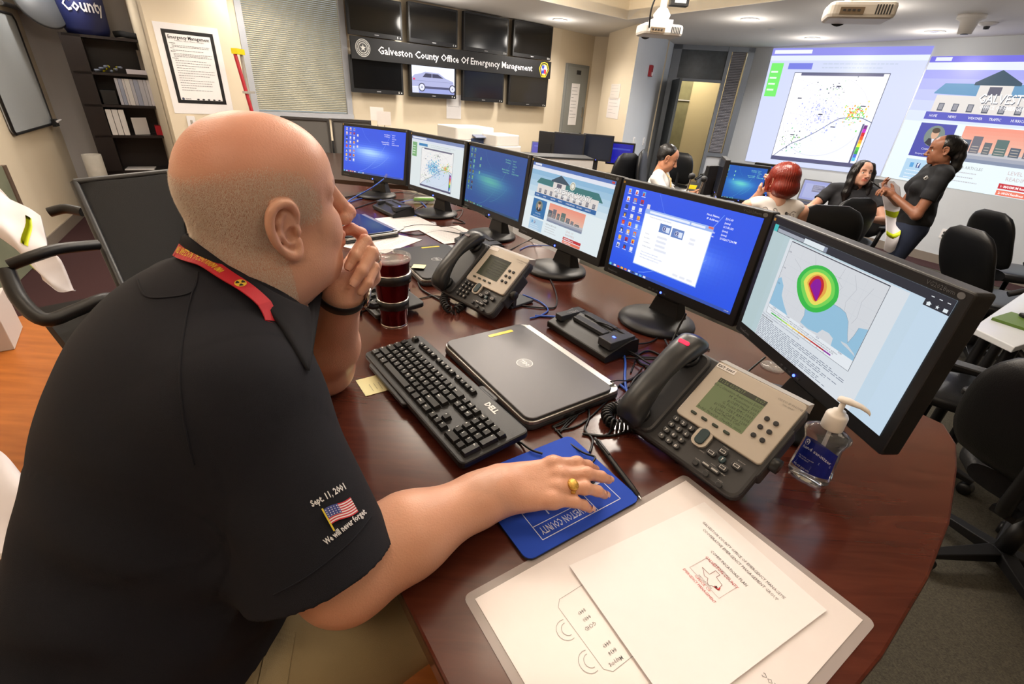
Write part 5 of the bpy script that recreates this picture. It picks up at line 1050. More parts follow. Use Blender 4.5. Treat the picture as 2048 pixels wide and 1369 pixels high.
def nets(f, lo, hi, h):
    lo = np.array(lo, float); hi = np.array(hi, float); s = 6
    n = (np.ceil((hi-lo)/(h*s)).astype(int))+1
    cg = [lo[i]+(np.arange(n[i])+.5)*h*s for i in range(3)]
    C = np.stack(np.meshgrid(*cg, indexing='ij'), -1).reshape(-1, 3).astype(f32)
    dc = evalf(f, C); act = (np.abs(dc) < h*s*1.3).reshape(n)
    N = n*s; D = np.repeat(np.repeat(np.repeat(np.where(dc < 0, -1, 1).astype(f32).reshape(n), s, 0), s, 1), s, 2)
    M = np.repeat(np.repeat(np.repeat(act, s, 0), s, 1), s, 2)
    idx = np.argwhere(M); P = (lo+(idx+.5)*h).astype(f32); D[M] = evalf(f, P)
    S = D < 0; nc = N-1
    mixed = np.zeros(nc, np.int8)
    for i in (0, 1):
        for j in (0, 1):
            for k in (0, 1): mixed += S[i:nc[0]+i, j:nc[1]+j, k:nc[2]+k]
    cells = np.argwhere((mixed > 0) & (mixed < 8)); vid = np.full(nc, -1, np.int32); vid[tuple(cells.T)] = np.arange(len(cells))
    acc = np.zeros((len(cells), 3)); cnt = np.zeros(len(cells))
    cor = [(i, j, k) for i in (0, 1) for j in (0, 1) for k in (0, 1)]
    for a in cor:
        for ax in range(3):
            if a[ax]: continue
            b = list(a); b[ax] = 1
            da = D[cells[:, 0]+a[0], cells[:, 1]+a[1], cells[:, 2]+a[2]]; db = D[cells[:, 0]+b[0], cells[:, 1]+b[1], cells[:, 2]+b[2]]
            m = (da < 0) != (db < 0); t = da[m]/(da[m]-db[m]); p = np.tile(np.array(a, float), (m.sum(), 1)); p[:, ax] += t
            acc[m] += p; cnt[m] += 1
    V = lo+(cells+acc/cnt[:, None]+.5)*h
    F = []
    for ax in range(3):
        sl0 = [slice(None)]*3; sl1 = [slice(None)]*3; sl0[ax] = slice(0, -1); sl1[ax] = slice(1, None)
        e = np.argwhere(S[tuple(sl0)] != S[tuple(sl1)]); u, v = (ax+1) % 3, (ax+2) % 3
        e = e[(e[:, u] > 0) & (e[:, v] > 0) & (e[:, u] < nc[u]) & (e[:, v] < nc[v]) & (e[:, ax] < nc[ax])]
        q = []
        for du, dv in ((-1, -1), (0, -1), (0, 0), (-1, 0)):
            c = e.copy(); c[:, u] += du; c[:, v] += dv; q.append(vid[tuple(c.T)])
        q = np.stack(q, 1); ins = S[tuple(e.T)]; q[~ins] = q[~ins][:, ::-1]; F.append(q[(q >= 0).all(1)])
    return V, np.concatenate(F)
def mesh_np(name, V, F, m, cols=None, parent=None, smooth=True, origin=None):
    if origin is None and parent is not None: origin = np.array(parent.matrix_world.translation) if False else np.array(parent.location)
    if origin is None: origin = np.zeros(3)
    me = bpy.data.meshes.new(name); V = V-origin
    me.vertices.add(len(V)); me.vertices.foreach_set('co', V.astype(f32).ravel())
    k = F.shape[1]; me.loops.add(len(F)*k); me.loops.foreach_set('vertex_index', F.astype(np.int32).ravel()); me.polygons.add(len(F)); me.polygons.foreach_set('loop_start', np.arange(0, len(F)*k, k, dtype=np.int32))
    me.update(calc_edges=True); me.validate()
    for mm in (m if isinstance(m, (list, tuple)) else [m]): me.materials.append(mm)
    me.polygons.foreach_set('use_smooth', [smooth]*len(me.polygons))
    if cols is not None:
        ca = me.color_attributes.new('Col', 'FLOAT_COLOR', 'POINT'); ca.data.foreach_set('color', np.concatenate([cols, np.ones((len(cols), 1))], 1).astype(f32).ravel())
    o = bpy.data.objects.new(name, me); COL.objects.link(o)
    if parent is not None: o.parent = parent
    else: o.location = tuple(origin)
    return o
def hitpx(f, px, py, d0=.25, d1=3.0):
    """where sight lines meet a modelled surface; position and normal"""
    px = np.atleast_1d(np.array(px, float)); py = np.atleast_1d(np.array(py, float))
    R = np.stack([ray(a, b) for a, b in zip(px, py)]); R /= np.linalg.norm(R, axis=1)[:, None]; t = np.full(len(R), d0)
    for _ in range(130): t = np.minimum(t+np.minimum(evalf(f, (CAM+R*t[:, None]).astype(f32))*.85, .03), d1)
    P = CAM+R*t[:, None]; e = .002; n = np.stack([f((P+np.eye(3)[i]*e).astype(f32))-f((P-np.eye(3)[i]*e).astype(f32)) for i in range(3)], 1); n = n/np.maximum(1e-9, np.linalg.norm(n, axis=1)[:, None])
    return P, n
def skin_mat(name, c, dark=1.0):
    m = mat(name, c, .38, sss=.12, noise=.05, nscale=30, bump=.25, bscale=420, spec=.45); nt = m.node_tree
    a = nt.nodes.new('ShaderNodeAttribute'); a.attribute_name = 'Col'; b = nt.nodes['Principled BSDF']
    l = [x for x in nt.links if x.to_socket == b.inputs['Base Color']][0]; src = l.from_socket
    mx = nt.nodes.new('ShaderNodeMix'); mx.data_type = 'RGBA'; mx.blend_type = 'MULTIPLY'; mx.inputs['Factor'].default_value = 1
    nt.links.new(src, mx.inputs['A']); nt.links.new(a.outputs['Color'], mx.inputs['B']); nt.links.new(mx.outputs['Result'], b.inputs['Base Color']); return m
SKIN = skin_mat('fair_skin', (214, 164, 140))
NAVY = mat('navy_polo_cloth', (13, 15, 27), .92, bump=.5, bscale=1800)
KHAKI = mat('khaki_cotton', (150, 132, 98), .85, bump=.5, bscale=1500, noise=.06, nscale=6)
# ---------------------------------------------------------------- the seated man in the navy polo
HAZ = math.radians(47)
hx = np.array([math.cos(HAZ), math.sin(HAZ), 0.0]); pit = math.radians(5)
hx = hx*math.cos(pit)+np.array([0, 0, math.sin(pit)])
HR = rot_from(hx, (0.0, 0.0, 1.0)); rl = math.radians(5)
HR = np.array([HR[0], HR[1]*math.cos(rl)+HR[2]*math.sin(rl), HR[2]*math.cos(rl)-HR[1]*math.sin(rl)])
HC = np.array(DP(530, 409, .648)); HS_ = 1.02
def head_group(o, R, s, ears=True, fat=1.0, wide=1.0):
    g = G(.022).at(o, R, s)
    g.ell((-.009, 0, .034), (.089, .077, .083), k=.01).ell((.036, 0, .040), (.057, .062, .058), k=.03).ell((-.038, 0, .004), (.048, .064, .070), k=.03)
    g.ell((.036, 0, -.030), (.052, .058*wide, .070), k=.03)
    g.ell((.022, 0, -.078), (.058, .054*wide, .036*fat), k=.03)
    for sy in (1, -1):
        g.ell((.058, sy*.036, -.038), (.026, .024, .030), k=.022)
        g.ell((.004, sy*.046*wide, -.072), (.044, .020, .036), k=.025)
        g.cap((.086, sy*.012, .022), (.068, sy*.046, .024), .009, .008, k=.014)
    g.ell((.070, 0, -.100), (.022, .024, .019), k=.022)
    g.ell((.076, 0, -.066), (.020, .026, .026), k=.02)
    g.cap((.092, 0, .012), (.113, 0, -.030), .0085, .0125, k=.012)
    g.ell((.119, 0, -.036), (.0120, .0130, .0112), k=.008)
    for sy in (1, -1):
        g.ell((.106, sy*.013, -.040), (.012, .0075, .009), k=.006)
        g.ell((.094, sy*.034, .003), (.018, .018, .012), k=.014, op='s'); g.ell((.066, sy*.031, .003), (.0165, .0165, .0145), k=.003)
        g.cap((.081, sy*.019, .010), (.072, sy*.046, .007), .0042, .0036, k=.006)
    g.cap((.094, .018, -.060), (.094, -.018, -.060), .0065, k=.006); g.cap((.092, .016, -.073), (.092, -.016, -.073), .0070, k=.006)
    g.cap((.103, .020, -.0665), (.103, -.020, -.0665), .0022, k=.003, op='s')
    return g
def ear_group(o, R, s, side, sc=1.0):
    g = G(.004).at(o, R, s); e = lambda x, z, dy=0.0: (-.004+x*sc, side*(.0735+dy), -.012+z*sc)
    g.ell(e(-.002, .002, .004), (.014*sc, .006, .026*sc), k=.004)
    hel = [(.010, .004, .0), (.012, .018, .004), (.006, .031, .008), (-.007, .034, .011), (-.018, .026, .014), (-.022, .010, .015), (-.019, -.008, .014), (-.011, -.022, .010), (-.001, -.030, .007), (.006, -.026, .004), (.009, -.014, .002)]
    hs = [tuple(q) for q in smoothpath(hel, 4)]; g.chain([e(x, z, dy) for x, z, dy in hs], [.0042+.0009*math.sin(PI*min(1, i/26))+(.0022*math.sin(PI*(i-26)/14) if i > 26 else 0) for i in range(len(hs))], k=.003)
    g.chain([e(x, z, dy) for x, z, dy in [(-.004, .022, .008), (-.011, .014, .010), (-.013, .0, .010), (-.006, -.012, .008)]], [.0036]*4, k=.005)
    g.ell(e(.002, -.004, .010), (.0075*sc, .0085, .009*sc), k=.004, op='s'); g.ell(e(.010, -.002, .003), (.005, .005, .007), k=.004)
    return g
head = head_group(HC, HR, HS_, fat=1.25, wide=1.12)
for sy in (1, -1): head.ell((-.004, sy*.044, -.090), (.050, .028, .034), k=.03)
head.ell((.045, 0, -.112), (.036, .040, .024), k=.03)
ears = [ear_group(HC, HR, HS_, s_, 1.12) for s_ in (1, -1)]
NB = np.array((-.412, .588, 1.050))               # base of the neck
neck = G(.03)
nk = lambda x, y, z: HC+np.array([x, y, z])*HS_ @ HR
neck.cap(nk(-.026, 0, -.040), NB+np.array([0, .01, .0]), .060, .072).cap(nk(.0, 0, -.085), NB+np.array([.03, .035, .0]), .058, .068)
neck.cap(nk(-.064, .03, -.066), nk(-.064, -.03, -.066), .020, k=.012).cap(nk(-.066, .03, -.098), nk(-.066, -.03, -.098), .020, k=.006)
# right arm, resting on the desk
Rel = np.array(DP(694, 1150, .585)); Rel[2] = max(Rel[2], .745); Rwr = np.array(ZP(1000, 976, .797)); Rsh = np.array((-.315, .455, .985))
arm = G(.03)
arm.cap(Rsh, Rel+np.array((-.01, 0, .015)), .066, .052).ell(Rel, (.054, .050, .048)).cap(Rel, Rel+(Rwr-Rel)*.35+np.array((0, 0, .010)), .052, .052).cap(Rel+(Rwr-Rel)*.35+np.array((0, 0, .010)), Rwr+(Rel-Rwr)*.12, .052, .035).cap(Rwr+(Rel-Rwr)*.15, Rwr, .034, .029)
def hand(o, R, s, curls, splay, thumb, left=1):
    """o wrist, rows of R: towards fingers, towards thumb, back of hand"""
    g = G(.010).at(o, R, s); MC_ = [(.092, .030), (.097, .009), (.091, -.012), (.080, -.031)]; LN = [(.043, .027, .021), (.048, .031, .022), (.044, .029, .022), (.034, .021, .019)]; RD = [(.0112, .0098, .0088, .0074), (.0116, .0102, .0090, .0076), (.0110, .0096, .0086, .0072), (.0098, .0086, .0076, .0064)]
    tips = []
    for i, (mx, my) in enumerate(MC_): g.cap((.004, my*.55, -.002), (mx, my, -.002), .0175, .0125, k=.016)
    g.ell((.030, .026, -.012), (.034, .017, .016), k=.014); g.ell((.034, -.024, -.010), (.036, .014, .014), k=.014)
    for i, (mx, my) in enumerate(MC_):
        p = np.array((mx, my, 0.0)); sp = math.radians(splay[i]); pitch = 0.0; pts = [p]
        for j in range(3):
            pitch += math.radians(curls[i][j]); d = np.array((math.cos(pitch)*math.cos(sp), math.sin(sp)*math.cos(pitch), -math.sin(pitch))); p = p+d*LN[i][j]; pts.append(p)
        fg = pts; 
        for j in range(3): g.cap(fg[j], fg[j+1], RD[i][j], RD[i][j+1], k=.005 if j else .009)
        g.ell(fg[1]+np.array((0, 0, .0006)), (.0106, .0106, .0098), k=.006) if i < 3 else None
        g.ell(fg[0]+np.array((-.002, 0, .002)), (.012, .0105, .0108), k=.010)
        tips.append((g.W(fg[2]), g.W(fg[3]), pitch))
    g.chain(thumb, [.0150, .0125, .0112, .0085], k=.008)
    return g, tips
yr = Rwr; az_ = math.radians(9); hX = rot_from((math.cos(az_), math.sin(az_), .10), (0.18, -.3, 1.0))
rh, rtips = hand(Rwr, hX, .98, [(16, 22, 14), (10, 22, 14), (10, 24, 16), (12, 26, 16)], [4, 1, -2, -6], [(.020, .020, -.012), (.045, .034, -.026), (.070, .036, -.034), (.092, .030, -.038)])
# left arm: elbow on the desk, hand held to the mouth
Lel = np.array(ZP(648, 735, .80)); mouth = HC+np.array((.085, 0, -.075))*HS_ @ HR
dm = float((mouth-CAM) @ _fw); ms = lambda px, py, dd: np.array(DP(px, py, dm+dd))
Lwr = ms(682, 592, .035)
larm = G(.03); Lsh = np.array((-.56, .72, .975))
larm.cap(Lsh, Lel, .064, .052).ell(Lel, (.050, .050, .050)).cap(Lel, Lel+(Lwr-Lel)*.35, .052, .053).cap(Lel+(Lwr-Lel)*.35, Lwr, .053, .033)
lh = G(.010)
MCl = [ms(728, 487, .072), ms(742, 505, .070), ms(748, 530, .064), ms(746, 556, .055)]
for q in MCl: lh.cap(Lwr+(q-Lwr)*.08, q, .026, .0130, k=.014)
chains = [[MCl[0], ms(722, 468, .028), ms(702, 458, .010), ms(690, 462, .004)], [MCl[1], ms(730, 482, .014), ms(710, 512, -.006), ms(698, 533, -.008)], [MCl[2], ms(744, 506, .010), ms(724, 542, -.008), ms(708, 565, -.010)], [MCl[3], ms(748, 535, .016), ms(736, 566, .002), ms(722, 584, .002)]]
for c_, rr in zip(chains, [(.0118, .0105, .0098, .0080), (.0118, .0106, .0094, .0080), (.0116, .0104, .0092, .0078), (.0104, .0090, .0080, .0070)]):
    lh.chain(c_, rr, k=.003)
lh.chain([Lwr, ms(672, 575, .05), ms(660, 552, .055), ms(655, 535, .05)], [.018, .015, .013, .010], k=.010)
# torso (inside the shirt) and legs
FW = np.array((math.cos(math.radians(46)), math.sin(math.radians(46)), 0)); RT = np.array((FW[1], -FW[0], 0)); UPv = np.array((0, 0, 1.0))
PEL = np.array((-.50, .32, .60)); CH = np.array((-.435, .505, .925)); ST = np.array((-.455, .42, .75))
core = G(.06)
TRr = np.array([RT, FW, UPv]).astype(float)
core.ell(CH, (.185, .13, .15), TRr).ell(ST, (.175, .15, .15), TRr).ell(PEL, (.175, .14, .12), TRr).cap(Rsh, CH+np.array((0, 0, .05)), .06, .08).cap(Lsh, CH+np.array((0, 0, .05)), .06, .08)
body_groups = [head, ears[0], ears[1], neck, arm, rh, larm, lh, core]
def body_f(P):
    D = neck.ev(P)
    for g_, k in ((head, .03), (ears[0], .006), (ears[1], .006), (core, .05)):
        d = g_.ev(P); h = np.maximum(k-np.abs(D-d), 0)/k; D = np.minimum(D, d)-h*h*k*.25
    a = arm.ev(P); d = rh.ev(P); k = .022; h = np.maximum(k-np.abs(a-d), 0)/k; a = np.minimum(a, d)-h*h*k*.25
    l = larm.ev(P); d = lh.ev(P); h = np.maximum(k-np.abs(l-d), 0)/k; l = np.minimum(l, d)-h*h*k*.25
    for d, k in ((a, .004), (l, .002)): h = np.maximum(k-np.abs(D-d), 0)/k; D = np.minimum(D, d)-h*h*k*.25
    return D
def multi(f, coarse, fines):
    (lo, hi, h) = coarse; V, F = nets(f, lo, hi, h); Vs, Fs, off = [], [], 0
    c = V[F].mean(1)
    for lo2, hi2, h2 in fines:
        ins = ((c > np.array(lo2)+.010) & (c < np.array(hi2)-.010)).all(1); F = F[~ins]; c = c[~ins]
    Vs.append(V); Fs.append(F); off = len(V)
    for i, (lo2, hi2, h2) in enumerate(fines):
        v, q = nets(f, lo2, hi2, h2); cc_ = v[q].mean(1); ok = ((cc_ > np.array(lo2)) & (cc_ < np.array(hi2))).all(1); q = q[ok]; cc_ = cc_[ok]
        for lo3, hi3, h3 in fines[:i]:
            ins = ((cc_ > np.array(lo3)+.005) & (cc_ < np.array(hi3)-.005)).all(1); q = q[~ins]; cc_ = cc_[~ins]
        Vs.append(v); Fs.append(q+off); off += len(v)
    V = np.concatenate(Vs); F = np.concatenate(Fs); u_, inv_ = np.unique(F, return_inverse=True); return V[u_], inv_.reshape(F.shape)
bb = lambda pts, m: (np.min(pts, 0)-m, np.max(pts, 0)+m)
hb = bb([nk(.0, .0, .0)], .165); rb_ = bb([Rwr, rtips[0][1], rtips[3][1], rtips[1][1]], .045); lb_ = bb([Lwr]+MCl+[c_[3] for c_ in chains], .03)
V, F = multi(body_f, ((-.85, .10, .45), (.25, 1.05, 1.4), .005), [(*lb_, .0016), (*rb_, .0016), (*bb([nk(-.005, -.08, -.012)], .048), .0013), (*hb, .0021)])
# colouring of the skin (ruddy scalp, fair cheeks, stubble field, lips)
def to_head(V): return ((V-HC) @ HR.T)/HS_
Lh = to_head(V); nearh = (np.abs(Lh).max(1) < .16)
cols = np.ones((len(V), 3)); x, y, z = Lh.T
def ss(a, b, t): u = np.clip((t-a)/(b-a), 0, 1); return u*u*(3-2*u)
eard = np.minimum(ears[0].ev(V.astype(f32)), ears[1].ev(V.astype(f32)))
hairm = nearh*ss(.058, .030, x+.35*np.maximum(z-.02, 0))*ss(.074, .050, z+3.2*(x+.03)**2)*ss(-.13, -.095, z)*np.where(x > -.012, ss(-.02, .005, z), 1)*np.where(z < -.04, ss(.0, -.02, x), 1)*(eard > .0035)
cols *= 1-hairm[:, None]*np.array((.10, .10, .08))
top = nearh*ss(.045, .09, z); cols *= 1-top[:, None]*np.array((-.04, .10, .10))
rnd = np.random.RandomState(4)
lips = nearh*(x > .078)*(np.abs(y) < .03)*(np.abs(z+.066) < .014); cols[lips > 0] *= (.95, .75, .74)
brow = nearh*(x > .05)*ss(.030, .024, np.abs(z-.024)+np.where(np.abs(y) > .012, 0, 1))*(np.abs(y) < .05)*(np.abs(z-.026) < .006); cols[brow > 0] *= (.72, .68, .66)
nose = nearh*ss(.098, .12, x)*(np.abs(z+.035) < .02); cols *= 1-nose[:, None]*np.array((0, .12, .10))
palmy = ~nearh; cols[palmy] *= (1.02, .98, .95)
man = thing('person', 'bald man in a navy polo and red lanyard leaning over the desk, chin on hand', 'person', tuple(PEL-np.array((0, 0, .15))))
bodym = mesh_np('body', V, F, SKIN, cols, man)
# cropped grey hair: short bristles over the sides and back
tri = F[(hairm[F].mean(1) > .12)]; cen = V[tri].mean(1); e1 = V[tri[:, 1]]-V[tri[:, 0]]; e2 = V[tri[:, 3]]-V[tri[:, 0]]; nn = np.cross(e1, e2); nn /= np.maximum(1e-9, np.linalg.norm(nn, axis=1)[:, None])
cn_ = (cen-HC) @ HR.T; flip = (nn*(cen-HC)).sum(1) < 0; nn[flip] *= -1
hm = hairm[tri].mean(1); vis = ((CAM-cen)*nn).sum(1) > -.15
ar = np.linalg.norm(np.cross(e1, e2), axis=1)*hm*vis*(np.abs(cn_[:, 1]) < .093*HS_); eb = bb([nk(-.005, -.08, -.012)], .048)
for (l0, h0) in (eb, lb_): band = ((cen > l0) & (cen < h0)).all(1) & ~((cen > l0+.0052) & (cen < h0-.0052)).all(1); ar[band] *= .5
idx = rnd.choice(len(tri), 85000, p=ar/ar.sum()); print('bristles', len(idx))
dn_ = -HR[2]*.9-HR[0]*.35; c0 = cen[idx]+(rnd.rand(len(idx), 1)-.5)*e1[idx]+(rnd.rand(len(idx), 1)-.5)*e2[idx]; n0 = nn[idx]; dirn = n0*.45+dn_*.9+rnd.randn(len(idx), 3)*.22; dirn /= np.linalg.norm(dirn, axis=1)[:, None]
Lb = (.0016+.0016*rnd.rand(len(idx)))[:, None]; sd = np.cross(dirn, n0); sd /= np.maximum(1e-9, np.linalg.norm(sd, axis=1)[:, None]); wb = .00020
A0 = c0-n0*.0004-sd*wb; A1 = c0-n0*.0004+sd*wb; A2 = c0-n0*.0004+n0*wb*1.5; T0 = c0+dirn*Lb
VH = np.concatenate([A0, A1, A2, T0]); k_ = len(idx); i_ = np.arange(k_); FH = np.concatenate([np.stack([i_, i_+k_, i_+3*k_], 1), np.stack([i_+k_, i_+2*k_, i_+3*k_], 1), np.stack([i_+2*k_, i_, i_+3*k_], 1)])
hm_ = mat('grey_blond_hair', (232, 218, 204), .25, spec=1.0); mesh_np('hair', VH, FH, hm_, None, man, smooth=False)
# eyes
for sy in (1, -1):
    e = HC+np.array((.0672, sy*.031, .0005))*HS_ @ HR; b = B(); b.lathe([(.0145*math.sin(t), -.0145*math.cos(t)) for t in [PI*k/16 for k in range(1, 16)]], 20)
    ob = b.build('eyeball', mat('eye_white', (214, 208, 200), .15), man, Matrix.Translation(Vector(e)-man.location))
# nails
def nail(a, b_, up, w=.0065, parent=man, r=.0085):
    d = Vector(b_)-Vector(a); d.normalize(); upv = Vector(up); upv = (upv-d*upv.dot(d)).normalized(); s_ = d.cross(upv)
    b = B(); R = []
    for k in range(7):
        t_ = (k/6-.5)*2; R.append([tuple(Vector(b_)+d*(u_*.0115-.005)+s_*(w*math.sin(t_*.95)*(1-.25*max(0, u_-.7)))+upv*(r*math.cos(t_*.95)+.0006-.0022*max(0, u_-.55))-Vector(parent.location)) for u_ in [j/6 for j in range(7)]])
    b.loft(R, cap=False, closed=False, smooth=True); b.build('fingernail', mat('nail', (226, 176, 156), .22), parent)
for (a, b_, pt_) in rtips: nail(a, b_, hX[2]*math.cos(pt_)+hX[0]*math.sin(pt_))
toCam = lambda p: (CAM-p)/np.linalg.norm(CAM-p)
for c_ in chains[1:3]:
    outv = (c_[3]-mouth); nail(c_[2], c_[3], toCam(c_[3])*.9+np.array(_r)*.25, w=.0070, r=.0084)
# ---------------------------------------------------------------- polo shirt
shirt = G(.07)
shirt.ell(CH, (.180, .135, .150), TRr).ell(CH+np.array((.0, -.03, -.06)), (.165, .130, .15), TRr).ell(ST+np.array((.03, -.01, 0)), (.165, .145, .16), TRr).ell(PEL+np.array((.04, .0, .05)), (.165, .15, .13), TRr)
shirt.cap(NB+np.array((0, 0, -.03)), Rsh+np.array((-.01, 0, .0)), .080, .076).cap(NB+np.array((0, 0, -.03)), Lsh, .080, .070).cap(NB+np.array((-.02, -.04, -.06)), PEL+np.array((.0, -.03, .1)), .085, .10)
shirt.ell(NB+np.array((-.02, -.03, -.045)), (.125, .10, .06), TRr)
Cuf = np.array(DP(642, 1132, .562)); 
sle = G(.03); sle.cap(Rsh+np.array((0, 0, -.005)), Cuf+(Cuf-Rsh)*.25, .078, .091); sd_ = (Cuf-Rsh)/np.linalg.norm(Cuf-Rsh)
cut_n = sd_*.9+np.array((.0, .0, -.35)); cut_n /= np.linalg.norm(cut_n); sle.cut = [(Cuf.astype(f32), cut_n.astype(f32))]
inn = G(.03); inn.cap(Cuf-sd_*.012, Cuf+sd_*.12, .074, .083)
slL = G(.03); slL.cap(Lsh, Lsh+(Lel-Lsh)*.62, .078, .086)
def shirt_f(P):
    D = shirt.ev(P); k = .05
    for g_, k in ((sle, .045), (slL, .045)):
        d = g_.ev(P)
        if g_ is sle: d = np.maximum(d, -inn.ev(P))
        h = np.maximum(k-np.abs(D-d), 0)/k; D = np.minimum(D, d)-h*h*k*.25
    near = D < .03
    if near.any():
        X = P[near]; w = np.zeros(len(X))
        # soft folds: diagonal pulls from armpit to waist, gathers at the belly
        for (c, dr, fr, am, sp) in FOLDS:
            q = X-c; a = q @ dr[0]; bq = q @ dr[1]; w += am*np.sin(a*fr+1.5*np.sin(bq*9))*np.exp(-((q**2).sum(1))/(sp*sp))
        D[near] += w.astype(f32)
    nkd = np.linalg.norm((P-NB-np.array((.02, .02, .02))) @ np.array([[1, 0, 0], [0, 1, 0], [0, 0, .55]]), axis=1)
    return D.astype(f32)
def nrm(v): v = np.array(v, float); return v/np.linalg.norm(v)
FOLDS = [(np.array((-.40, .33, .82)), (nrm((.3, .1, 1)), nrm((1, 0, 0))), 75, .006, .12), (np.array((-.48, .28, .68)), (nrm((-.2, .2, 1)), nrm((1, 0, 0))), 80, .006, .15), (np.array((-.30, .38, .92)), (nrm((.6, -.6, .5)), nrm((0, 0, 1))), 65, .003, .08), (np.array((-.60, .38, .85)), (nrm((.3, -.3, 1)), nrm((1, 0, 0))), 45, .003, .15)]
shirt.cut = [(np.array((-.44, .30, .615), f32), nrm((.40, -.05, -.9)).astype(f32))]
V, F = multi(shirt_f, ((-.95, .0, .45), (.05, 1.05, 1.16), .0045), [(*bb([Cuf], .115), .0024)])
mesh_np('polo_shirt', V, F, NAVY, None, man)
def on_shirt(px, py, lift=.0006, f=shirt_f): P, n = hitpx(f, px, py); return P+n*lift
# collar and lanyard follow the neck
ringc = NB+np.array((.006, .016, .034)); axn = nrm((.95, .30, 1.0)); cx_ = nrm(np.cross(axn, (0, 1, 0))); cy_ = np.cross(axn, cx_)
COLP = [(.089, -.030), (.090, .022), (.093, .028), (.097, .025), (.103, .006), (.110, -.010), (.108, -.013), (.100, -.004), (.095, .015), (.0935, -.03)]
def ringpt(a, r, h, fr=0.0): return ringc+(cx_*math.cos(a)*r+cy_*math.sin(a)*r*1.02)+axn*h
ns_f = union([body_f, shirt_f], .004)
def smooth_rows(A, k=3):
    for _ in range(k): A = np.concatenate([A[:1], (A[:-2]+2*A[1:-1]+A[2:])/4, A[-1:]])
    return A
def track(px, f, lift, n=5, k=6):
    P_ = smoothpath([(a, b_, 0) for a, b_ in px], n); P, n_ = hitpx(f, [p.x for p in P_], [p.y for p in P_]); ok = np.linalg.norm(P-CAM, axis=1) < 1.3; ii = np.arange(len(P)); near_ = np.array([ii[ok][np.argmin(np.abs(ii[ok]-q))] for q in ii]); P = P[near_]+(1e-4*(ii-near_))[:, None]; n_ = n_[near_]; P = smooth_rows(P, k); n_ = smooth_rows(n_, k); n_ /= np.linalg.norm(n_, axis=1)[:, None]; return P+n_*lift, n_
CU, CUn = track([(364, 452), (376, 466), (395, 482), (430, 509), (470, 541), (515, 574), (555, 597), (590, 611), (612, 614)], ns_f, .0045)
CLo, CLn = track([(346, 488), (366, 502), (390, 516), (425, 536), (462, 560), (505, 594), (545, 636), (582, 692), (612, 745)], ns_f, .0045)
pn_ = nrm(np.cross(CU[-1]-CU[0], (0, 0, 1.0)))
def mirrored(A, o_): return np.concatenate([A, (A-2*((A-o_) @ pn_)[:, None]*pn_)[::-1][1:-1]])
CUm, CLm = mirrored(CU, CU[0]), mirrored(CLo, CU[0]); CNn = mirrored(CUn+CU[0]*0, np.zeros(3)); CNn /= np.linalg.norm(CNn, axis=1)[:, None]
b = B(); R = []
for u_, l_, n_ in zip(CUm, CLm, CNn):
    R.append([tuple(q-np.array(man.location)) for q in [u_-n_*.004+(l_-u_)*.25, u_-n_*.001, u_+n_*.0015, u_+(l_-u_)*.12+n_*.0035, u_+(l_-u_)*.5+n_*.004, u_+(l_-u_)*.85+n_*.0025, l_+n_*.001, l_-n_*.003, u_+(l_-u_)*.5-n_*.003]])
b.loft(R+[R[0]], cap=False, smooth=True); b.build('collar', mat('collar_knit', (18, 20, 29), .9, bump=.6, bscale=2500), man)
def ribbon(name, px, w, m, f, lift=.002, th=.0015, parent=man, extra=None):
    P, n = hitpx(f, [p[0] for p in px], [p[1] for p in px]); R = []
    for i in range(len(P)):
        t_ = P[min(i+1, len(P)-1)]-P[max(i-1, 0)]; t_ /= np.linalg.norm(t_); s_ = np.cross(n[i], t_); s_ /= np.linalg.norm(s_)
        c = P[i]+n[i]*lift; R.append([tuple(c-s_*w/2-np.array(parent.location)), tuple(c+s_*w/2-np.array(parent.location)), tuple(c+s_*w/2+n[i]*th-np.array(parent.location)), tuple(c-s_*w/2+n[i]*th-np.array(parent.location))])
    return B().loft(R, smooth=False).build(name, m, parent)
mo = np.array(man.location)
def proj(p): d = np.array(p)-CAM; z_ = d @ _fw; return 1024+F_PX*(d @ _r)/z_, 684.5-F_PX*(d @ _u)/z_
def ringband(name, axis_a, axis_b, prof, m, parent, n=40, sx=1.0):
    a0, b0 = np.array(axis_a), np.array(axis_b); ax = nrm(b0-a0); u = nrm(np.cross(ax, (0.2, .1, 1))); v = np.cross(ax, u); R = []
    for i in range(n+1):
        t_ = 2*PI*i/n; R.append([tuple(a0+(u*math.cos(t_)*sx+v*math.sin(t_))*r_+ax*h_-np.array(parent.location)) for r_, h_ in prof])
    return B().loft(R, cap=False, smooth=True).build(name, m, parent)
def decal(name, b2, tf, f, m, parent, lift=.0022):
    pts = np.array([tf(q[0], q[1]) for q in b2.v]); P, n_ = hitpx(f, pts[:, 0], pts[:, 1]); z_ = np.array([q[2] for q in b2.v])
    P = P+n_*(lift+z_[:, None]); b2.v = [tuple(p-np.array(parent.location)) for p in P]; return b2.build(name, m, parent)
EMB = mat('embroidery_thread', (225, 225, 228), .6, bump=.4, bscale=3000)
def curved(x0, y0, x1, y1, bow):      # px along the reading direction
    L_ = math.hypot(x1-x0, y1-y0); ux, uy = (x1-x0)/L_, (y1-y0)/L_
    return lambda u, v: (x0+ux*u*L_+uy*(v*L_)+uy*bow*math.sin(PI*u), y0+uy*u*L_-ux*(v*L_)-ux*bow*math.sin(PI*u))
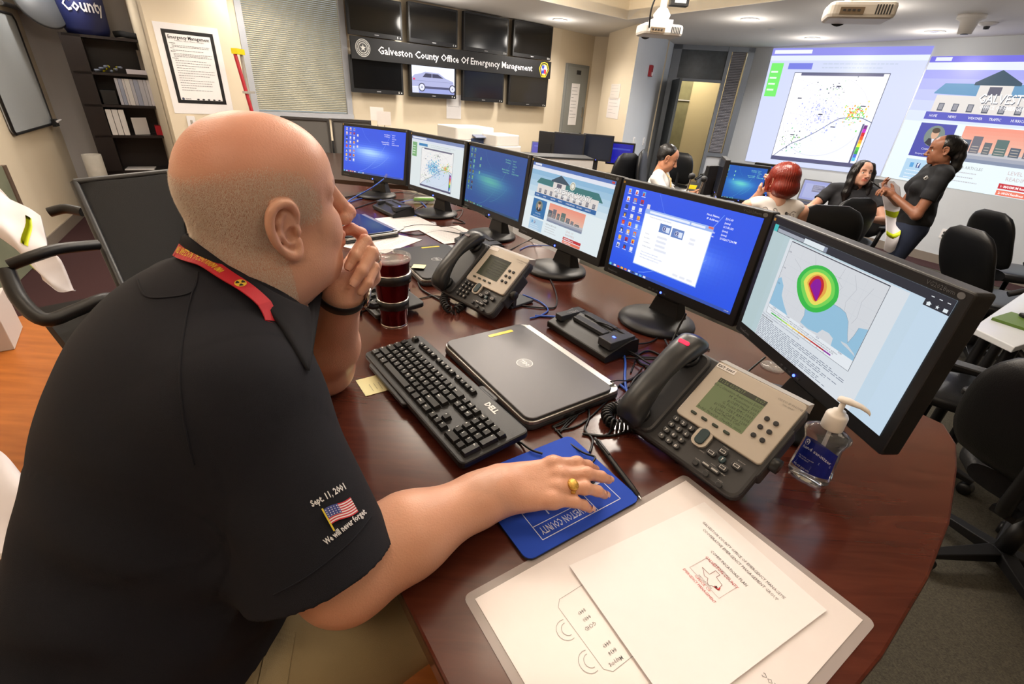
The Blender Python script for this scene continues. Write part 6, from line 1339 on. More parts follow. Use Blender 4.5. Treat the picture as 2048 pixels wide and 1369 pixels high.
# lanyard
LP = [(352, 494), (375, 509), (403, 528), (430, 547), (457, 566), (483, 582), (508, 602), (530, 624), (548, 646)]
LPs = [(p.x, p.y) for p in smoothpath([(a, b_, 0) for a, b_ in LP], 6)]
LA_, LAn = track(LP, ns_f, .0085, 6, 8); q_ = np.clip((np.arange(len(LA_))-len(LA_)+9)/9, 0, 1)[:, None]; LA_ = LA_-LAn*.012*q_; LAm = mirrored(LA_, CU[0]); LNm = mirrored(LAn, np.zeros(3)); LNm /= np.linalg.norm(LNm, axis=1)[:, None]; R = []; nL = len(LAm)
for i in range(nL):
    t_ = nrm(LAm[(i+1) % nL]-LAm[i-1]); s_ = nrm(np.cross(LNm[i], t_)); c_ = LAm[i]; R.append([tuple(q-mo) for q in (c_-s_*.0100, c_+s_*.0100, c_+s_*.0100+LNm[i]*.0015, c_-s_*.0100+LNm[i]*.0015)])
lan = B().loft(R+[R[0]], cap=False, smooth=False).build('lanyard', mat('red_lanyard', (190, 24, 44), .5, bump=.3, bscale=2500), man)
def band_decal(name, b2, s0, ds, half):
    """b2 holds x along the band in px, y across in px"""
    cu = np.array(cum); V_ = []
    for x, y, z_ in b2.v:
        s_ = min(max(s0+ds*x, 0), cu[-1]-1e-3); k = int(np.searchsorted(cu, s_, side='right')-1); f_ = (s_-cu[k])/(cu[k+1]-cu[k]); p = LA_[k]*(1-f_)+LA_[k+1]*f_; nn_ = nrm(LAn[k]*(1-f_)+LAn[k+1]*f_); t_ = nrm(LA_[min(k+2, len(LA_)-1)]-LA_[max(k-1, 0)]); sd__ = nrm(np.cross(nn_, t_))
        if sd__[2] > 0: sd__ = -sd__
        V_.append(tuple(p+nn_*(.0019+z_)+sd__*y*half-mo))
    b2.v = V_; return b2.build(name, printed(.5), man)
cum = [0]
for p, q in zip(LPs[:-1], LPs[1:]): cum.append(cum[-1]+math.hypot(q[0]-p[0], q[1]-p[1]))
def lan_tf(s, v):     # s in px along the band, v in px across it
    j = min(len(cum)-2, max(0, next((i for i in range(len(cum)-1) if cum[i+1] >= s), len(cum)-2))); f_ = (s-cum[j])/(cum[j+1]-cum[j]); (ax_, ay_), (bx_, by_) = LPs[j], LPs[j+1]
    L_ = math.hypot(bx_-ax_, by_-ay_); return (ax_+(bx_-ax_)*f_-(by_-ay_)/L_*v, ay_+(by_-ay_)*f_+(bx_-ax_)/L_*v)
b = B(); b.col = lin((226, 190, 50)); b.text('WMD RADIOLOGICAL/NUCLEAR TEAM', 0, -5.2, 10, w=100, bold=.02, col=(226, 190, 50)); band_decal('lanyard_lettering', b, 112, -1, .00088)
b = B(); b.disc(0, 0, 9, .0002, (226, 190, 50), 24)
b.col = lin((20, 20, 20))
for k in range(3):
    T_ = np.linspace(k*2*PI/3, k*2*PI/3+PI/3, 6); b.poly([(7.4*math.cos(t_), 7.4*math.sin(t_)) for t_ in T_]+[(2*math.cos(t_), 2*math.sin(t_)) for t_ in T_[::-1]], .0005)
band_decal('radiation_symbol', b, 152, 1, .00088)
b = B(); b.text('Sept. 11, 2001', 0, 0, .175, w=1, bold=.03); decal('sleeve_date', b, curved(624, 1015, 690, 979, 0), shirt_f, EMB, man)
b = B(); b.text('We will never forget', 0, 0, .125, w=1, bold=.03); decal('sleeve_motto', b, curved(652, 1091, 731, 1028, 0), shirt_f, EMB, man)
b = B(); wv = lambda u: .06*math.sin(u*6.0+.3)
for i in range(13):
    b.col = lin((190, 40, 56) if i % 2 == 0 else (226, 222, 226))
    for k in range(10): u0, u1 = k/10, (k+1)/10; b.poly([(u0, 1-(i+1)/13+wv(u0)), (u1, 1-(i+1)/13+wv(u1)), (u1, 1-i/13+wv(u1)), (u0, 1-i/13+wv(u0))])
b.col = lin((52, 66, 140))
for k in range(5): u0, u1 = k/10, (k+1)/10; b.poly([(u0, .40+wv(u0)), (u1, .40+wv(u1)), (u1, 1.01+wv(u1)), (u0, 1.01+wv(u0))], .0004)
for i in range(5):
    for j in range(4): b.disc(.05+.1*i, .48+.14*j+wv(.05+.1*i), .022, .0008, (230, 230, 235), 5, ry=.035)
b.line([(-.03, 1.12), (-.03, -.42)], .06, .0004, (214, 190, 50))
decal('sleeve_flag', b, lambda u, v: (646+52*u+16*(1-v), 1021-25*u+29*(1-v)), shirt_f, printed(.6), man)
# seams of the shirt
def ridge(name, px, f, m, parent, r=.0011, lift=.0004):
    P = smoothpath([(x_, y_, 0) for x_, y_ in px], 8); Q, n_ = hitpx(f, [p.x for p in P], [p.y for p in P]); o_ = np.array(parent.location)
    return B().tube([tuple(q+nn__*lift-o_) for q, nn__ in zip(Q, n_)], r, 6).build(name, m, parent)
ridge('shoulder_seam', [(392, 560), (372, 640), (360, 740), (368, 840), (388, 930)], shirt_f, NAVY, man); ridge('yoke_seam', [(275, 560), (290, 592), (330, 596), (384, 584), (396, 545)], shirt_f, NAVY, man)
def cufftf(u, v): return (757+(572-757)*u-12*v, 1058+(1212-1058)*u-24*v)
ridge('cuff_seam', [(742, 1034), (700, 1085), (620, 1150), (548, 1190)], shirt_f, NAVY, man, .0009)
# watch, rings
wd_ = nrm(Lwr-Lel); wa = Lwr+wd_*.010
STR = mat('black_watch_strap', (22, 22, 24), .5)
ringband('watch_strap', wa-wd_*.010, wa+wd_*.010, [(.0395, 0), (.0405, .001), (.0405, .019), (.0395, .020), (.036, .010), (.0395, 0)], STR, man)
wn = nrm(np.array(DP(712, 582, .5))-np.array(DP(690, 585, .5))+0); wn = nrm(wn-wd_*(wn @ wd_))
wc = wa+wn*.041; b = B(); b.lathe([(.001, .004), (.017, .004), (.019, .002), (.019, -.004), (.001, -.004)], 28); b.build('watch_case', STEEL, man, Matrix.Translation(Vector(wc-mo)) @ Vector(wn).to_track_quat('Z', 'Y').to_matrix().to_4x4())
rp, rq = chains[2][0], chains[2][1]; rd_ = nrm(rq-rp); rc_ = rp+(rq-rp)*.72
ringband('wedding_ring', rc_-rd_*.0025, rc_+rd_*.0025, [(.0128, 0), (.0138, .0006), (.0138, .0044), (.0128, .005), (.0120, .0025), (.0128, 0)], STEEL, man)
g_mcp, g_pip = rh.W((.091, -.012, 0)), None
ch = [q for q in rh.p if q[0] == 'c']
# ring finger of the right hand: first joint found from its stored chain
rf = min(ch, key=lambda q: np.linalg.norm(q[1]-g_mcp)); gd_ = nrm(rf[2]-rf[1]); gc_ = rf[1]+(rf[2]-rf[1])*.50
GOLD = mat('gold', (214, 172, 90), .25, 1.0, bump=.5, bscale=900)
ringband('gold_ring', gc_-gd_*.004, gc_+gd_*.004, [(.0116, 0), (.0128, .001), (.0128, .007), (.0116, .008), (.0108, .004), (.0116, 0)], GOLD, man)
up_ = nrm(hX[2]-gd_*(hX[2] @ gd_)); b = B(); b.lathe([(.001, .0045), (.004, .0042), (.0052, .003), (.0075, .0022), (.0088, 0), (.0088, -.003), (.001, -.003)], 24, sy=1.15)
for k in range(10): a = 2*PI*k/10; b.lathe([(.0001, .003), (.0009, .0024), (.0009, .001)], 6, c=(.0068*math.cos(a), .0078*math.sin(a)))
b.build('gold_ring_crest', GOLD, man, Matrix.Translation(Vector(gc_+up_*.0125-mo)) @ Vector(up_).to_track_quat('Z', 'Y').to_matrix().to_4x4())
# trousers, belt, shoes
tr = G(.05); tr.ell(PEL+np.array((0, 0, -.02)), (.18, .15, .10), TRr)
Rk, Lk = np.array((-.02, .56, .55)), np.array((-.24, .86, .54)); Rh, Lh_ = PEL+RT*.10+np.array((0, 0, -.04)), PEL-RT*.10+np.array((0, 0, -.04))
for h_, k_2 in ((Rh, Rk), (Lh_, Lk)): tr.cap(h_, k_2, .105, .078, k=.05).cap(k_2, k_2+np.array((-.02, -.03, -.42)), .072, .055, k=.04)
def tr_f(P):
    D = tr.ev(P); q = P-np.array((-.32, .36, .6)); w = .0035*np.sin(q[:, 0]*60+q[:, 1]*30)*np.exp(-(q**2).sum(1)/.03)+.003*np.sin((q[:, 0]-q[:, 1])*70+2)*np.exp(-((P-np.array((-.2, .45, .6)))**2).sum(1)/.02); return (D+w).astype(f32)
V, F = nets(tr_f, (-.75, .05, .02), (.12, 1.05, .72), .006); mesh_np('trousers', V, F, KHAKI, None, man)
b = B(); c = B(); c.rect(0, 0, 1, 1)
def patch(name, quad, f, m, parent, lift=.002, n=10):
    (x0_, y0_), (x1_, y1_), (x2_, y2_), (x3_, y3_) = quad; U = np.linspace(0, 1, n+1); PX, PY = [], []
    for v in U:
        for u in U: PX.append((x0_*(1-u)+x1_*u)*(1-v)+(x3_*(1-u)+x2_*u)*v); PY.append((y0_*(1-u)+y1_*u)*(1-v)+(y3_*(1-u)+y2_*u)*v)
    P, n_ = hitpx(f, PX, PY); o_ = np.array(parent.location); R = [[tuple(P[j*(n+1)+i]+n_[j*(n+1)+i]*lift-o_) for i in range(n+1)]+[tuple(P[j*(n+1)+i]+n_[j*(n+1)+i]*-.001-o_) for i in range(n, -1, -1)] for j in range(n+1)]
    return B().loft(R, smooth=False).build(name, m, parent)
patch('cargo_pocket', [(541, 1250), (592, 1266), (574, 1372), (515, 1372)], tr_f, KHAKI, man)
belt = ribbon('belt', [(440, 1232), (480, 1206), (520, 1193), (560, 1190)], .032, mat('black_belt', (20, 18, 18), .4), tr_f, .003)
for k_2 in (Rk, Lk):
    sh = G(.03); a = k_2+np.array((-.02, -.03, -.48)); sh.cap(a, a+FW*.15+np.array((0, 0, -.01)), .048, .042); sh.cut = [(np.array((0, 0, .004), f32), np.array((0, 0, -1.0), f32))]
    V, F = nets(sh.ev, a-.1, a+np.array((.25, .25, .1)), .007); mesh_np('shoe', V, F, mat('brown_shoe', (60, 42, 30), .4), None, man)
# ---------------------------------------------------------------- office chairs
def office_chair(lab, x, y, rz, z=FLC, back_h=.62, back_w=.50, leather=True, arms=True, grp=None, wide_top=.9, tall=1.0, rec=.10):
    """local: sitter faces +x"""
    m = LEATHER if leather else CLOTHB
    t = thing('office_chair', lab, 'chair', (x, y, z), rz, grp)
    b = B(); R = []
    for i in range(9):
        u = i/8; xx = -.24+.50*u; hw = .25*(1-.35*abs(2*u-1)**4); R.append([(xx, hw*math.copysign(abs(math.cos(a))**.6, math.cos(a)), .47+.045*math.copysign(abs(math.sin(a))**.7, math.sin(a))) for a in [2*PI*k/20 for k in range(20)]])
    b.loft(R, smooth=True); b.build('seat', m, t)
    b = B(); R = []; z0 = .52
    for i in range(15):
        v = i/14; zz_ = z0+back_h*v; k = (1-abs(2*v-1)**3.2*(.42 if v > .5 else .30)); hw = back_w/2*k*(1-(1-wide_top)*v); xb = -.25-rec*v-.03*math.sin(v*3); th = .045*(1-.5*abs(2*v-1)**5)
        if i in (0, 14): hw *= .75; th *= .4
        R.append([(xb+th*math.copysign(abs(math.sin(a))**.8, math.sin(a)), hw*math.copysign(abs(math.cos(a))**.75, math.cos(a)), zz_) for a in [2*PI*k_/24 for k_ in range(24)]])
    b.loft(R, smooth=True); b.build('backrest', m, t)
    b = B(); b.box(-.30, -.05, -.035, .035, .40, .425); b.tube(smoothpath([(-.20, 0, .41), (-.31, 0, .43), (-.33, 0, .56), (-.345, 0, .75)], 5), .022, 8); b.build('back_bracket', BLACK, t)
    b = B(); b.lathe([(.001, .10), (.03, .10), (.03, .26), (.02, .26), (.02, .42), (.001, .42)], 16); b.build('gas_column', BLACK, t)
    for k in range(5):
        a = 2*PI*k/5+.3; ca_, sa_ = math.cos(a), math.sin(a); b = B(); b.T = Matrix.Rotation(a, 4, 'Z'); b.loft([[(0, -.03, .07), (0, .03, .07), (0, .03, .12), (0, -.03, .12)], [(.30, -.018, .065), (.30, .018, .065), (.30, .018, .09), (.30, -.018, .09)]]); b.build('base_leg', BLACK, t, bevel=.004)
        b = B(); b.T = Matrix.Rotation(a, 4, 'Z') @ Matrix.Translation((.29, 0, .031)) @ Matrix.Rotation(PI/2, 4, 'X'); b.lathe([(.001, -.025), (.028, -.025), (.030, -.018), (.030, .018), (.028, .025), (.001, .025)], 18); b.build('caster', BLACK, t)
    if arms:
        for s_ in (1, -1): b = B(); b.tube(smoothpath([(.06, s_*.25, .44), (.10, s_*.29, .52), (.08, s_*.30, .64), (-.02, s_*.30, .68), (-.16, s_*.29, .67), (-.25, s_*.25, .62)], 5), .020, 8); b.rbox(-.16, .10, s_*.30-.035, s_*.30+.035, .675, .70, .02, bev=.006); b.build('armrest', BLACK, t)
    return t
def pxy(px, py, z): p = ZP(px, py, z); return p.x, p.y
# ================================================================ the other people
def figure(name, lab, x, y, az, stand, head_az, head_pitch, arms, top_c, sleeve, leg_c, hair, skin, h=1.0, z0=FLC, lean=0.0, res=.006, female=True, knees=None, extra=None, top_name='shirt'):
    """local frame: x forward, y left, z up; joints given locally in metres above the floor"""
    a = math.radians(az); o = np.array((x, y, z0)); R = np.array([(math.cos(a), math.sin(a), 0), (-math.sin(a), math.cos(a), 0), (0, 0, 1.0)])
    t = thing(name, lab, 'person', (x, y, z0)); mo_ = np.array((x, y, z0))
    hip = .90*h if stand else .52; neck_z = hip+.50*h; hc_z = neck_z+.128*h; w = .165 if female else .215
    pel = np.array((0, 0, hip)); ch = np.array((.02+lean*.5, 0, hip+.33*h)); nb = np.array((.0+lean*.8, 0, neck_z)); hc = np.array((.03+lean, 0, hc_z))
    ha = math.radians(az+head_az); hx_ = np.array((math.cos(ha)*math.cos(math.radians(head_pitch)), math.sin(ha)*math.cos(math.radians(head_pitch)), math.sin(math.radians(head_pitch))))
    HRl = rot_from(hx_, (0, 0, 1)); Wp = lambda p: o+np.array(p) @ R; HCw = Wp(hc); hs = .96*h if female else 1.0*h
    hd = head_group(HCw, HRl, hs); es = [ear_group(HCw, HRl, hs, s_) for s_ in (1, -1)]
    nkg = G(.02).at(o, R); nkg.cap(hc+(-.02, 0, -.05), nb+(-.01, 0, -.03), .047 if female else .055, .055 if female else .062)
    core_ = G(.05).at(o, R); core_.ell(ch, (.095, w*.95, .14)).ell(pel, (.10, w*.95, .11)).ell((pel+ch)/2, (.09, w*.8, .13))
    sh = [nb+np.array((.0, s_*w*1.05, -.055*h)) for s_ in (1, -1)]
    ag = G(.02).at(o, R); hands_ = []
    for s_, (el, wr) in zip(sh, arms):
        el = np.array(el, float); wr = np.array(wr, float); ag.cap(s_, el, .046, .038).cap(el, wr, .038, .024)
        d_ = (wr-el)/np.linalg.norm(wr-el); dw = d_ @ R; side = nrm(np.cross((0, 0, 1.0), dw)); Rh_ = np.array([dw, side*(1 if s_[1] < 0 else -1), np.cross(dw, side*(1 if s_[1] < 0 else -1))])
        if Rh_[2][2] < 0: pass
        hg, _t = hand(o+wr @ R, Rh_, .92 if female else 1.0, [(30, 45, 25)]*4, [6, 2, -2, -6], [(.02, .024, -.01), (.045, .045, -.02), (.070, .045, -.035), (.088, .036, -.045)]); hands_.append(hg)
    legs = G(.03).at(o, R); hipj = [pel+np.array((0, s_*.085, -.06)) for s_ in (1, -1)]
    if stand: kn = knees or [np.array((.03, .10, .48*h)), np.array((-.02, -.10, .48*h))]; an = [np.array((.0, .10, .09)), np.array((-.06, -.11, .09))]
    else: kn = [np.array((.42, .12, .50)), np.array((.42, -.12, .50))]; an = [np.array((.40, .12, .09)), np.array((.40, -.12, .09))]
    lw = 1.0
    for hj, k_3, a_3 in zip(hipj, kn, an): legs.cap(hj, k_3, .092, .060).cap(k_3, a_3, .058, .040)
    legs.ell(pel+np.array((0, 0, -.02)), (.115, w*1.02, .11))
    def bf(P):
        D = core_.ev(P)
        for g_, k in [(nkg, .03), (hd, .02), (es[0], .004), (es[1], .004), (ag, .02)]+[(q, .015) for q in hands_]:
            d = g_.ev(P); hh_ = np.maximum(k-np.abs(D-d), 0)/k; D = np.minimum(D, d)-hh_*hh_*k*.25
        return D
    P_ = [o+np.array(p) @ R for p in [pel, ch, hc]+sh+[q for a_ in arms for q in a_]]; lo_, hi_ = bb(P_, .2)
    hlo, hhi = bb([HCw], .15); V, F = multi(bf, (lo_, hi_, res), [(hlo, hhi, .0035)])
    c_ = np.ones((len(V), 3)); L_ = (V-HCw) @ HRl.T/hs; m_ = (L_[:, 0] > .078)*(np.abs(L_[:, 1]) < .03)*(np.abs(L_[:, 2]+.066) < .013); c_[m_ > 0] = (.85, .5, .48); m_ = (L_[:, 0] > .05)*(np.abs(L_[:, 2]-.026) < .006)*(np.abs(L_[:, 1]) < .05)*(np.abs(L_[:, 1]) > .012); c_[m_ > 0] = (.25, .2, .18)
    mesh_np('body', V, F, skin, c_, t)
    for s_ in (1, -1):
        e = HCw+np.array((.0680, s_*.031, .0005))*hs @ HRl; eb_ = B(); eb_.lathe([(.0148*math.sin(t_), -.0148*math.cos(t_)) for t_ in [PI*k/12 for k in range(1, 12)]], 14); eb_.build('eyeball', mat('eye_white', (214, 208, 200), .15), t, Matrix.Translation(Vector(e)-t.location)); 
        e2 = e+hx_*.0110; eb_ = B(); eb_.lathe([(.0001, .004), (.004, .0034), (.0058, .001)], 12, cap=False); eb_.build('iris', mat('dark_iris', (34, 24, 20), .2), t, Matrix.Translation(Vector(e2)-t.location) @ Vector(hx_).to_track_quat('Z', 'Y').to_matrix().to_4x4())
    # top
    tg_ = G(.05).at(o, R); tg_.ell(ch, (.115, w*1.06, .16)).ell(pel+np.array((0, 0, .04)), (.122, w*1.06, .12)).ell((pel+ch)/2, (.108, w*.95, .14)).cap(sh[0]*.72+nb*.28, sh[1]*.72+nb*.28, .058, k=.03)
    if female: tg_.ell(ch+np.array((.085, .07, -.02)), (.05, .055, .055), k=.03).ell(ch+np.array((.085, -.07, -.02)), (.05, .055, .055), k=.03)
    sg = []
    for s_, (el, wr) in zip(sh, arms):
        if sleeve <= 0: continue
        el = np.array(el, float); g_ = G(.02).at(o, R); L2 = min(1, sleeve)
        g_.cap(s_, s_+(el-s_)*(L2*1.3 if sleeve < 1 else 1.0), .060, .056)
        if sleeve > 1: g_.cap(el, el+(np.array(wr)-el)*(sleeve-1), .054, .042)
        else: pt = o+(s_+(el-s_)*L2) @ R; n_ = nrm((el-s_) @ R); g_.cut = [(pt.astype(f32), n_.astype(f32))]
        sg.append(g_)
    def tf_(P):
        D = tg_.ev(P)
        for g_ in sg: d = g_.ev(P); k = .03; hh_ = np.maximum(k-np.abs(D-d), 0)/k; D = np.minimum(D, d)-hh_*hh_*k*.25
        q = P-o; D = D+(.0028*np.sin(q[:, 2]*55+q[:, 0]*40+1.2*np.sin(q[:, 1]*30))).astype(f32)
        return np.maximum(D, (.058-np.linalg.norm((P-(o+(nb+np.array((.02, 0, .02))) @ R))*np.array((1, 1, .8)), axis=1)).astype(f32))
    V, F = nets(tf_, lo_, hi_, res*.9); mesh_np(top_name, V, F, top_c, None, t)
    lo2, hi2 = bb([o+q @ R for q in hipj+list(kn)+an], .16); V, F = nets(legs.ev, lo2, hi2, res); mesh_np('trousers', V, F, leg_c, None, t)
    for a_3 in an:
        s3 = G(.02).at(o, R); s3.cap(a_3+np.array((-.02, 0, -.045)), a_3+np.array((.13, 0, -.055)), .038, .034); s3.cut = [(np.array((0, 0, z0+.002), f32), np.array((0, 0, -1.0), f32))]
        c4 = o+a_3 @ R; V, F = nets(s3.ev, c4-.2, c4+.2, .008); mesh_np('shoe', V, F, BLACK, None, t)
    if hair:
        hm2, fn = hair; hg = G(.02).at(HCw, HRl, hs); fn(hg); 
        face = G(.01).at(HCw, HRl, hs); face.ell((.085, 0, -.035), (.060, .060, .078)); 
        def hf(P):
            q = (P-HCw) @ HRl.T/hs; an_ = np.arctan2(q[:, 1], -q[:, 0]-.02); D = hg.ev(P)+(.0013*np.sin(an_*46+q[:, 2]*22)+.0008*np.sin(an_*90)).astype(f32); return np.maximum(D, -face.ev(P))
        V, F = nets(hf, HCw-np.array((.26, .26, .52)), HCw+np.array((.26, .26, .22)), .0045); mesh_np('hair', V, F, hm2, None, t)
    if extra: extra(t, o, R, HCw, HRl, ch, nb, tf_)
    return t
DSK = skin_mat('tan_skin', (190, 134, 104)); LSK = skin_mat('light_skin', (212, 162, 138)); BSK = skin_mat('brown_skin', (150, 100, 76))
KH2 = mat('dark_trousers', (44, 44, 52), .8)
def hairM(n, c, r=.35): return mat(n, c, r, noise=.35, nscale=90, spec=.6)
# man in white shirt
def short_hair(g): g.ell((-.022, 0, .045), (.098, .082, .082)).ell((-.050, 0, .0), (.062, .076, .062)); g.cut = []
def ex_tie(t, o, R, HCw, HRl, ch, nb, f):
    b = B(); P = [nb+np.array((.055, 0, -.02)), ch+np.array((.110, 0, .10)), ch+np.array((.128, 0, 0)), ch+np.array((.130, 0, -.14))]
    Rr = [[tuple((np.array((p[0]+dx, sy*w_, p[2]))) @ R) for dx, sy in ((0, -1), (0, 1), (.008, 1), (.008, -1))] for p, w_ in zip(P, (.016, .026, .032, .036))]
    b.loft(Rr); b.build('necktie', mat('gold_tie', (206, 176, 110), .5), t)
    b = B(); b.rbox(-.03, .03, -.02, .05, 0, .004, .004); b.build('shirt_pocket', mat('white_shirt', (226, 224, 222), .7), t, Matrix.Translation(Vector((ch+np.array((.125, .08, .03))) @ R)))
px_, py_ = pxy(1322, 480, .1)
P1 = YP(1322, 318, 5.1); figure('person', 'man in a white shirt and gold tie looking down beside the black laptop', P1.x-.02, P1.y, -22, False, 14, -22, [((.16, .30, .76), (.38, .22, .80)), ((.20, -.26, .76), (.42, -.14, .80))], mat('white_shirt', (226, 224, 222), .7), 1.7, KH2, (hairM('black_hair', (16, 14, 14)), short_hair), DSK, female=False, lean=.05, extra=ex_tie, z0=P1.z-1.13)
# red-haired woman seen from behind
def bob(g): g.ell((-.020, 0, .032), (.110, .096, .092)).ell((-.045, 0, -.045), (.085, .096, .085)).cap((.030, .075, .0), (.025, .082, -.065), .026, .018).cap((.030, -.075, .0), (.025, -.082, -.065), .026, .018).cap((-.06, .05, -.06), (-.06, -.05, -.06), .038)
def ex_print(t, o, R, HCw, HRl, ch, nb, f):
    r_ = random.Random(5); b = B(); 
    for i in range(26):
        cx0, cz0 = r_.uniform(-.10, .10), r_.uniform(-.16, .10); n_ = r_.randrange(8, 16); rad = r_.uniform(.012, .034)
        pts_ = [(cx0+rad*k/n_*math.cos(k*.9+i), cz0+rad*k/n_*math.sin(k*.9+i)) for k in range(n_)]; b.line(pts_, .0035, 0, (96, 92, 92))
    for i in range(7): b.disc(r_.uniform(-.09, .09), r_.uniform(-.14, .08), r_.uniform(.006, .013), .0, (60, 56, 58), 9)
    V_ = []
    for q in b.v:
        p = o+np.array((ch[0]-.30, q[0], ch[2]+q[1]+.03)) @ R; d_ = R[0]; tt = 0.0
        V_.append((p, d_))
    P = np.array([v[0] for v in V_]); D_ = np.array([v[1] for v in V_]); tt = np.zeros(len(P))
    for _ in range(60): tt += np.minimum(f((P+D_*tt[:, None]).astype(f32)), .02)*.9
    P = P+D_*(tt[:, None]-.0025); b.v = [tuple(p-np.array(t.location)) for p in P]; b.build('shirt_print', printed(.7), t)
P2 = YP(1570, 372, 3.25); figure('person', 'red-haired woman in a sleeveless white top with grey scroll print, seen from behind', P2.x, P2.y, 82, False, 22, -8, [((.24, .26, .74), (.16, .10, 1.02)), ((.20, -.26, .74), (.40, -.12, .78))], mat('white_tank_top', (222, 216, 212), .75), 0, KH2, (hairM('red_hair', (120, 34, 22), .3), bob), LSK, lean=.06, extra=ex_print, z0=P2.z-1.125, top_name='sleeveless_top')
# dark-haired woman looking up
def longh(g):
    g.ell((-.016, 0, .034), (.106, .092, .092)).ell((-.05, 0, -.03), (.08, .092, .09))
    for s_ in (1, -1): g.chain([(.045, s_*.060, .075), (.030, s_*.088, .0), (.020, s_*.092, -.10), (.015, s_*.10, -.20), (.02, s_*.098, -.28)], [.022, .028, .036, .036, .016])
    g.cap((-.06, 0, -.05), (-.07, 0, -.22), .075, .06)
P3 = YP(1722, 345, 4.75); figure('person', 'dark long-haired woman in a charcoal polo looking up toward the standing woman', P3.x, P3.y, -118, False, 24, 8, [((.20, .30, .76), (.40, .10, .78)), ((.16, -.32, .76), (.36, -.16, .78))], mat('charcoal_polo', (38, 38, 42), .8), .55, KH2, (hairM('black_brown_hair', (20, 15, 15)), longh), LSK, z0=P3.z-1.13, lean=.03, h=.97)
# standing woman
def pony(g): g.ell((-.020, 0, .034), (.098, .083, .086)).ell((-.045, 0, -.005), (.062, .076, .070)).chain([(-.08, 0, .03), (-.112, 0, .01), (-.118, 0, -.07), (-.112, 0, -.16), (-.10, 0, -.23)], [.040, .044, .046, .040, .016]); g.cap((-.07, 0, .05), (-.10, 0, .0), .05)
P4 = YP(1893, 306, 4.1)
WH4 = mat('white_print', (226, 226, 228), .6)
def ex_logo(t, o, R, HCw, HRl, ch, nb, f):
    P, n_ = hitpx(f, [1851, 1859, 1856], [357, 358, 364], .5, 6); b = B()
    for dx in (-.012, .012): b.tube([tuple(P[0]+n_[0]*.004-np.array(t.location)+np.array((0, 0, q*.012))+np.array(_r)*(dx*(1.2-abs(q)))) for q in (-1, 0, 1)], .0028, 6)
    b.tube([tuple(P[0]+n_[0]*.004-np.array(t.location)+np.array(_r)*q*.012) for q in (-1, 1)], .0028, 6); b.build('sleeve_logo', WH4, t)
px4 = 158
t4 = figure('person', 'standing woman with a black ponytail, black polo and jeans holding a phone', P4.x, P4.y, px4, True, -8, -10, [((.07, .21, .93), (.25, .06, 1.05)), ((.07, -.20, .93), (.25, -.03, 1.04))], mat('black_polo', (22, 23, 27), .8), .62, mat('dark_jeans', (36, 44, 66), .85, noise=.15, nscale=20), (hairM('black_hair', (16, 14, 14)), pony), BSK, z0=FLC, h=.93, extra=ex_logo, knees=[np.array((.06, .09, .44)), np.array((-.02, -.09, .44))])
a = math.radians(px4); hp = Vector((P4.x+.35*math.cos(a), P4.y+.35*math.sin(a), FLC+1.09)); t = thing('mobile_phone', 'dark mobile phone held by the standing woman', 'phone', M=Matrix.Translation(hp) @ Matrix.Rotation(a, 4, 'Z') @ Matrix.Rotation(-.5, 4, 'Y'))
b = B(); b.rbox(-.07, .07, -.035, .035, -.004, .004, .008, bev=.001); b.build('phone_case', BLACK, t); b = B(); b.box(-.065, .065, -.031, .031, .004, .0045); b.build('phone_glass', glass, t)
# ================================================================ chairs
def chair_at(lab, px, ptop, H, bw, az, **k):
    """places a chair so that the top of its backrest, H above the carpet, is where the photo shows it"""
    p = ZP(px, ptop, FLC+H); a = math.radians(az); return office_chair(lab, p.x+.38*math.cos(a), p.y+.38*math.sin(a), a, z=FLC, back_h=H-.53, back_w=bw, **k)
CHS = [('tall black leather chair back in front of the man in the white shirt', 1262, 305, 1.08, .46, 122, {}), ('black leather chair showing behind another left of the man in the white shirt', 1284, 297, 1.12, .46, -24, {}),
 ('black leather chair just right of the man in the white shirt', 1364, 304, .99, .44, 50, {}), ('large rounded black leather chair right of the red-haired woman', 1672, 410, 1.05, .66, 95, {}),
 ('black leather chair behind the large rounded one, toward the dark-haired woman', 1730, 395, 1.05, .54, 110, {}), ('black leather chair draped with a white vest beside the standing woman', 1772, 358, 1.08, .42, 215, {}),
 ('tall black leather chair at the right edge, nearer the camera', 1972, 455, 1.0, .42, 4, dict(wide_top=1.0, rec=.22)), ('tall black leather chair at the right edge, behind the nearer one', 2012, 421, 1.0, .42, 4, dict(wide_top=1.0, rec=.22)),
 ('black leather chair at the white table by the screen wall', 1048, 271, 1.0, .46, 80, {}), ('black leather chair in front of the dark monitors at the back', 1142, 296, .98, .52, 80, {}), ('black chair behind the dark monitors near the electrical cabinets', 1152, 264, 1.08, .42, -100, {}),
 ('black chair behind the far blue monitor by the grey partitions', 662, 280, 1.05, .40, 110, dict(leather=False)), ('dark chair with a green edge behind the printer', 880, 254, 1.1, .40, -90, dict(leather=False))]
office_chair('large black chair cut off by the right edge, nearest the desk end', 2.02, 1.30, math.radians(22), back_h=.46, back_w=.54)
office_chair('black chair pushed under the white-topped table, its armrest showing beside the near monitor', 2.12, 1.98, math.radians(140), back_h=.42, back_w=.42)
for lab, px, py, H_, bw_, az, kw in CHS: chair_at(lab, px, py, H_, bw_, az, **kw)
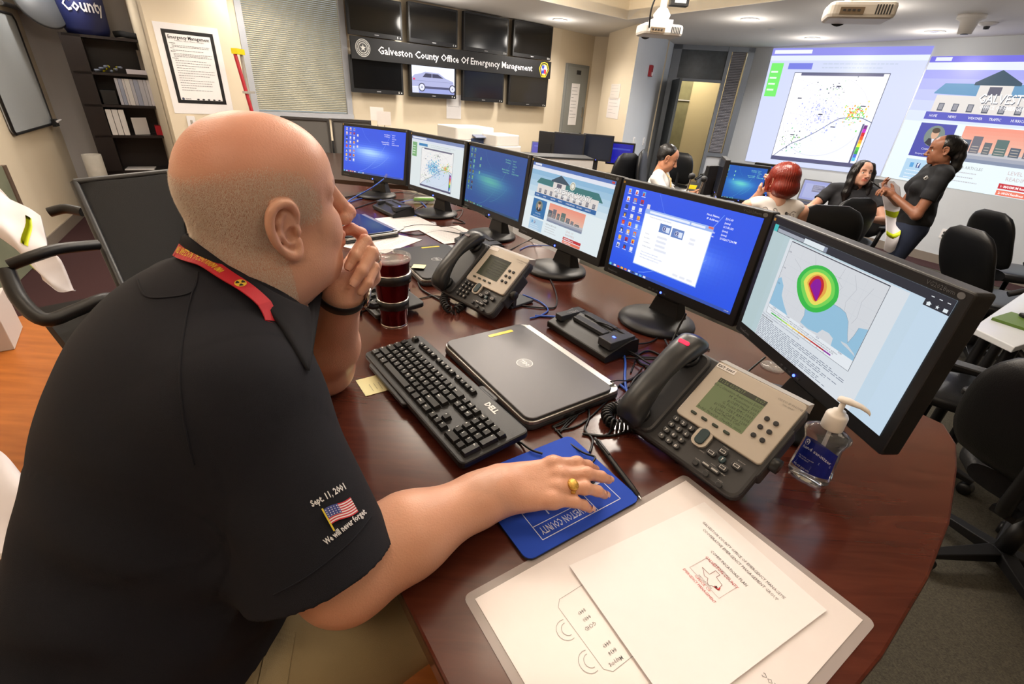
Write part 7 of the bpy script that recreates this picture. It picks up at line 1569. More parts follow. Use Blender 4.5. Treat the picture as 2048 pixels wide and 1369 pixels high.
# mesh chair at the left with armrests
def mesh_chair():
    pA, pB = DP(176, 362, 1.95), DP(352, 345, 1.62)
    t = thing('office_chair', 'black mesh-back office chair behind the bald man', 'chair', (-1.62, 1.78, 0), math.radians(128))
    W4 = Matrix.Translation(-t.location); lb = lambda p: p-t.location
    tl, tr_, br_, bl_ = DP(150, 366, 1.85), DP(365, 343, 2.05), DP(395, 620, 1.95), DP(255, 600, 1.75)
    inv_ = t.matrix_basis.inverted(); q = [inv_ @ Vector(v) for v in (tl, tr_, br_, bl_)]
    def grid(u, v): return (q[0]*(1-u)+q[1]*u)*(1-v)+(q[3]*(1-u)+q[2]*u)*v
    b = B(); n = 40
    mm = mat('black_mesh', (24, 24, 25), .7); 
    R = [[tuple(grid(u/12, v/12)+Vector((-.03*math.sin(PI*u/12), 0, 0))) for u in range(13)]+[tuple(grid(u/12, v/12)+Vector((-.03*math.sin(PI*u/12)-.004, 0, 0))) for u in range(12, -1, -1)] for v in range(13)]
    b.loft(R, smooth=True); b.build('backrest_mesh', mat('black_mesh_fabric', (16, 16, 17), .85, bump=.8, bscale=900), t)
    b = B(); E_ = [grid(u/8, 0) for u in range(9)]+[grid(1, v/8) for v in range(1, 9)]+[grid(1-u/8, 1) for u in range(1, 9)]+[grid(0, 1-v/8) for v in range(1, 8)]
    b.tube(E_+[E_[0]], .016, 8); b.build('backrest_frame', BLACK, t)
    b = B()
    for k in range(14): b.tube([grid(.10, .08+.022*k)+Vector((.004, 0, 0)), grid(.40, .08+.022*k)+Vector((-.014, 0, 0))], .0022, 4)
    b.build('lumbar_ribs', mat('grey_plastic_rib', (66, 66, 66), .5), t)
    sc = [inv_ @ Vector(v) for v in (ZP(80, 590, .46), ZP(330, 560, .46), ZP(470, 640, .46), ZP(210, 700, .46))]; cz = Vector((0, 0, .045))
    cs = (sc[0]+sc[1]+sc[2]+sc[3])/4; R = []
    seat = [(-1.86, 1.56), (-1.50, 1.98), (-1.12, 1.70), (-1.48, 1.28)]; sp = [inv_ @ Vector((x, y, .46)) for x, y in seat]; b = B(); b.loft([[tuple(p*.94+(sum(sp, Vector())/4)*.06+Vector((0, 0, dz))) for p in sp] for dz in (-.045, -.03, .02, .035)]); b.build('seat', CLOTHB, t, bevel=.03)
    for (x0, y0), (x1, y1), nm in (((90, 478), (245, 462), 0), ((18, 512), (90, 470), 1)): pass
    for pts in ([DP(98, 425, 1.95), DP(130, 418, 1.97), DP(165, 424, 1.98)], [DP(20, 530, 1.55), DP(70, 512, 1.58), DP(120, 498, 1.64), DP(195, 490, 1.75)]):
        b = B(); b.tube([tuple(inv_ @ Vector(p)) for p in smoothpath(pts, 6)], .020, 10); b.build('armrest', BLACK, t)
    b = B(); b.tube([tuple(inv_ @ Vector(p)) for p in smoothpath([DP(12, 540, 1.55), DP(40, 600, 1.55), DP(90, 640, 1.56), DP(150, 622, 1.62), DP(205, 600, 1.68), DP(250, 598, 1.75)], 6)], .024, 10); b.build('arm_support', BLACK, t)
    b = B(); cb = inv_ @ Vector((-1.5, 1.62, 0)); b.lathe([(.001, .1), (.03, .1), (.03, .25), (.02, .25), (.02, .43), (.001, .43)], 16, c=(cb.x, cb.y)); b.build('gas_column', BLACK, t)
    tipsw = [ZP(122, 730, .035), ZP(98, 810, .035), ZP(330, 690, .035), (-1.35, 1.25, .035), (-1.1, 1.75, .035)]
    for p in tipsw:
        pl_ = inv_ @ Vector(p); d_ = (pl_-cb); d_.z = 0; b = B(); c_ = Vector((cb.x, cb.y, 0)); b.tube([tuple(c_+Vector((0, 0, .10))), tuple(c_+d_*.9+Vector((0, 0, .085)))], [.030, .018], 8); b.build('base_leg', BLACK, t)
        b = B(); b.T = Matrix.Translation((cb.x+d_.x*.94, cb.y+d_.y*.94, .032)) @ Matrix.Rotation(PI/2, 4, 'X'); b.lathe([(.001, -.022), (.028, -.022), (.031, -.015), (.031, .015), (.028, .022), (.001, .022)], 18); b.build('caster', BLACK, t)
    return t
mesh_chair()
def cloth_sheet(name, lab, cat, P, m, th=.004, stripes=None):
    """P: rows of world points"""
    o_ = Vector(P[0][0]); R = []
    rows = [smoothpath(r_, 6) for r_ in P]; colsn = len(rows[0]); S = [smoothpath([rows[i][j] for i in range(len(rows))], 5) for j in range(colsn)]
    nr = len(S[0]); n_ = Vector(_fw)*-1
    for i in range(nr): R.append([tuple(S[j][i]-o_) for j in range(colsn)]+[tuple(S[j][i]-o_-n_*th) for j in range(colsn-1, -1, -1)])
    t = thing(name, lab, cat, tuple(o_)); B().loft(R, smooth=True).build('cloth', m, t)
    for k, (j0, j1, i0, i1) in enumerate(stripes or []):
        RR = [[tuple(S[int(j0*(colsn-1)+((j1-j0)*(colsn-1))*q/4)][min(nr-1, int(i0*(nr-1)+(i1-i0)*(nr-1)*s_/8))]-o_+n_*(.003+(.001 if lay else 0))) for q in range(5)] for lay in (0,) for s_ in range(9)]
        B().loft(RR, cap=False, closed=False, smooth=True).build('reflective_stripe', mat('lime_stripe', (214, 232, 30), .4), t)
    return t
VEST = mat('white_vest_cloth', (214, 210, 216), .7)
cloth_sheet('safety_vest', 'white vest with a lime stripe hanging over the mesh chair at the left edge', 'vest', [[DP(-40, 330, 1.9), DP(10, 392, 1.9), DP(55, 415, 1.88), DP(80, 432, 1.86)], [DP(-40, 400, 1.84), DP(12, 430, 1.82), DP(60, 450, 1.8), DP(92, 480, 1.78)], [DP(-45, 440, 1.78), DP(5, 455, 1.74), DP(50, 490, 1.72), DP(95, 500, 1.72)], [DP(20, 490, 1.74), DP(40, 505, 1.72), DP(66, 528, 1.70), DP(120, 520, 1.72)], [DP(68, 525, 1.7), DP(80, 548, 1.7), DP(100, 565, 1.68), DP(145, 578, 1.7)], [DP(85, 560, 1.7), DP(100, 572, 1.68), DP(120, 585, 1.68), DP(150, 580, 1.7)]], VEST, stripes=[(.62, .74, .12, .42), (.4, .55, .62, .72)])
cloth_sheet('safety_vest', 'white vest with a lime edge at the lower left edge behind the bald man', 'vest', [[DP(-60, 880, 1.2), DP(0, 905, 1.2), DP(40, 950, 1.2)], [DP(-60, 960, 1.15), DP(10, 975, 1.15), DP(62, 985, 1.15)], [DP(-60, 1050, 1.1), DP(10, 1060, 1.1), DP(60, 1040, 1.1)], [DP(-60, 1130, 1.05), DP(0, 1120, 1.05), DP(20, 1090, 1.05)]], VEST, stripes=[(0, .3, 0, .12)])
pv = YP(1778, 370, 4.1)
cloth_sheet('safety_vest', 'white vest with lime bands draped on the chair beside the standing woman', 'vest', [[YP(1758, 366, 4.32), YP(1782, 362, 4.3), YP(1800, 374, 4.28)], [YP(1770, 420, 4.28), YP(1788, 425, 4.26), YP(1804, 420, 4.24)], [YP(1772, 470, 4.02), YP(1785, 478, 4.0), YP(1800, 470, 4.0)], [YP(1768, 500, 3.98), YP(1780, 506, 3.98), YP(1790, 500, 3.98)]], VEST, stripes=[(0, 1, .36, .42), (0, 1, .66, .72)])
office_chair('black office chair the bald man in the navy polo sits on', -.66, .14, math.radians(46), z=0, back_h=.36, back_w=.44, leather=False, arms=False)
# ================================================================ back tables and their equipment
TOPZ = .745+FLC
def table(lab, quad, z=TOPZ, m=None, panel=None):
    P = [ZP(px, py, z) for px, py in quad] if len(quad[0]) == 2 and abs(quad[0][0]) > 12 else [Vector((x, y, z)) for x, y in quad]
    c = sum(P, Vector())/len(P); t = thing('table', lab, 'table', (c.x, c.y, FLC)); L_ = [(p.x-c.x, p.y-c.y) for p in P]; H_ = z-FLC
    b = B(); b.prism(L_, H_-.03, H_); b.build('table_top', m or mah, t, bevel=.004)
    for x, y in L_: b = B(); b.tube([(x*.62, y*.62, 0), (x*.62, y*.62, H_-.03)], .025, 8); b.build('leg', BLACK, t)
    return t
whiteT = mat('white_table_top', (206, 210, 216), .18)
darkT = mat('dark_table_top', (60, 44, 36), .3)
table('white-topped table at the right edge holding a green notebook', [(1945, 655), (2048, 585), (2200, 640), (2030, 695)], m=whiteT)
p = ZP(2040, 648, TOPZ); t = thing('notebook', 'green notebook on the white-topped table at the right edge', 'notebook', (p.x, p.y, TOPZ), .5); b = B(); b.box(-.10, .12, -.08, .08, .001, .014); b.build('cover', mat('green_cover', (84, 112, 40), .5), t); b = B(); b.box(-.097, .117, -.077, .077, .004, .011); b.build('pages', PAPER, t)
p = ZP(2052, 636, TOPZ+.014); tag(B().rbox(-.03, .06, -.02, .02, .0005, .018, .012, bev=.005).build('black_case', BLACK, M=Matrix.Translation(p+Vector((0, 0, .002)))), 'small black case lying on the green notebook', 'case')
table('long dark table where the seated people work', [(1.2, 3.5), (2.3, 3.7), (2.55, 4.3), (2.0, 4.7), (1.4, 4.75)], m=darkT)
table('dark table with idle monitors near the screen wall', [(.28, 5.25), (1.3, 5.25), (1.5, 6.6), (.8, 6.6)], m=darkT)
table('table under the printers along the screen wall', [(-.75, 6.2), (.2, 7.1), (.75, 6.7), (-.2, 5.8)], m=darkT)
def flat_monitor(lab, px, py, Y, az, w=.46, h=.29, img=None, st=1.0, back=False, zt=TOPZ):
    p = YP(px, py, Y); t = thing('computer_monitor', lab, 'monitor', (p.x, p.y, zt), math.radians(az)+PI/2)   # screen looks toward azimuth az
    cz = p.z-zt; PM = Matrix.Translation((0, 0, cz)) @ frame((0, 0, 0), (1, 0, 0), (0, 0, 1), (0, -1, 0))
    b = B(); b.rbox(-w/2, w/2, -h/2, h/2, -.04, 0, .008, bev=.003); b.build('casing', BLACK, t, PM)
    if img: b = B(); b.T = Matrix.Translation((-w/2+.018, -h/2+.02, .001)); img(b, w-.036, h-.04); b.build('screen', glow(st), t, PM)
    else: b = B(); b.box(-w/2+.018, w/2-.018, -h/2+.02, h/2-.018, 0, .001); b.build('screen', mat('idle_screen', (30, 34, 46), .2), t, PM)
    b = B(); b.box(-.03, .03, .03, .05, .012, max(.05, cz)); b.build('stand_neck', BLACK, t); b = B(); b.lathe([(.001, .001), (.10, .001), (.10, .01), (.001, .016)], 28); b.build('stand_base', BLACK, t)
    b = B(); b.box(.0, .006, -.001, 0, 0, .004); b.build('power_light', LED, t, Matrix.Translation((0, -.002, cz-h/2+.01))); return t
flat_monitor('dark idle monitor at the back, left of the pair', 1137, 294, 6.1, -105, .39, .31); flat_monitor('dark idle monitor at the back, right of the pair', 1194, 296, 6.2, -105, .38, .30)
flat_monitor('monitor seen from behind, leaning dark slab left of the idle pair', 1100, 287, 6.6, 70, .30, .28)
BLU = lambda b, W, H: (b.rect(0, 0, W, H, 0, (16, 20, 190)), b.rect(W*.35, H*.12, W*.75, H*.3, .0003, (10, 10, 250)), b.rect(W*.1, H*.7, W*.9, H*.78, .0003, (70, 90, 220)))
DT = lambda b, W, H: c_desktop(b, W, H, 1, 4, .8, teal=True)
flat_monitor('blue-lit monitor at the back left of the tall leather chair', 1240, 308, 6.3, -110, .34, .27, BLU, .7)
flat_monitor('left of the two blue-screened monitors behind the red-haired woman', 1486, 367, 4.05, -120, .34, .30, DT, 1.1); flat_monitor('right of the two blue-screened monitors behind the red-haired woman', 1540, 362, 4.3, -120, .32, .27, DT, 1.1)
flat_monitor('monitor seen from behind, angled black back beside the white-shirted man', 1438, 352, 4.3, 165, .36, .30)
flat_monitor('black monitor seen from behind, in front of the blue-screened pair', 1428, 360, 4.6, 120, .30, .26)
def open_laptop(lab, px, py, Y, az, img=None, st=.9, W=.33, zt=TOPZ, open_=105):
    p = ZP(px, py, zt+.02); z_ = zt; t = thing('laptop', lab, 'laptop', (p.x, p.y, z_), math.radians(az)+PI/2); dz = p.z-z_
    b = B(); b.rbox(-W/2, W/2, -.23, 0, .002, .022, .015, bev=.003); b.build('base', DGREY, t)
    b = B(); b.box(-W/2+.02, W/2-.02, -.16, -.03, .022, .0235); b.build('keypad', BLACK, t)
    H_ = .225; SM = Matrix.Translation((0, 0, .024)) @ Matrix.Rotation(math.radians(open_-90)*-1, 4, 'X') @ frame((0, 0, 0), (1, 0, 0), (0, 0, 1), (0, -1, 0))
    b = B(); b.rbox(-W/2, W/2, 0, H_, -.008, 0, .012, bev=.002); b.build('lid', mat('laptop_lid', (90, 92, 98), .4, .4) if img else BLACK, t, SM)
    if img: b = B(); b.T = Matrix.Translation((-W/2+.014, .014, .0008)); img(b, W-.028, H_-.028); b.build('screen', glow(st), t, SM)
    return t
DOC = lambda b, W, H: (b.rect(0, 0, W, H, 0, (150, 160, 225)), b.rect(W*.1, H*.1, W*.9, H*.85, .0003, (170, 180, 232)), b.rect(W*.4, H*.45, W*.85, H*.8, .0005, (110, 112, 150)), lines_text(b, W*.42, H*.75, W*.4, 6, H*.05, H*.02, .0007, (190, 195, 225), 3))
open_laptop('open laptop with a grey window on its pale screen, left of the red-haired woman', 1452, 424, 3.25, -118, DOC, .95, .29)
open_laptop('open laptop with a pale screen, right of the red-haired woman', 1620, 404, 3.5, -125, DOC, .95, .27)
open_laptop('black laptop lid with a yellow sticker facing the man in the white shirt', 1392, 384, 3.95, 165, None)
t_ = [o for o in bpy.data.objects if o.name.startswith('laptop') and o.parent is None][-1]
b = B(); b.rbox(-.10, -.05, .15, .165, -.0095, -.0085, .002); b.build('yellow_sticker', mat('yellow_label', (236, 200, 40), .4), t_, Matrix.Translation((0, 0, .024)) @ Matrix.Rotation(-math.radians(15), 4, 'X') @ frame((0, 0, 0), (1, 0, 0), (0, 0, 1), (0, -1, 0)))
open_laptop('open laptop with a deep blue screen near the white partition box', 1082, 316, 5.3, -100, BLU, .8, .34)
# microphones on the table
for px, py, Y, lb in ((1378, 352, 3.3, 'thin goose-neck microphone in front of the black laptop, left one'), (1402, 358, 3.3, 'goose-neck microphone with a round head, right one')):
    p = YP(px, py, Y); t = thing('microphone', lb, 'microphone', (p.x, p.y, TOPZ)); h_ = p.z-TOPZ; b = B(); b.lathe([(.001, .001), (.05, .001), (.05, .02), (.001, .03)], 20); b.build('mic_base', BLACK, t); b = B(); b.tube([(0, 0, .02), (.0, 0, h_*.6), (.02, .0, h_)], .006, 8); b.build('goose_neck', STEEL, t); b = B(); b.lathe([(.001, -.022), (.018, -.014), (.022, 0), (.018, .014), (.001, .022)], 16); b.build('mic_head', DGREY, t, Matrix.Translation((.02, 0, h_)))
# white partition box, printers
p0, p1 = YP(1035, 312, 4.6), YP(1187, 322, 4.75); z1 = (p0.z+p1.z)/2
d = (p1-p0); d.z = 0; L_ = d.length; d.normalize(); t = thing('cardboard_box', 'long white box panel standing behind the web page monitor', 'box', (p0.x, p0.y, FLC), math.atan2(d.y, d.x)); b = B(); b.box(0, L_, 0, .28, .003, z1-FLC); b.build('box_body', mat('white_marbled_board', (206, 204, 204), .6, noise=.08, nscale=6), t, bevel=.003); b = B(); b.box(-.003, L_+.003, -.006, .29, z1-FLC, z1-FLC+.012); b.build('box_rim', DGREY, t)
def printer(lab, px, py, Y, az, w, h, d_, blue):
    p = YP(px, py, Y); t = thing('printer', lab, 'printer', (p.x, p.y, TOPZ), math.radians(az)); WB = mat('printer_white', (210, 206, 200), .45); hh = max(h, p.z-TOPZ)
    b = B(); b.rbox(-w/2, w/2, -d_/2, d_/2, .001, hh*.72, .03, bev=.01); b.build('printer_body', WB, t)
    b = B(); b.rbox(-w*.46, w*.44, -d_*.45, d_*.45, hh*.72, hh, .03, bev=.01); b.build('scanner_lid', WB, t)
    if blue: b = B(); b.rbox(-w*.15, w*.5, -d_/2-.012, -d_/2+.01, hh*.25, hh*.76, .01, bev=.003); b.build('front_cover', mat('navy_panel', (44, 58, 92), .4), t); b = B(); b.loft([[(-w*.1, -d_*.62, hh*.78), (w*.46, -d_*.62, hh*.78), (w*.46, -d_*.4, hh*.84), (-w*.1, -d_*.4, hh*.84)], [(-w*.1, -d_*.62, hh*.80), (w*.46, -d_*.62, hh*.80), (w*.46, -d_*.4, hh*.86), (-w*.1, -d_*.4, hh*.86)]]); b.build('output_tray', mat('tray_blue', (120, 128, 150), .4), t)
    else: b = B(); b.box(-w*.1, w*.15, -d_/2-.003, -d_/2, hh*.45, hh*.52); b.build('badge_plate', DGREY, t); b = B(); b.tube([(-w*.5, -d_*.3, hh*.2), (-w*.62, -d_*.4, hh*.1)], .006, 6); b.build('side_lever', WB, t)
    return t
printer('large white office printer with a dark blue front panel', 932, 252, 6.1, 40, .60, .4, .5, True); printer('small white printer right of the large one', 1000, 268, 6.0, 40, .38, .3, .4, False)
# cubicle partitions by the window
for i, (x0, x1, y0, y1, Y, lb) in enumerate([(560, 657, 232, 238, 4.6, 'grey cubicle partition panel below the window, left one'), (662, 742, 236, 243, 4.7, 'grey cubicle partition panel behind the far blue monitor, right one')]):
    a, c = YP(x0, y0, Y), YP(x1, y1, Y+.1); z1 = (a.z+c.z)/2; d = c-a; d.z = 0; L_ = d.length; t = thing('partition_panel', lb, 'partition', (a.x, a.y, FLC), math.atan2(d.y, d.x)); b = B(); b.box(.015, L_-.015, .01, .04, .004, z1-FLC-.02); b.build('fabric_panel', mat('grey_partition_fabric', (96, 94, 92), .9, bump=.5, bscale=900), t); b = B(); b.box(0, L_, 0, .05, z1-FLC-.02, z1-FLC); b.box(0, .015, 0, .05, .002, z1-FLC-.02); b.box(L_-.015, L_, 0, .05, .002, z1-FLC-.02); b.build('panel_frame', mat('dark_frame', (54, 52, 52), .5), t)
# paper tags standing by the partition
for px, py, lb in ((754, 228, 'small white card on a wire stand behind the far monitors, higher one'), (768, 237, 'small white card on a wire stand behind the far monitors, lower one')):
    p = YP(px, py, 4.2 if py < 230 else 4.05); t = thing('card_holder', lb, 'card holder', (p.x, p.y, DZ)); b = B(); b.box(-.055, .055, -.001, .001, p.z-DZ-.05, p.z-DZ+.05); b.build('card', PAPER, t); b = B(); b.tube([(0, 0.003, .001), (0, 0.003, p.z-DZ)], .003, 6); b.build('wire', STEEL, t)
b = B(); b.prism([(-1.1, 3.2), (-.5, 3.1), (-.35, 4.7), (-1.6, 4.7)], DZ-.03, DZ)
t = thing('table', 'dark table joining the desk behind the far blue monitor', 'table', (-1, 4, FLC)); b = B(); b.prism([(-.3, -.72), (.7, -.8), (.6, .6), (-.9, .6)], DZ-FLC-.03, DZ-FLC); b.build('table_top', darkT, t)
for x, y in ((-.2, -.6), (.55, -.6), (.5, .5), (-.7, .5)): b = B(); b.tube([(x, y, 0), (x, y, DZ-FLC-.03)], .025, 8); b.build('leg', BLACK, t)
# ladder in the corner
a, c = YP(470, 108, 4.9), YP(500, 219, 4.9); t = thing('step_ladder', 'red step ladder with a yellow top leaning in the corner by the poster column', 'ladder', (a.x, a.y, FLC)); b = B()
for dx in (0, ): b.tube([(.0, 0, a.z-FLC), (.25, -.05, .01)], .016, 6)
b.build('side_rail', mat('red_fibreglass', (170, 26, 40), .4), t); b = B(); b.tube([(.0, .1, a.z-FLC), (-.02, .1, .01)], .012, 6); b.build('rear_rail', SILVER, t)
b = B(); b.box(-.02, .035, -.02, .11, a.z-FLC, a.z-FLC+.045); b.build('top_cap', mat('yellow_cap', (226, 206, 20), .4), t)
for k in range(1, 5): z_ = (a.z-FLC)*(1-k/5.5); x_ = .25*(k/5.5); B().box(x_-.02, x_+.02, -.04, .11, z_, z_+.02).build('step', SILVER, t)
# wet floor sign
p = YP(1398, 345, 6.6); t = thing('wet_floor_sign', 'yellow folding wet floor sign in the doorway', 'floor sign', (p.x, p.y, FLC), -.2); b = B(); b.loft([[(-.15, -.1, .002), (.15, -.1, .002), (.15, -.08, .002), (-.15, -.08, .002)], [(-.09, -.02, .66), (.09, -.02, .66), (.09, 0, .66), (-.09, 0, .66)]]); b.loft([[(-.15, .1, .002), (.15, .1, .002), (.15, .08, .002), (-.15, .08, .002)], [(-.09, .03, .66), (.09, .03, .66), (.09, .01, .66), (-.09, .01, .66)]]); b.build('sign_panels', mat('yellow_plastic', (236, 208, 24), .4), t); b = B(); b.rect(-.06, 0, .06, .1, 0, (40, 36, 20)); b.T = None; b.build('warning_mark', printed(), t, Matrix.Translation((0, -.045, .35)) @ Matrix.Rotation(PI/2-.12, 4, 'X'))
# ================================================================ left side: whiteboard, bookcase, door, box
lwq = LWN*.02
def LWp(px, py, off=.02): q = LWN*off; return WP(px, py, LW0+q, LW0+q+LWD)
def lwM(p): return frame(p, (LWD.x*-1*-1, LWD.y, 0), (0, 0, 1), Vector((LWD.x, LWD.y, 0)).cross(Vector((0, 0, 1))))
wb = [LWp(31, 273, .03), LWp(105, 245, .03), LWp(38, 33, .03)]; w_ = (wb[1]-wb[0]).xy.length+1.0; zb, zt_ = (wb[0].z+wb[1].z)/2, wb[2].z
o_ = wb[0]; LM = frame((o_.x, o_.y, zb), (LWD.x, LWD.y, 0), (0, 0, 1), Vector((LWD.x, LWD.y, 0)).cross(Vector((0, 0, 1)))); w_ = (wb[1]-wb[0]).xy.length; hh = zt_-zb
t = thing('whiteboard', 'whiteboard with a thin black frame on the left wall', 'whiteboard', M=LM)
b = B(); b.rbox(-.0, w_, 0, hh, -.02, 0, .05); b.build('board_surface', mat('whiteboard', (176, 182, 186), .22), t)
b = B(); E_ = [(.03, 0), (w_-.05, 0), (w_, .05), (w_, hh-.05), (w_-.05, hh), (.03, hh), (0, hh-.03), (0, .03)]; b.tube([(x, y, 0) for x, y in E_+[E_[0]]], .012, 6); b.build('board_frame', BLACK, t)
t = thing('marker_holder', 'small black clip holding white markers at the lower corner of the whiteboard', 'holder', M=LM @ Matrix.Translation((w_-.10, -.02, .016))); b = B(); b.box(0, .12, 0, .07, 0, .03); b.build('clip', BLACK, t); b = B(); b.tube([(.02, .05, .045), (.16, .055, .045)], .012, 8); b.build('marker', PAPER, t)
p = LWp(0, 5, .03); q = LWp(66, 26, .03); t = thing('wall_rail', 'grey display rail on the left wall above the whiteboard', 'rail', tuple(p)); b = B(); b.tube([(0, 0, 0), tuple(Vector((q-p).xy.to_3d()))], .022, 6); b.build('rail_bar', mat('grey_rail', (92, 94, 98), .4), t)
# door on the left wall
p0, p1 = LWp(47, 425, .01), LWp(-60, 300, .01); tD = (v2(p0)-LW0).dot(LWD); door2 = thing('door_2', None, None, (LW0.x, LW0.y, FLC)); door2['kind'] = 'structure'; iv = Matrix.Translation((-LW0.x, -LW0.y, -FLC))
b = B(); a, c = LW0+LWD*(tD-.06), LW0+LWD*tD; b.prism([a, c, c+LWN*.03, a+LWN*.03], FLC, .55); b.build('door_frame', mat('brown_frame', (96, 78, 66), .5), door2, iv)
b = B(); a, c = LW0+LWD*(tD-1.0), LW0+LWD*(tD-.06); b.prism([a, c, c+LWN*.02, a+LWN*.02], FLC+.01, .55); b.build('door_panel', mat('mottled_grey_green', (120, 124, 104), .6, noise=.3, nscale=5), door2, iv)
# bookcase
run = BKR; bf_ = Vector((BKA.x, BKA.y, 0)); bkz = BKZ
BW = 1.02; t = thing('bookcase', 'tall black-brown bookcase half hidden behind the poster column', 'bookcase', M=frame((BKA.x, BKA.y, FLC), (BKR.x, BKR.y, 0), (BKD.x, BKD.y, 0), (0, 0, 1)))
XO = (v2(WP(161, 74, BKA, BKA+BKR))-BKA).length; BD = .34; BH = bkz-FLC; DKB = mat('black_brown_wood', (30, 22, 22), .4)
for x0, x1 in ((0, XO), (BW-.02, BW)): b = B(); b.box(x0, x1, 0, BD, .002, BH); b.build('side_panel', DKB, t)
b = B(); b.box(.02, BW-.02, BD-.01, BD, .002, BH); b.build('back_panel', DKB, t)
def bz(px, py):        # height on the bookcase front of a pixel
    return WP(px, py, v2(bf_), v2(bf_)+run).z-FLC
SHZ = [BH-.025, bz(250, 153), bz(262, 216), bz(280, 276), bz(300, 345), .08]
for z_ in SHZ: b = B(); b.box(.02, BW-.02, .0, BD-.01, z_-.0, z_+.025); b.build('shelf', DKB, t)
BM = t.matrix_basis.copy()
def inb(name, lab, cat, x, y, z_, w, d_, h_, m, tilt=0.0, grp=None, part='cover', rot=0):
    tt = thing(name, lab, cat, M=BM @ Matrix.Translation((x, y, z_+.0262)) @ Matrix.Rotation(rot, 4, 'Z') @ Matrix.Rotation(tilt, 4, 'Y'), group=grp); b = B(); b.box(0, w, 0, d_, 0, h_); b.build(part, m, tt, bevel=.002); return tt
rr_ = random.Random(3)
x_ = XO+.17; k = 0
while x_ < BW-.08:
    w_b = rr_.choice((.022, .03, .035, .045)); c_ = rr_.choice(((196, 192, 196), (176, 176, 186), (206, 204, 204), (150, 156, 176)))
    tt = inb('ring_binder', 'pale ring binder standing upright in the packed row on the middle shelf', 'binder', x_, .01, SHZ[2], w_b-.002, .22, min(.27, SHZ[1]-SHZ[2]-.05), mat('binder_%d' % c_[2], c_, .5), grp='pale binders on the middle shelf'); x_ += w_b; k += 1
inb('storage_box', 'black file box at the left end of the middle shelf', 'box', XO+.02, .01, SHZ[2], .13, .2, .14, BLACK)
x_ = XO+.01
for i in range(3): inb('ring_binder', ['white ring binder at the far left of the shelf below the packed row', 'white binder with a brown spine label, second on the shelf below the packed row', 'white binder with a dark label, third on the shelf below the packed row'][i], 'binder', x_, .01, SHZ[3], .05, .2, min(.27, SHZ[2]-SHZ[3]-.05), PAPER, -.04*0); x_ += .055
inb('red_cloth', 'crumpled red cloth on the shelf below the binders', 'cloth', XO+.42, .05, SHZ[3], .22, .14, .10, mat('red_cloth', (170, 26, 40), .8), part='folded_cloth'); inb('paper_folder', 'pale paper folder leaning on the shelf beside the red cloth', 'folder', XO+.22, .06, SHZ[3], .16, .01, .18, PAPER, part='folder_sheet', rot=.5)
inb('paper_stack', 'loose white papers on the lowest visible bookcase shelf', 'papers', XO+.02, .02, SHZ[4], .28, .21, .012, PAPER, part='sheets', rot=-.15)
inb('small_card', 'white card lying at the front of the top bookcase shelf', 'card', XO+.30, .0, SHZ[1], .20, .08, .045, mat('pale_card', (190, 186, 196), .5), part='card_box')
inb('blue_folder', 'blue folder leaning on the top bookcase shelf', 'folder', XO+.54, .03, SHZ[1], .10, .02, .16, mat('blue_folder', (60, 80, 104), .5), part='folder_sheet'); inb('beige_bag', 'beige paper bag at the right of the top bookcase shelf', 'bag', XO+.44, .10, SHZ[1], .18, .12, .24, mat('beige_bag', (104, 96, 88), .7), part='bag_body')
for i in range(6):
    tt = thing('highlighter_pen', 'yellow-ended highlighter pen in the pile on the top bookcase shelf', 'pen', M=BM @ Matrix.Translation((XO+.07+.035*i, .05+.02*(i % 2), SHZ[1]+.026+.016+.02*(i % 3))) @ Matrix.Rotation(.9+.2*i, 4, 'Z') @ Matrix.Rotation(PI/2, 4, 'Y'), group='highlighter pens on the top shelf'); b = B(); b.lathe([(.001, -.06), (.012, -.06), (.012, .03), (.001, .03)], 12); b.build('barrel', mat('grey_barrel', (104, 112, 130), .5), tt); b = B(); b.lathe([(.001, .03), (.013, .03), (.012, .065), (.001, .065)], 12); b.build('cap', mat('yellow_cap2', (220, 210, 30), .4), tt)
# on top of the bookcase
pt_ = BM @ Vector((.24, .17, BH)); t = thing('trash_bin', 'dark blue county bin standing on top of the bookcase', 'bin', (pt_.x, pt_.y, pt_.z+.001)); b = B(); b.lathe([(.001, 0), (.17, 0), (.19, .05), (.205, .55), (.20, .56), (.19, .55), (.17, .05), (.001, .03)], 40); b.build('bin_body', mat('navy_bin', (26, 34, 84), .5), t)
va = math.atan2(-pt_.y, -pt_.x); b = B(); c = B(); c.text('County', 0, 0, 1, w=1, bold=.02); ys = [q[1] for q in c.v]; b.col = lin((206, 206, 214)); b.add([((.2035)*math.cos(va-.75+1.75*q[0]), (.2035)*math.sin(va-.75+1.75*q[0]), .20+.11*q[1]) for q in c.v], c.f); b.build('lettering', printed(), t)
pt2 = BM @ Vector((-.03, .02, BH)); t = thing('plastic_lid', 'rounded grey plastic lid leaning beside the blue bin on the bookcase', 'lid', (pt2.x-.03, pt2.y-.02, pt2.z+.24)); b = B(); b.lathe([(.001, -.01), (.22, -.01), (.235, 0), (.22, .012), (.001, .02)], 40); b.build('lid_disc', mat('grey_plastic_lid', (74, 76, 80), .45), t, Matrix.Rotation(1.25, 4, 'Y') @ Matrix.Rotation(.2, 4, 'X'))
pt3 = BM @ Vector((.55, .10, BH)); o3 = B().tube(smoothpath([(-.12, 0, .035), (-.05, .02, .045), (.04, -.01, .035), (.12, .02, .03)], 5), [.03]*16, 10).build('black_strap', CLOTHB, M=Matrix.Translation(pt3)); tag(o3, 'black cloth strap bundle on top of the bookcase', 'strap')
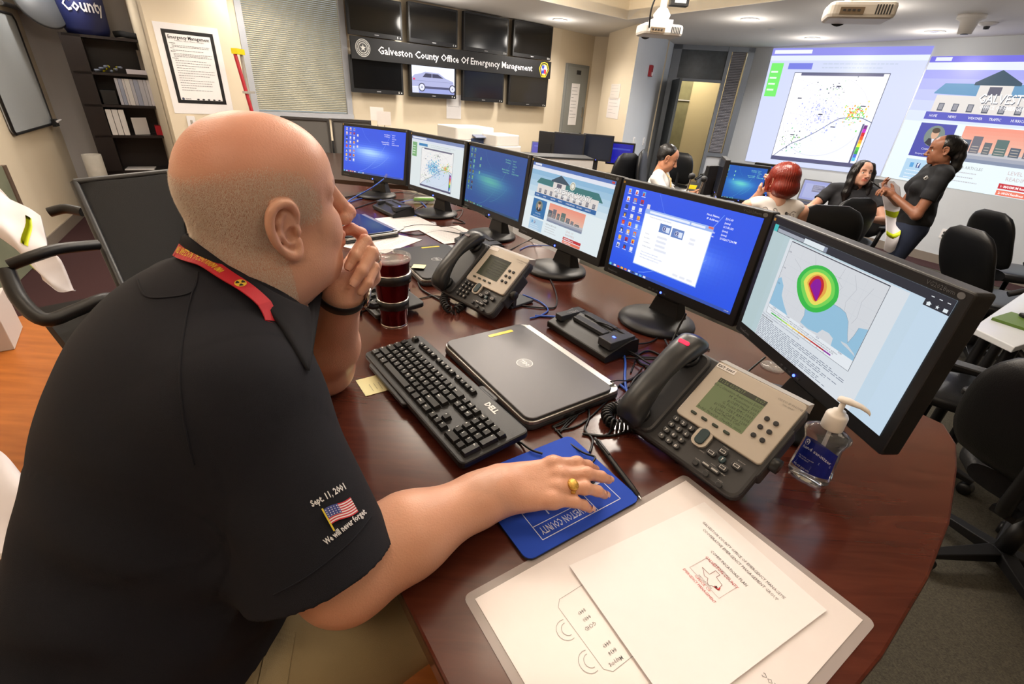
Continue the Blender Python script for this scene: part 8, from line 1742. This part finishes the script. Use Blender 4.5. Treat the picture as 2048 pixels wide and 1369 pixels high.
# rolled paper standing by the bookcase
p = ZP(208, 356, .15); t = thing('rolled_poster', 'tall grey-white paper roll standing by the bookcase', 'paper roll', (WP(196, 330, v2(bf_)-Vector((.0, .45)), v2(bf_)-Vector((.0, .45))+run).x-.0, v2(bf_).y-.5, FLC)); pr = Vector(t.location); 
b = B(); b.lathe([(.001, .003), (.085, .003), (.085, .72), (.07, .72), (.07, .66), (.001, .66)], 28); b.build('roll', mat('mottled_roll', (176, 170, 160), .7, noise=.15, nscale=20), t)
q_ = ZP(212, 420, FLC); t.location = (BKA.x-BKR.x*.12+.18, BKA.y-BKR.y*.12-.12, FLC)
# cardboard box on the left
p = ZP(10, 700, 0); t = thing('cardboard_box', 'white printed cardboard box on the wooden floor at the left edge', 'box', M=frame((p.x, p.y, 0), Vector((.78, .62, 0)).normalized(), Vector((-.62, .78, 0)).normalized(), (0, 0, 1)) @ Matrix.Translation((-.38, -.02, .001)))
b = B(); b.box(0, .42, 0, .30, 0, .24); b.build('carton', mat('white_carton', (196, 188, 184), .7), t, bevel=.003); b = B(); b.text('ISO', .30, .10, .035, .2405, (150, 50, 40), bold=.03); b.rect(.10, .17, .36, .174, .2405, (60, 50, 50)); b.rect(.30, .06, .36, .085, .2405, (60, 110, 80)); b.build('carton_print', printed(), t)

# ================================================================ pieces of parts hang under their part
def under(child, part):
    child.parent = part; child.matrix_parent_inverse = Matrix.Identity(4); child.matrix_basis = part.matrix_basis.inverted() @ child.matrix_basis
SUB = {'computer_monitor': {'screen': 'casing', 'brand_marks': 'casing', 'control_buttons': 'casing', 'power_light': 'casing'}, 'office_chair': {'caster': 'base_leg'},
       'desk_phone': {'line_button': 'face_plate', 'soft_key': 'face_plate', 'display': 'face_plate', 'extension_label': 'face_plate', 'arrow_button': 'arrow_surround', 'message_light': 'handset'},
       'travel_tumbler': {'steel_rim': 'rubber_band'}, 'wall_television': {'screen': 'casing', 'lettering': 'casing'}, 'laptop': {'round_logo': 'lid', 'yellow_sticker': 'lid', 'lid_latch': 'lid', 'screen': 'lid'},
       'person': {'watch_case': 'watch_strap', 'gold_ring_crest': 'gold_ring', 'iris': 'eyeball', 'sleeve_date': 'polo_shirt', 'sleeve_motto': 'polo_shirt', 'sleeve_flag': 'polo_shirt', 'cargo_pocket': 'trousers', 'shirt_pocket': 'shirt', 'shirt_print': 'sleeveless_top'},
       'hand_sanitizer_bottle': {'label': 'bottle_body'}, 'keyboard': {'brand_mark': 'keyboard_case'}, 'electrical_cabinet': {'latch': 'cabinet_door', 'name_plate': 'cabinet_door'}, 'highlighter_pen': {'cap': 'barrel'}, 'docking_station': {'dock_light': 'dock_body', 'mark': 'dock_body'}}
stem = lambda o: o.name.split('.')[0]
for top in [o for o in bpy.data.objects if o.parent is None and stem(o) in SUB]:
    rule = SUB[stem(top)]; kids = sorted(top.children, key=lambda o: o.name); hosts = {}
    for k in kids: hosts.setdefault(stem(k), []).append(k)
    for k in kids:
        hs_ = hosts.get(rule.get(stem(k), ''), [])
        if hs_: i_k = hosts[stem(k)].index(k); under(k, hs_[min(i_k, len(hs_)-1)])
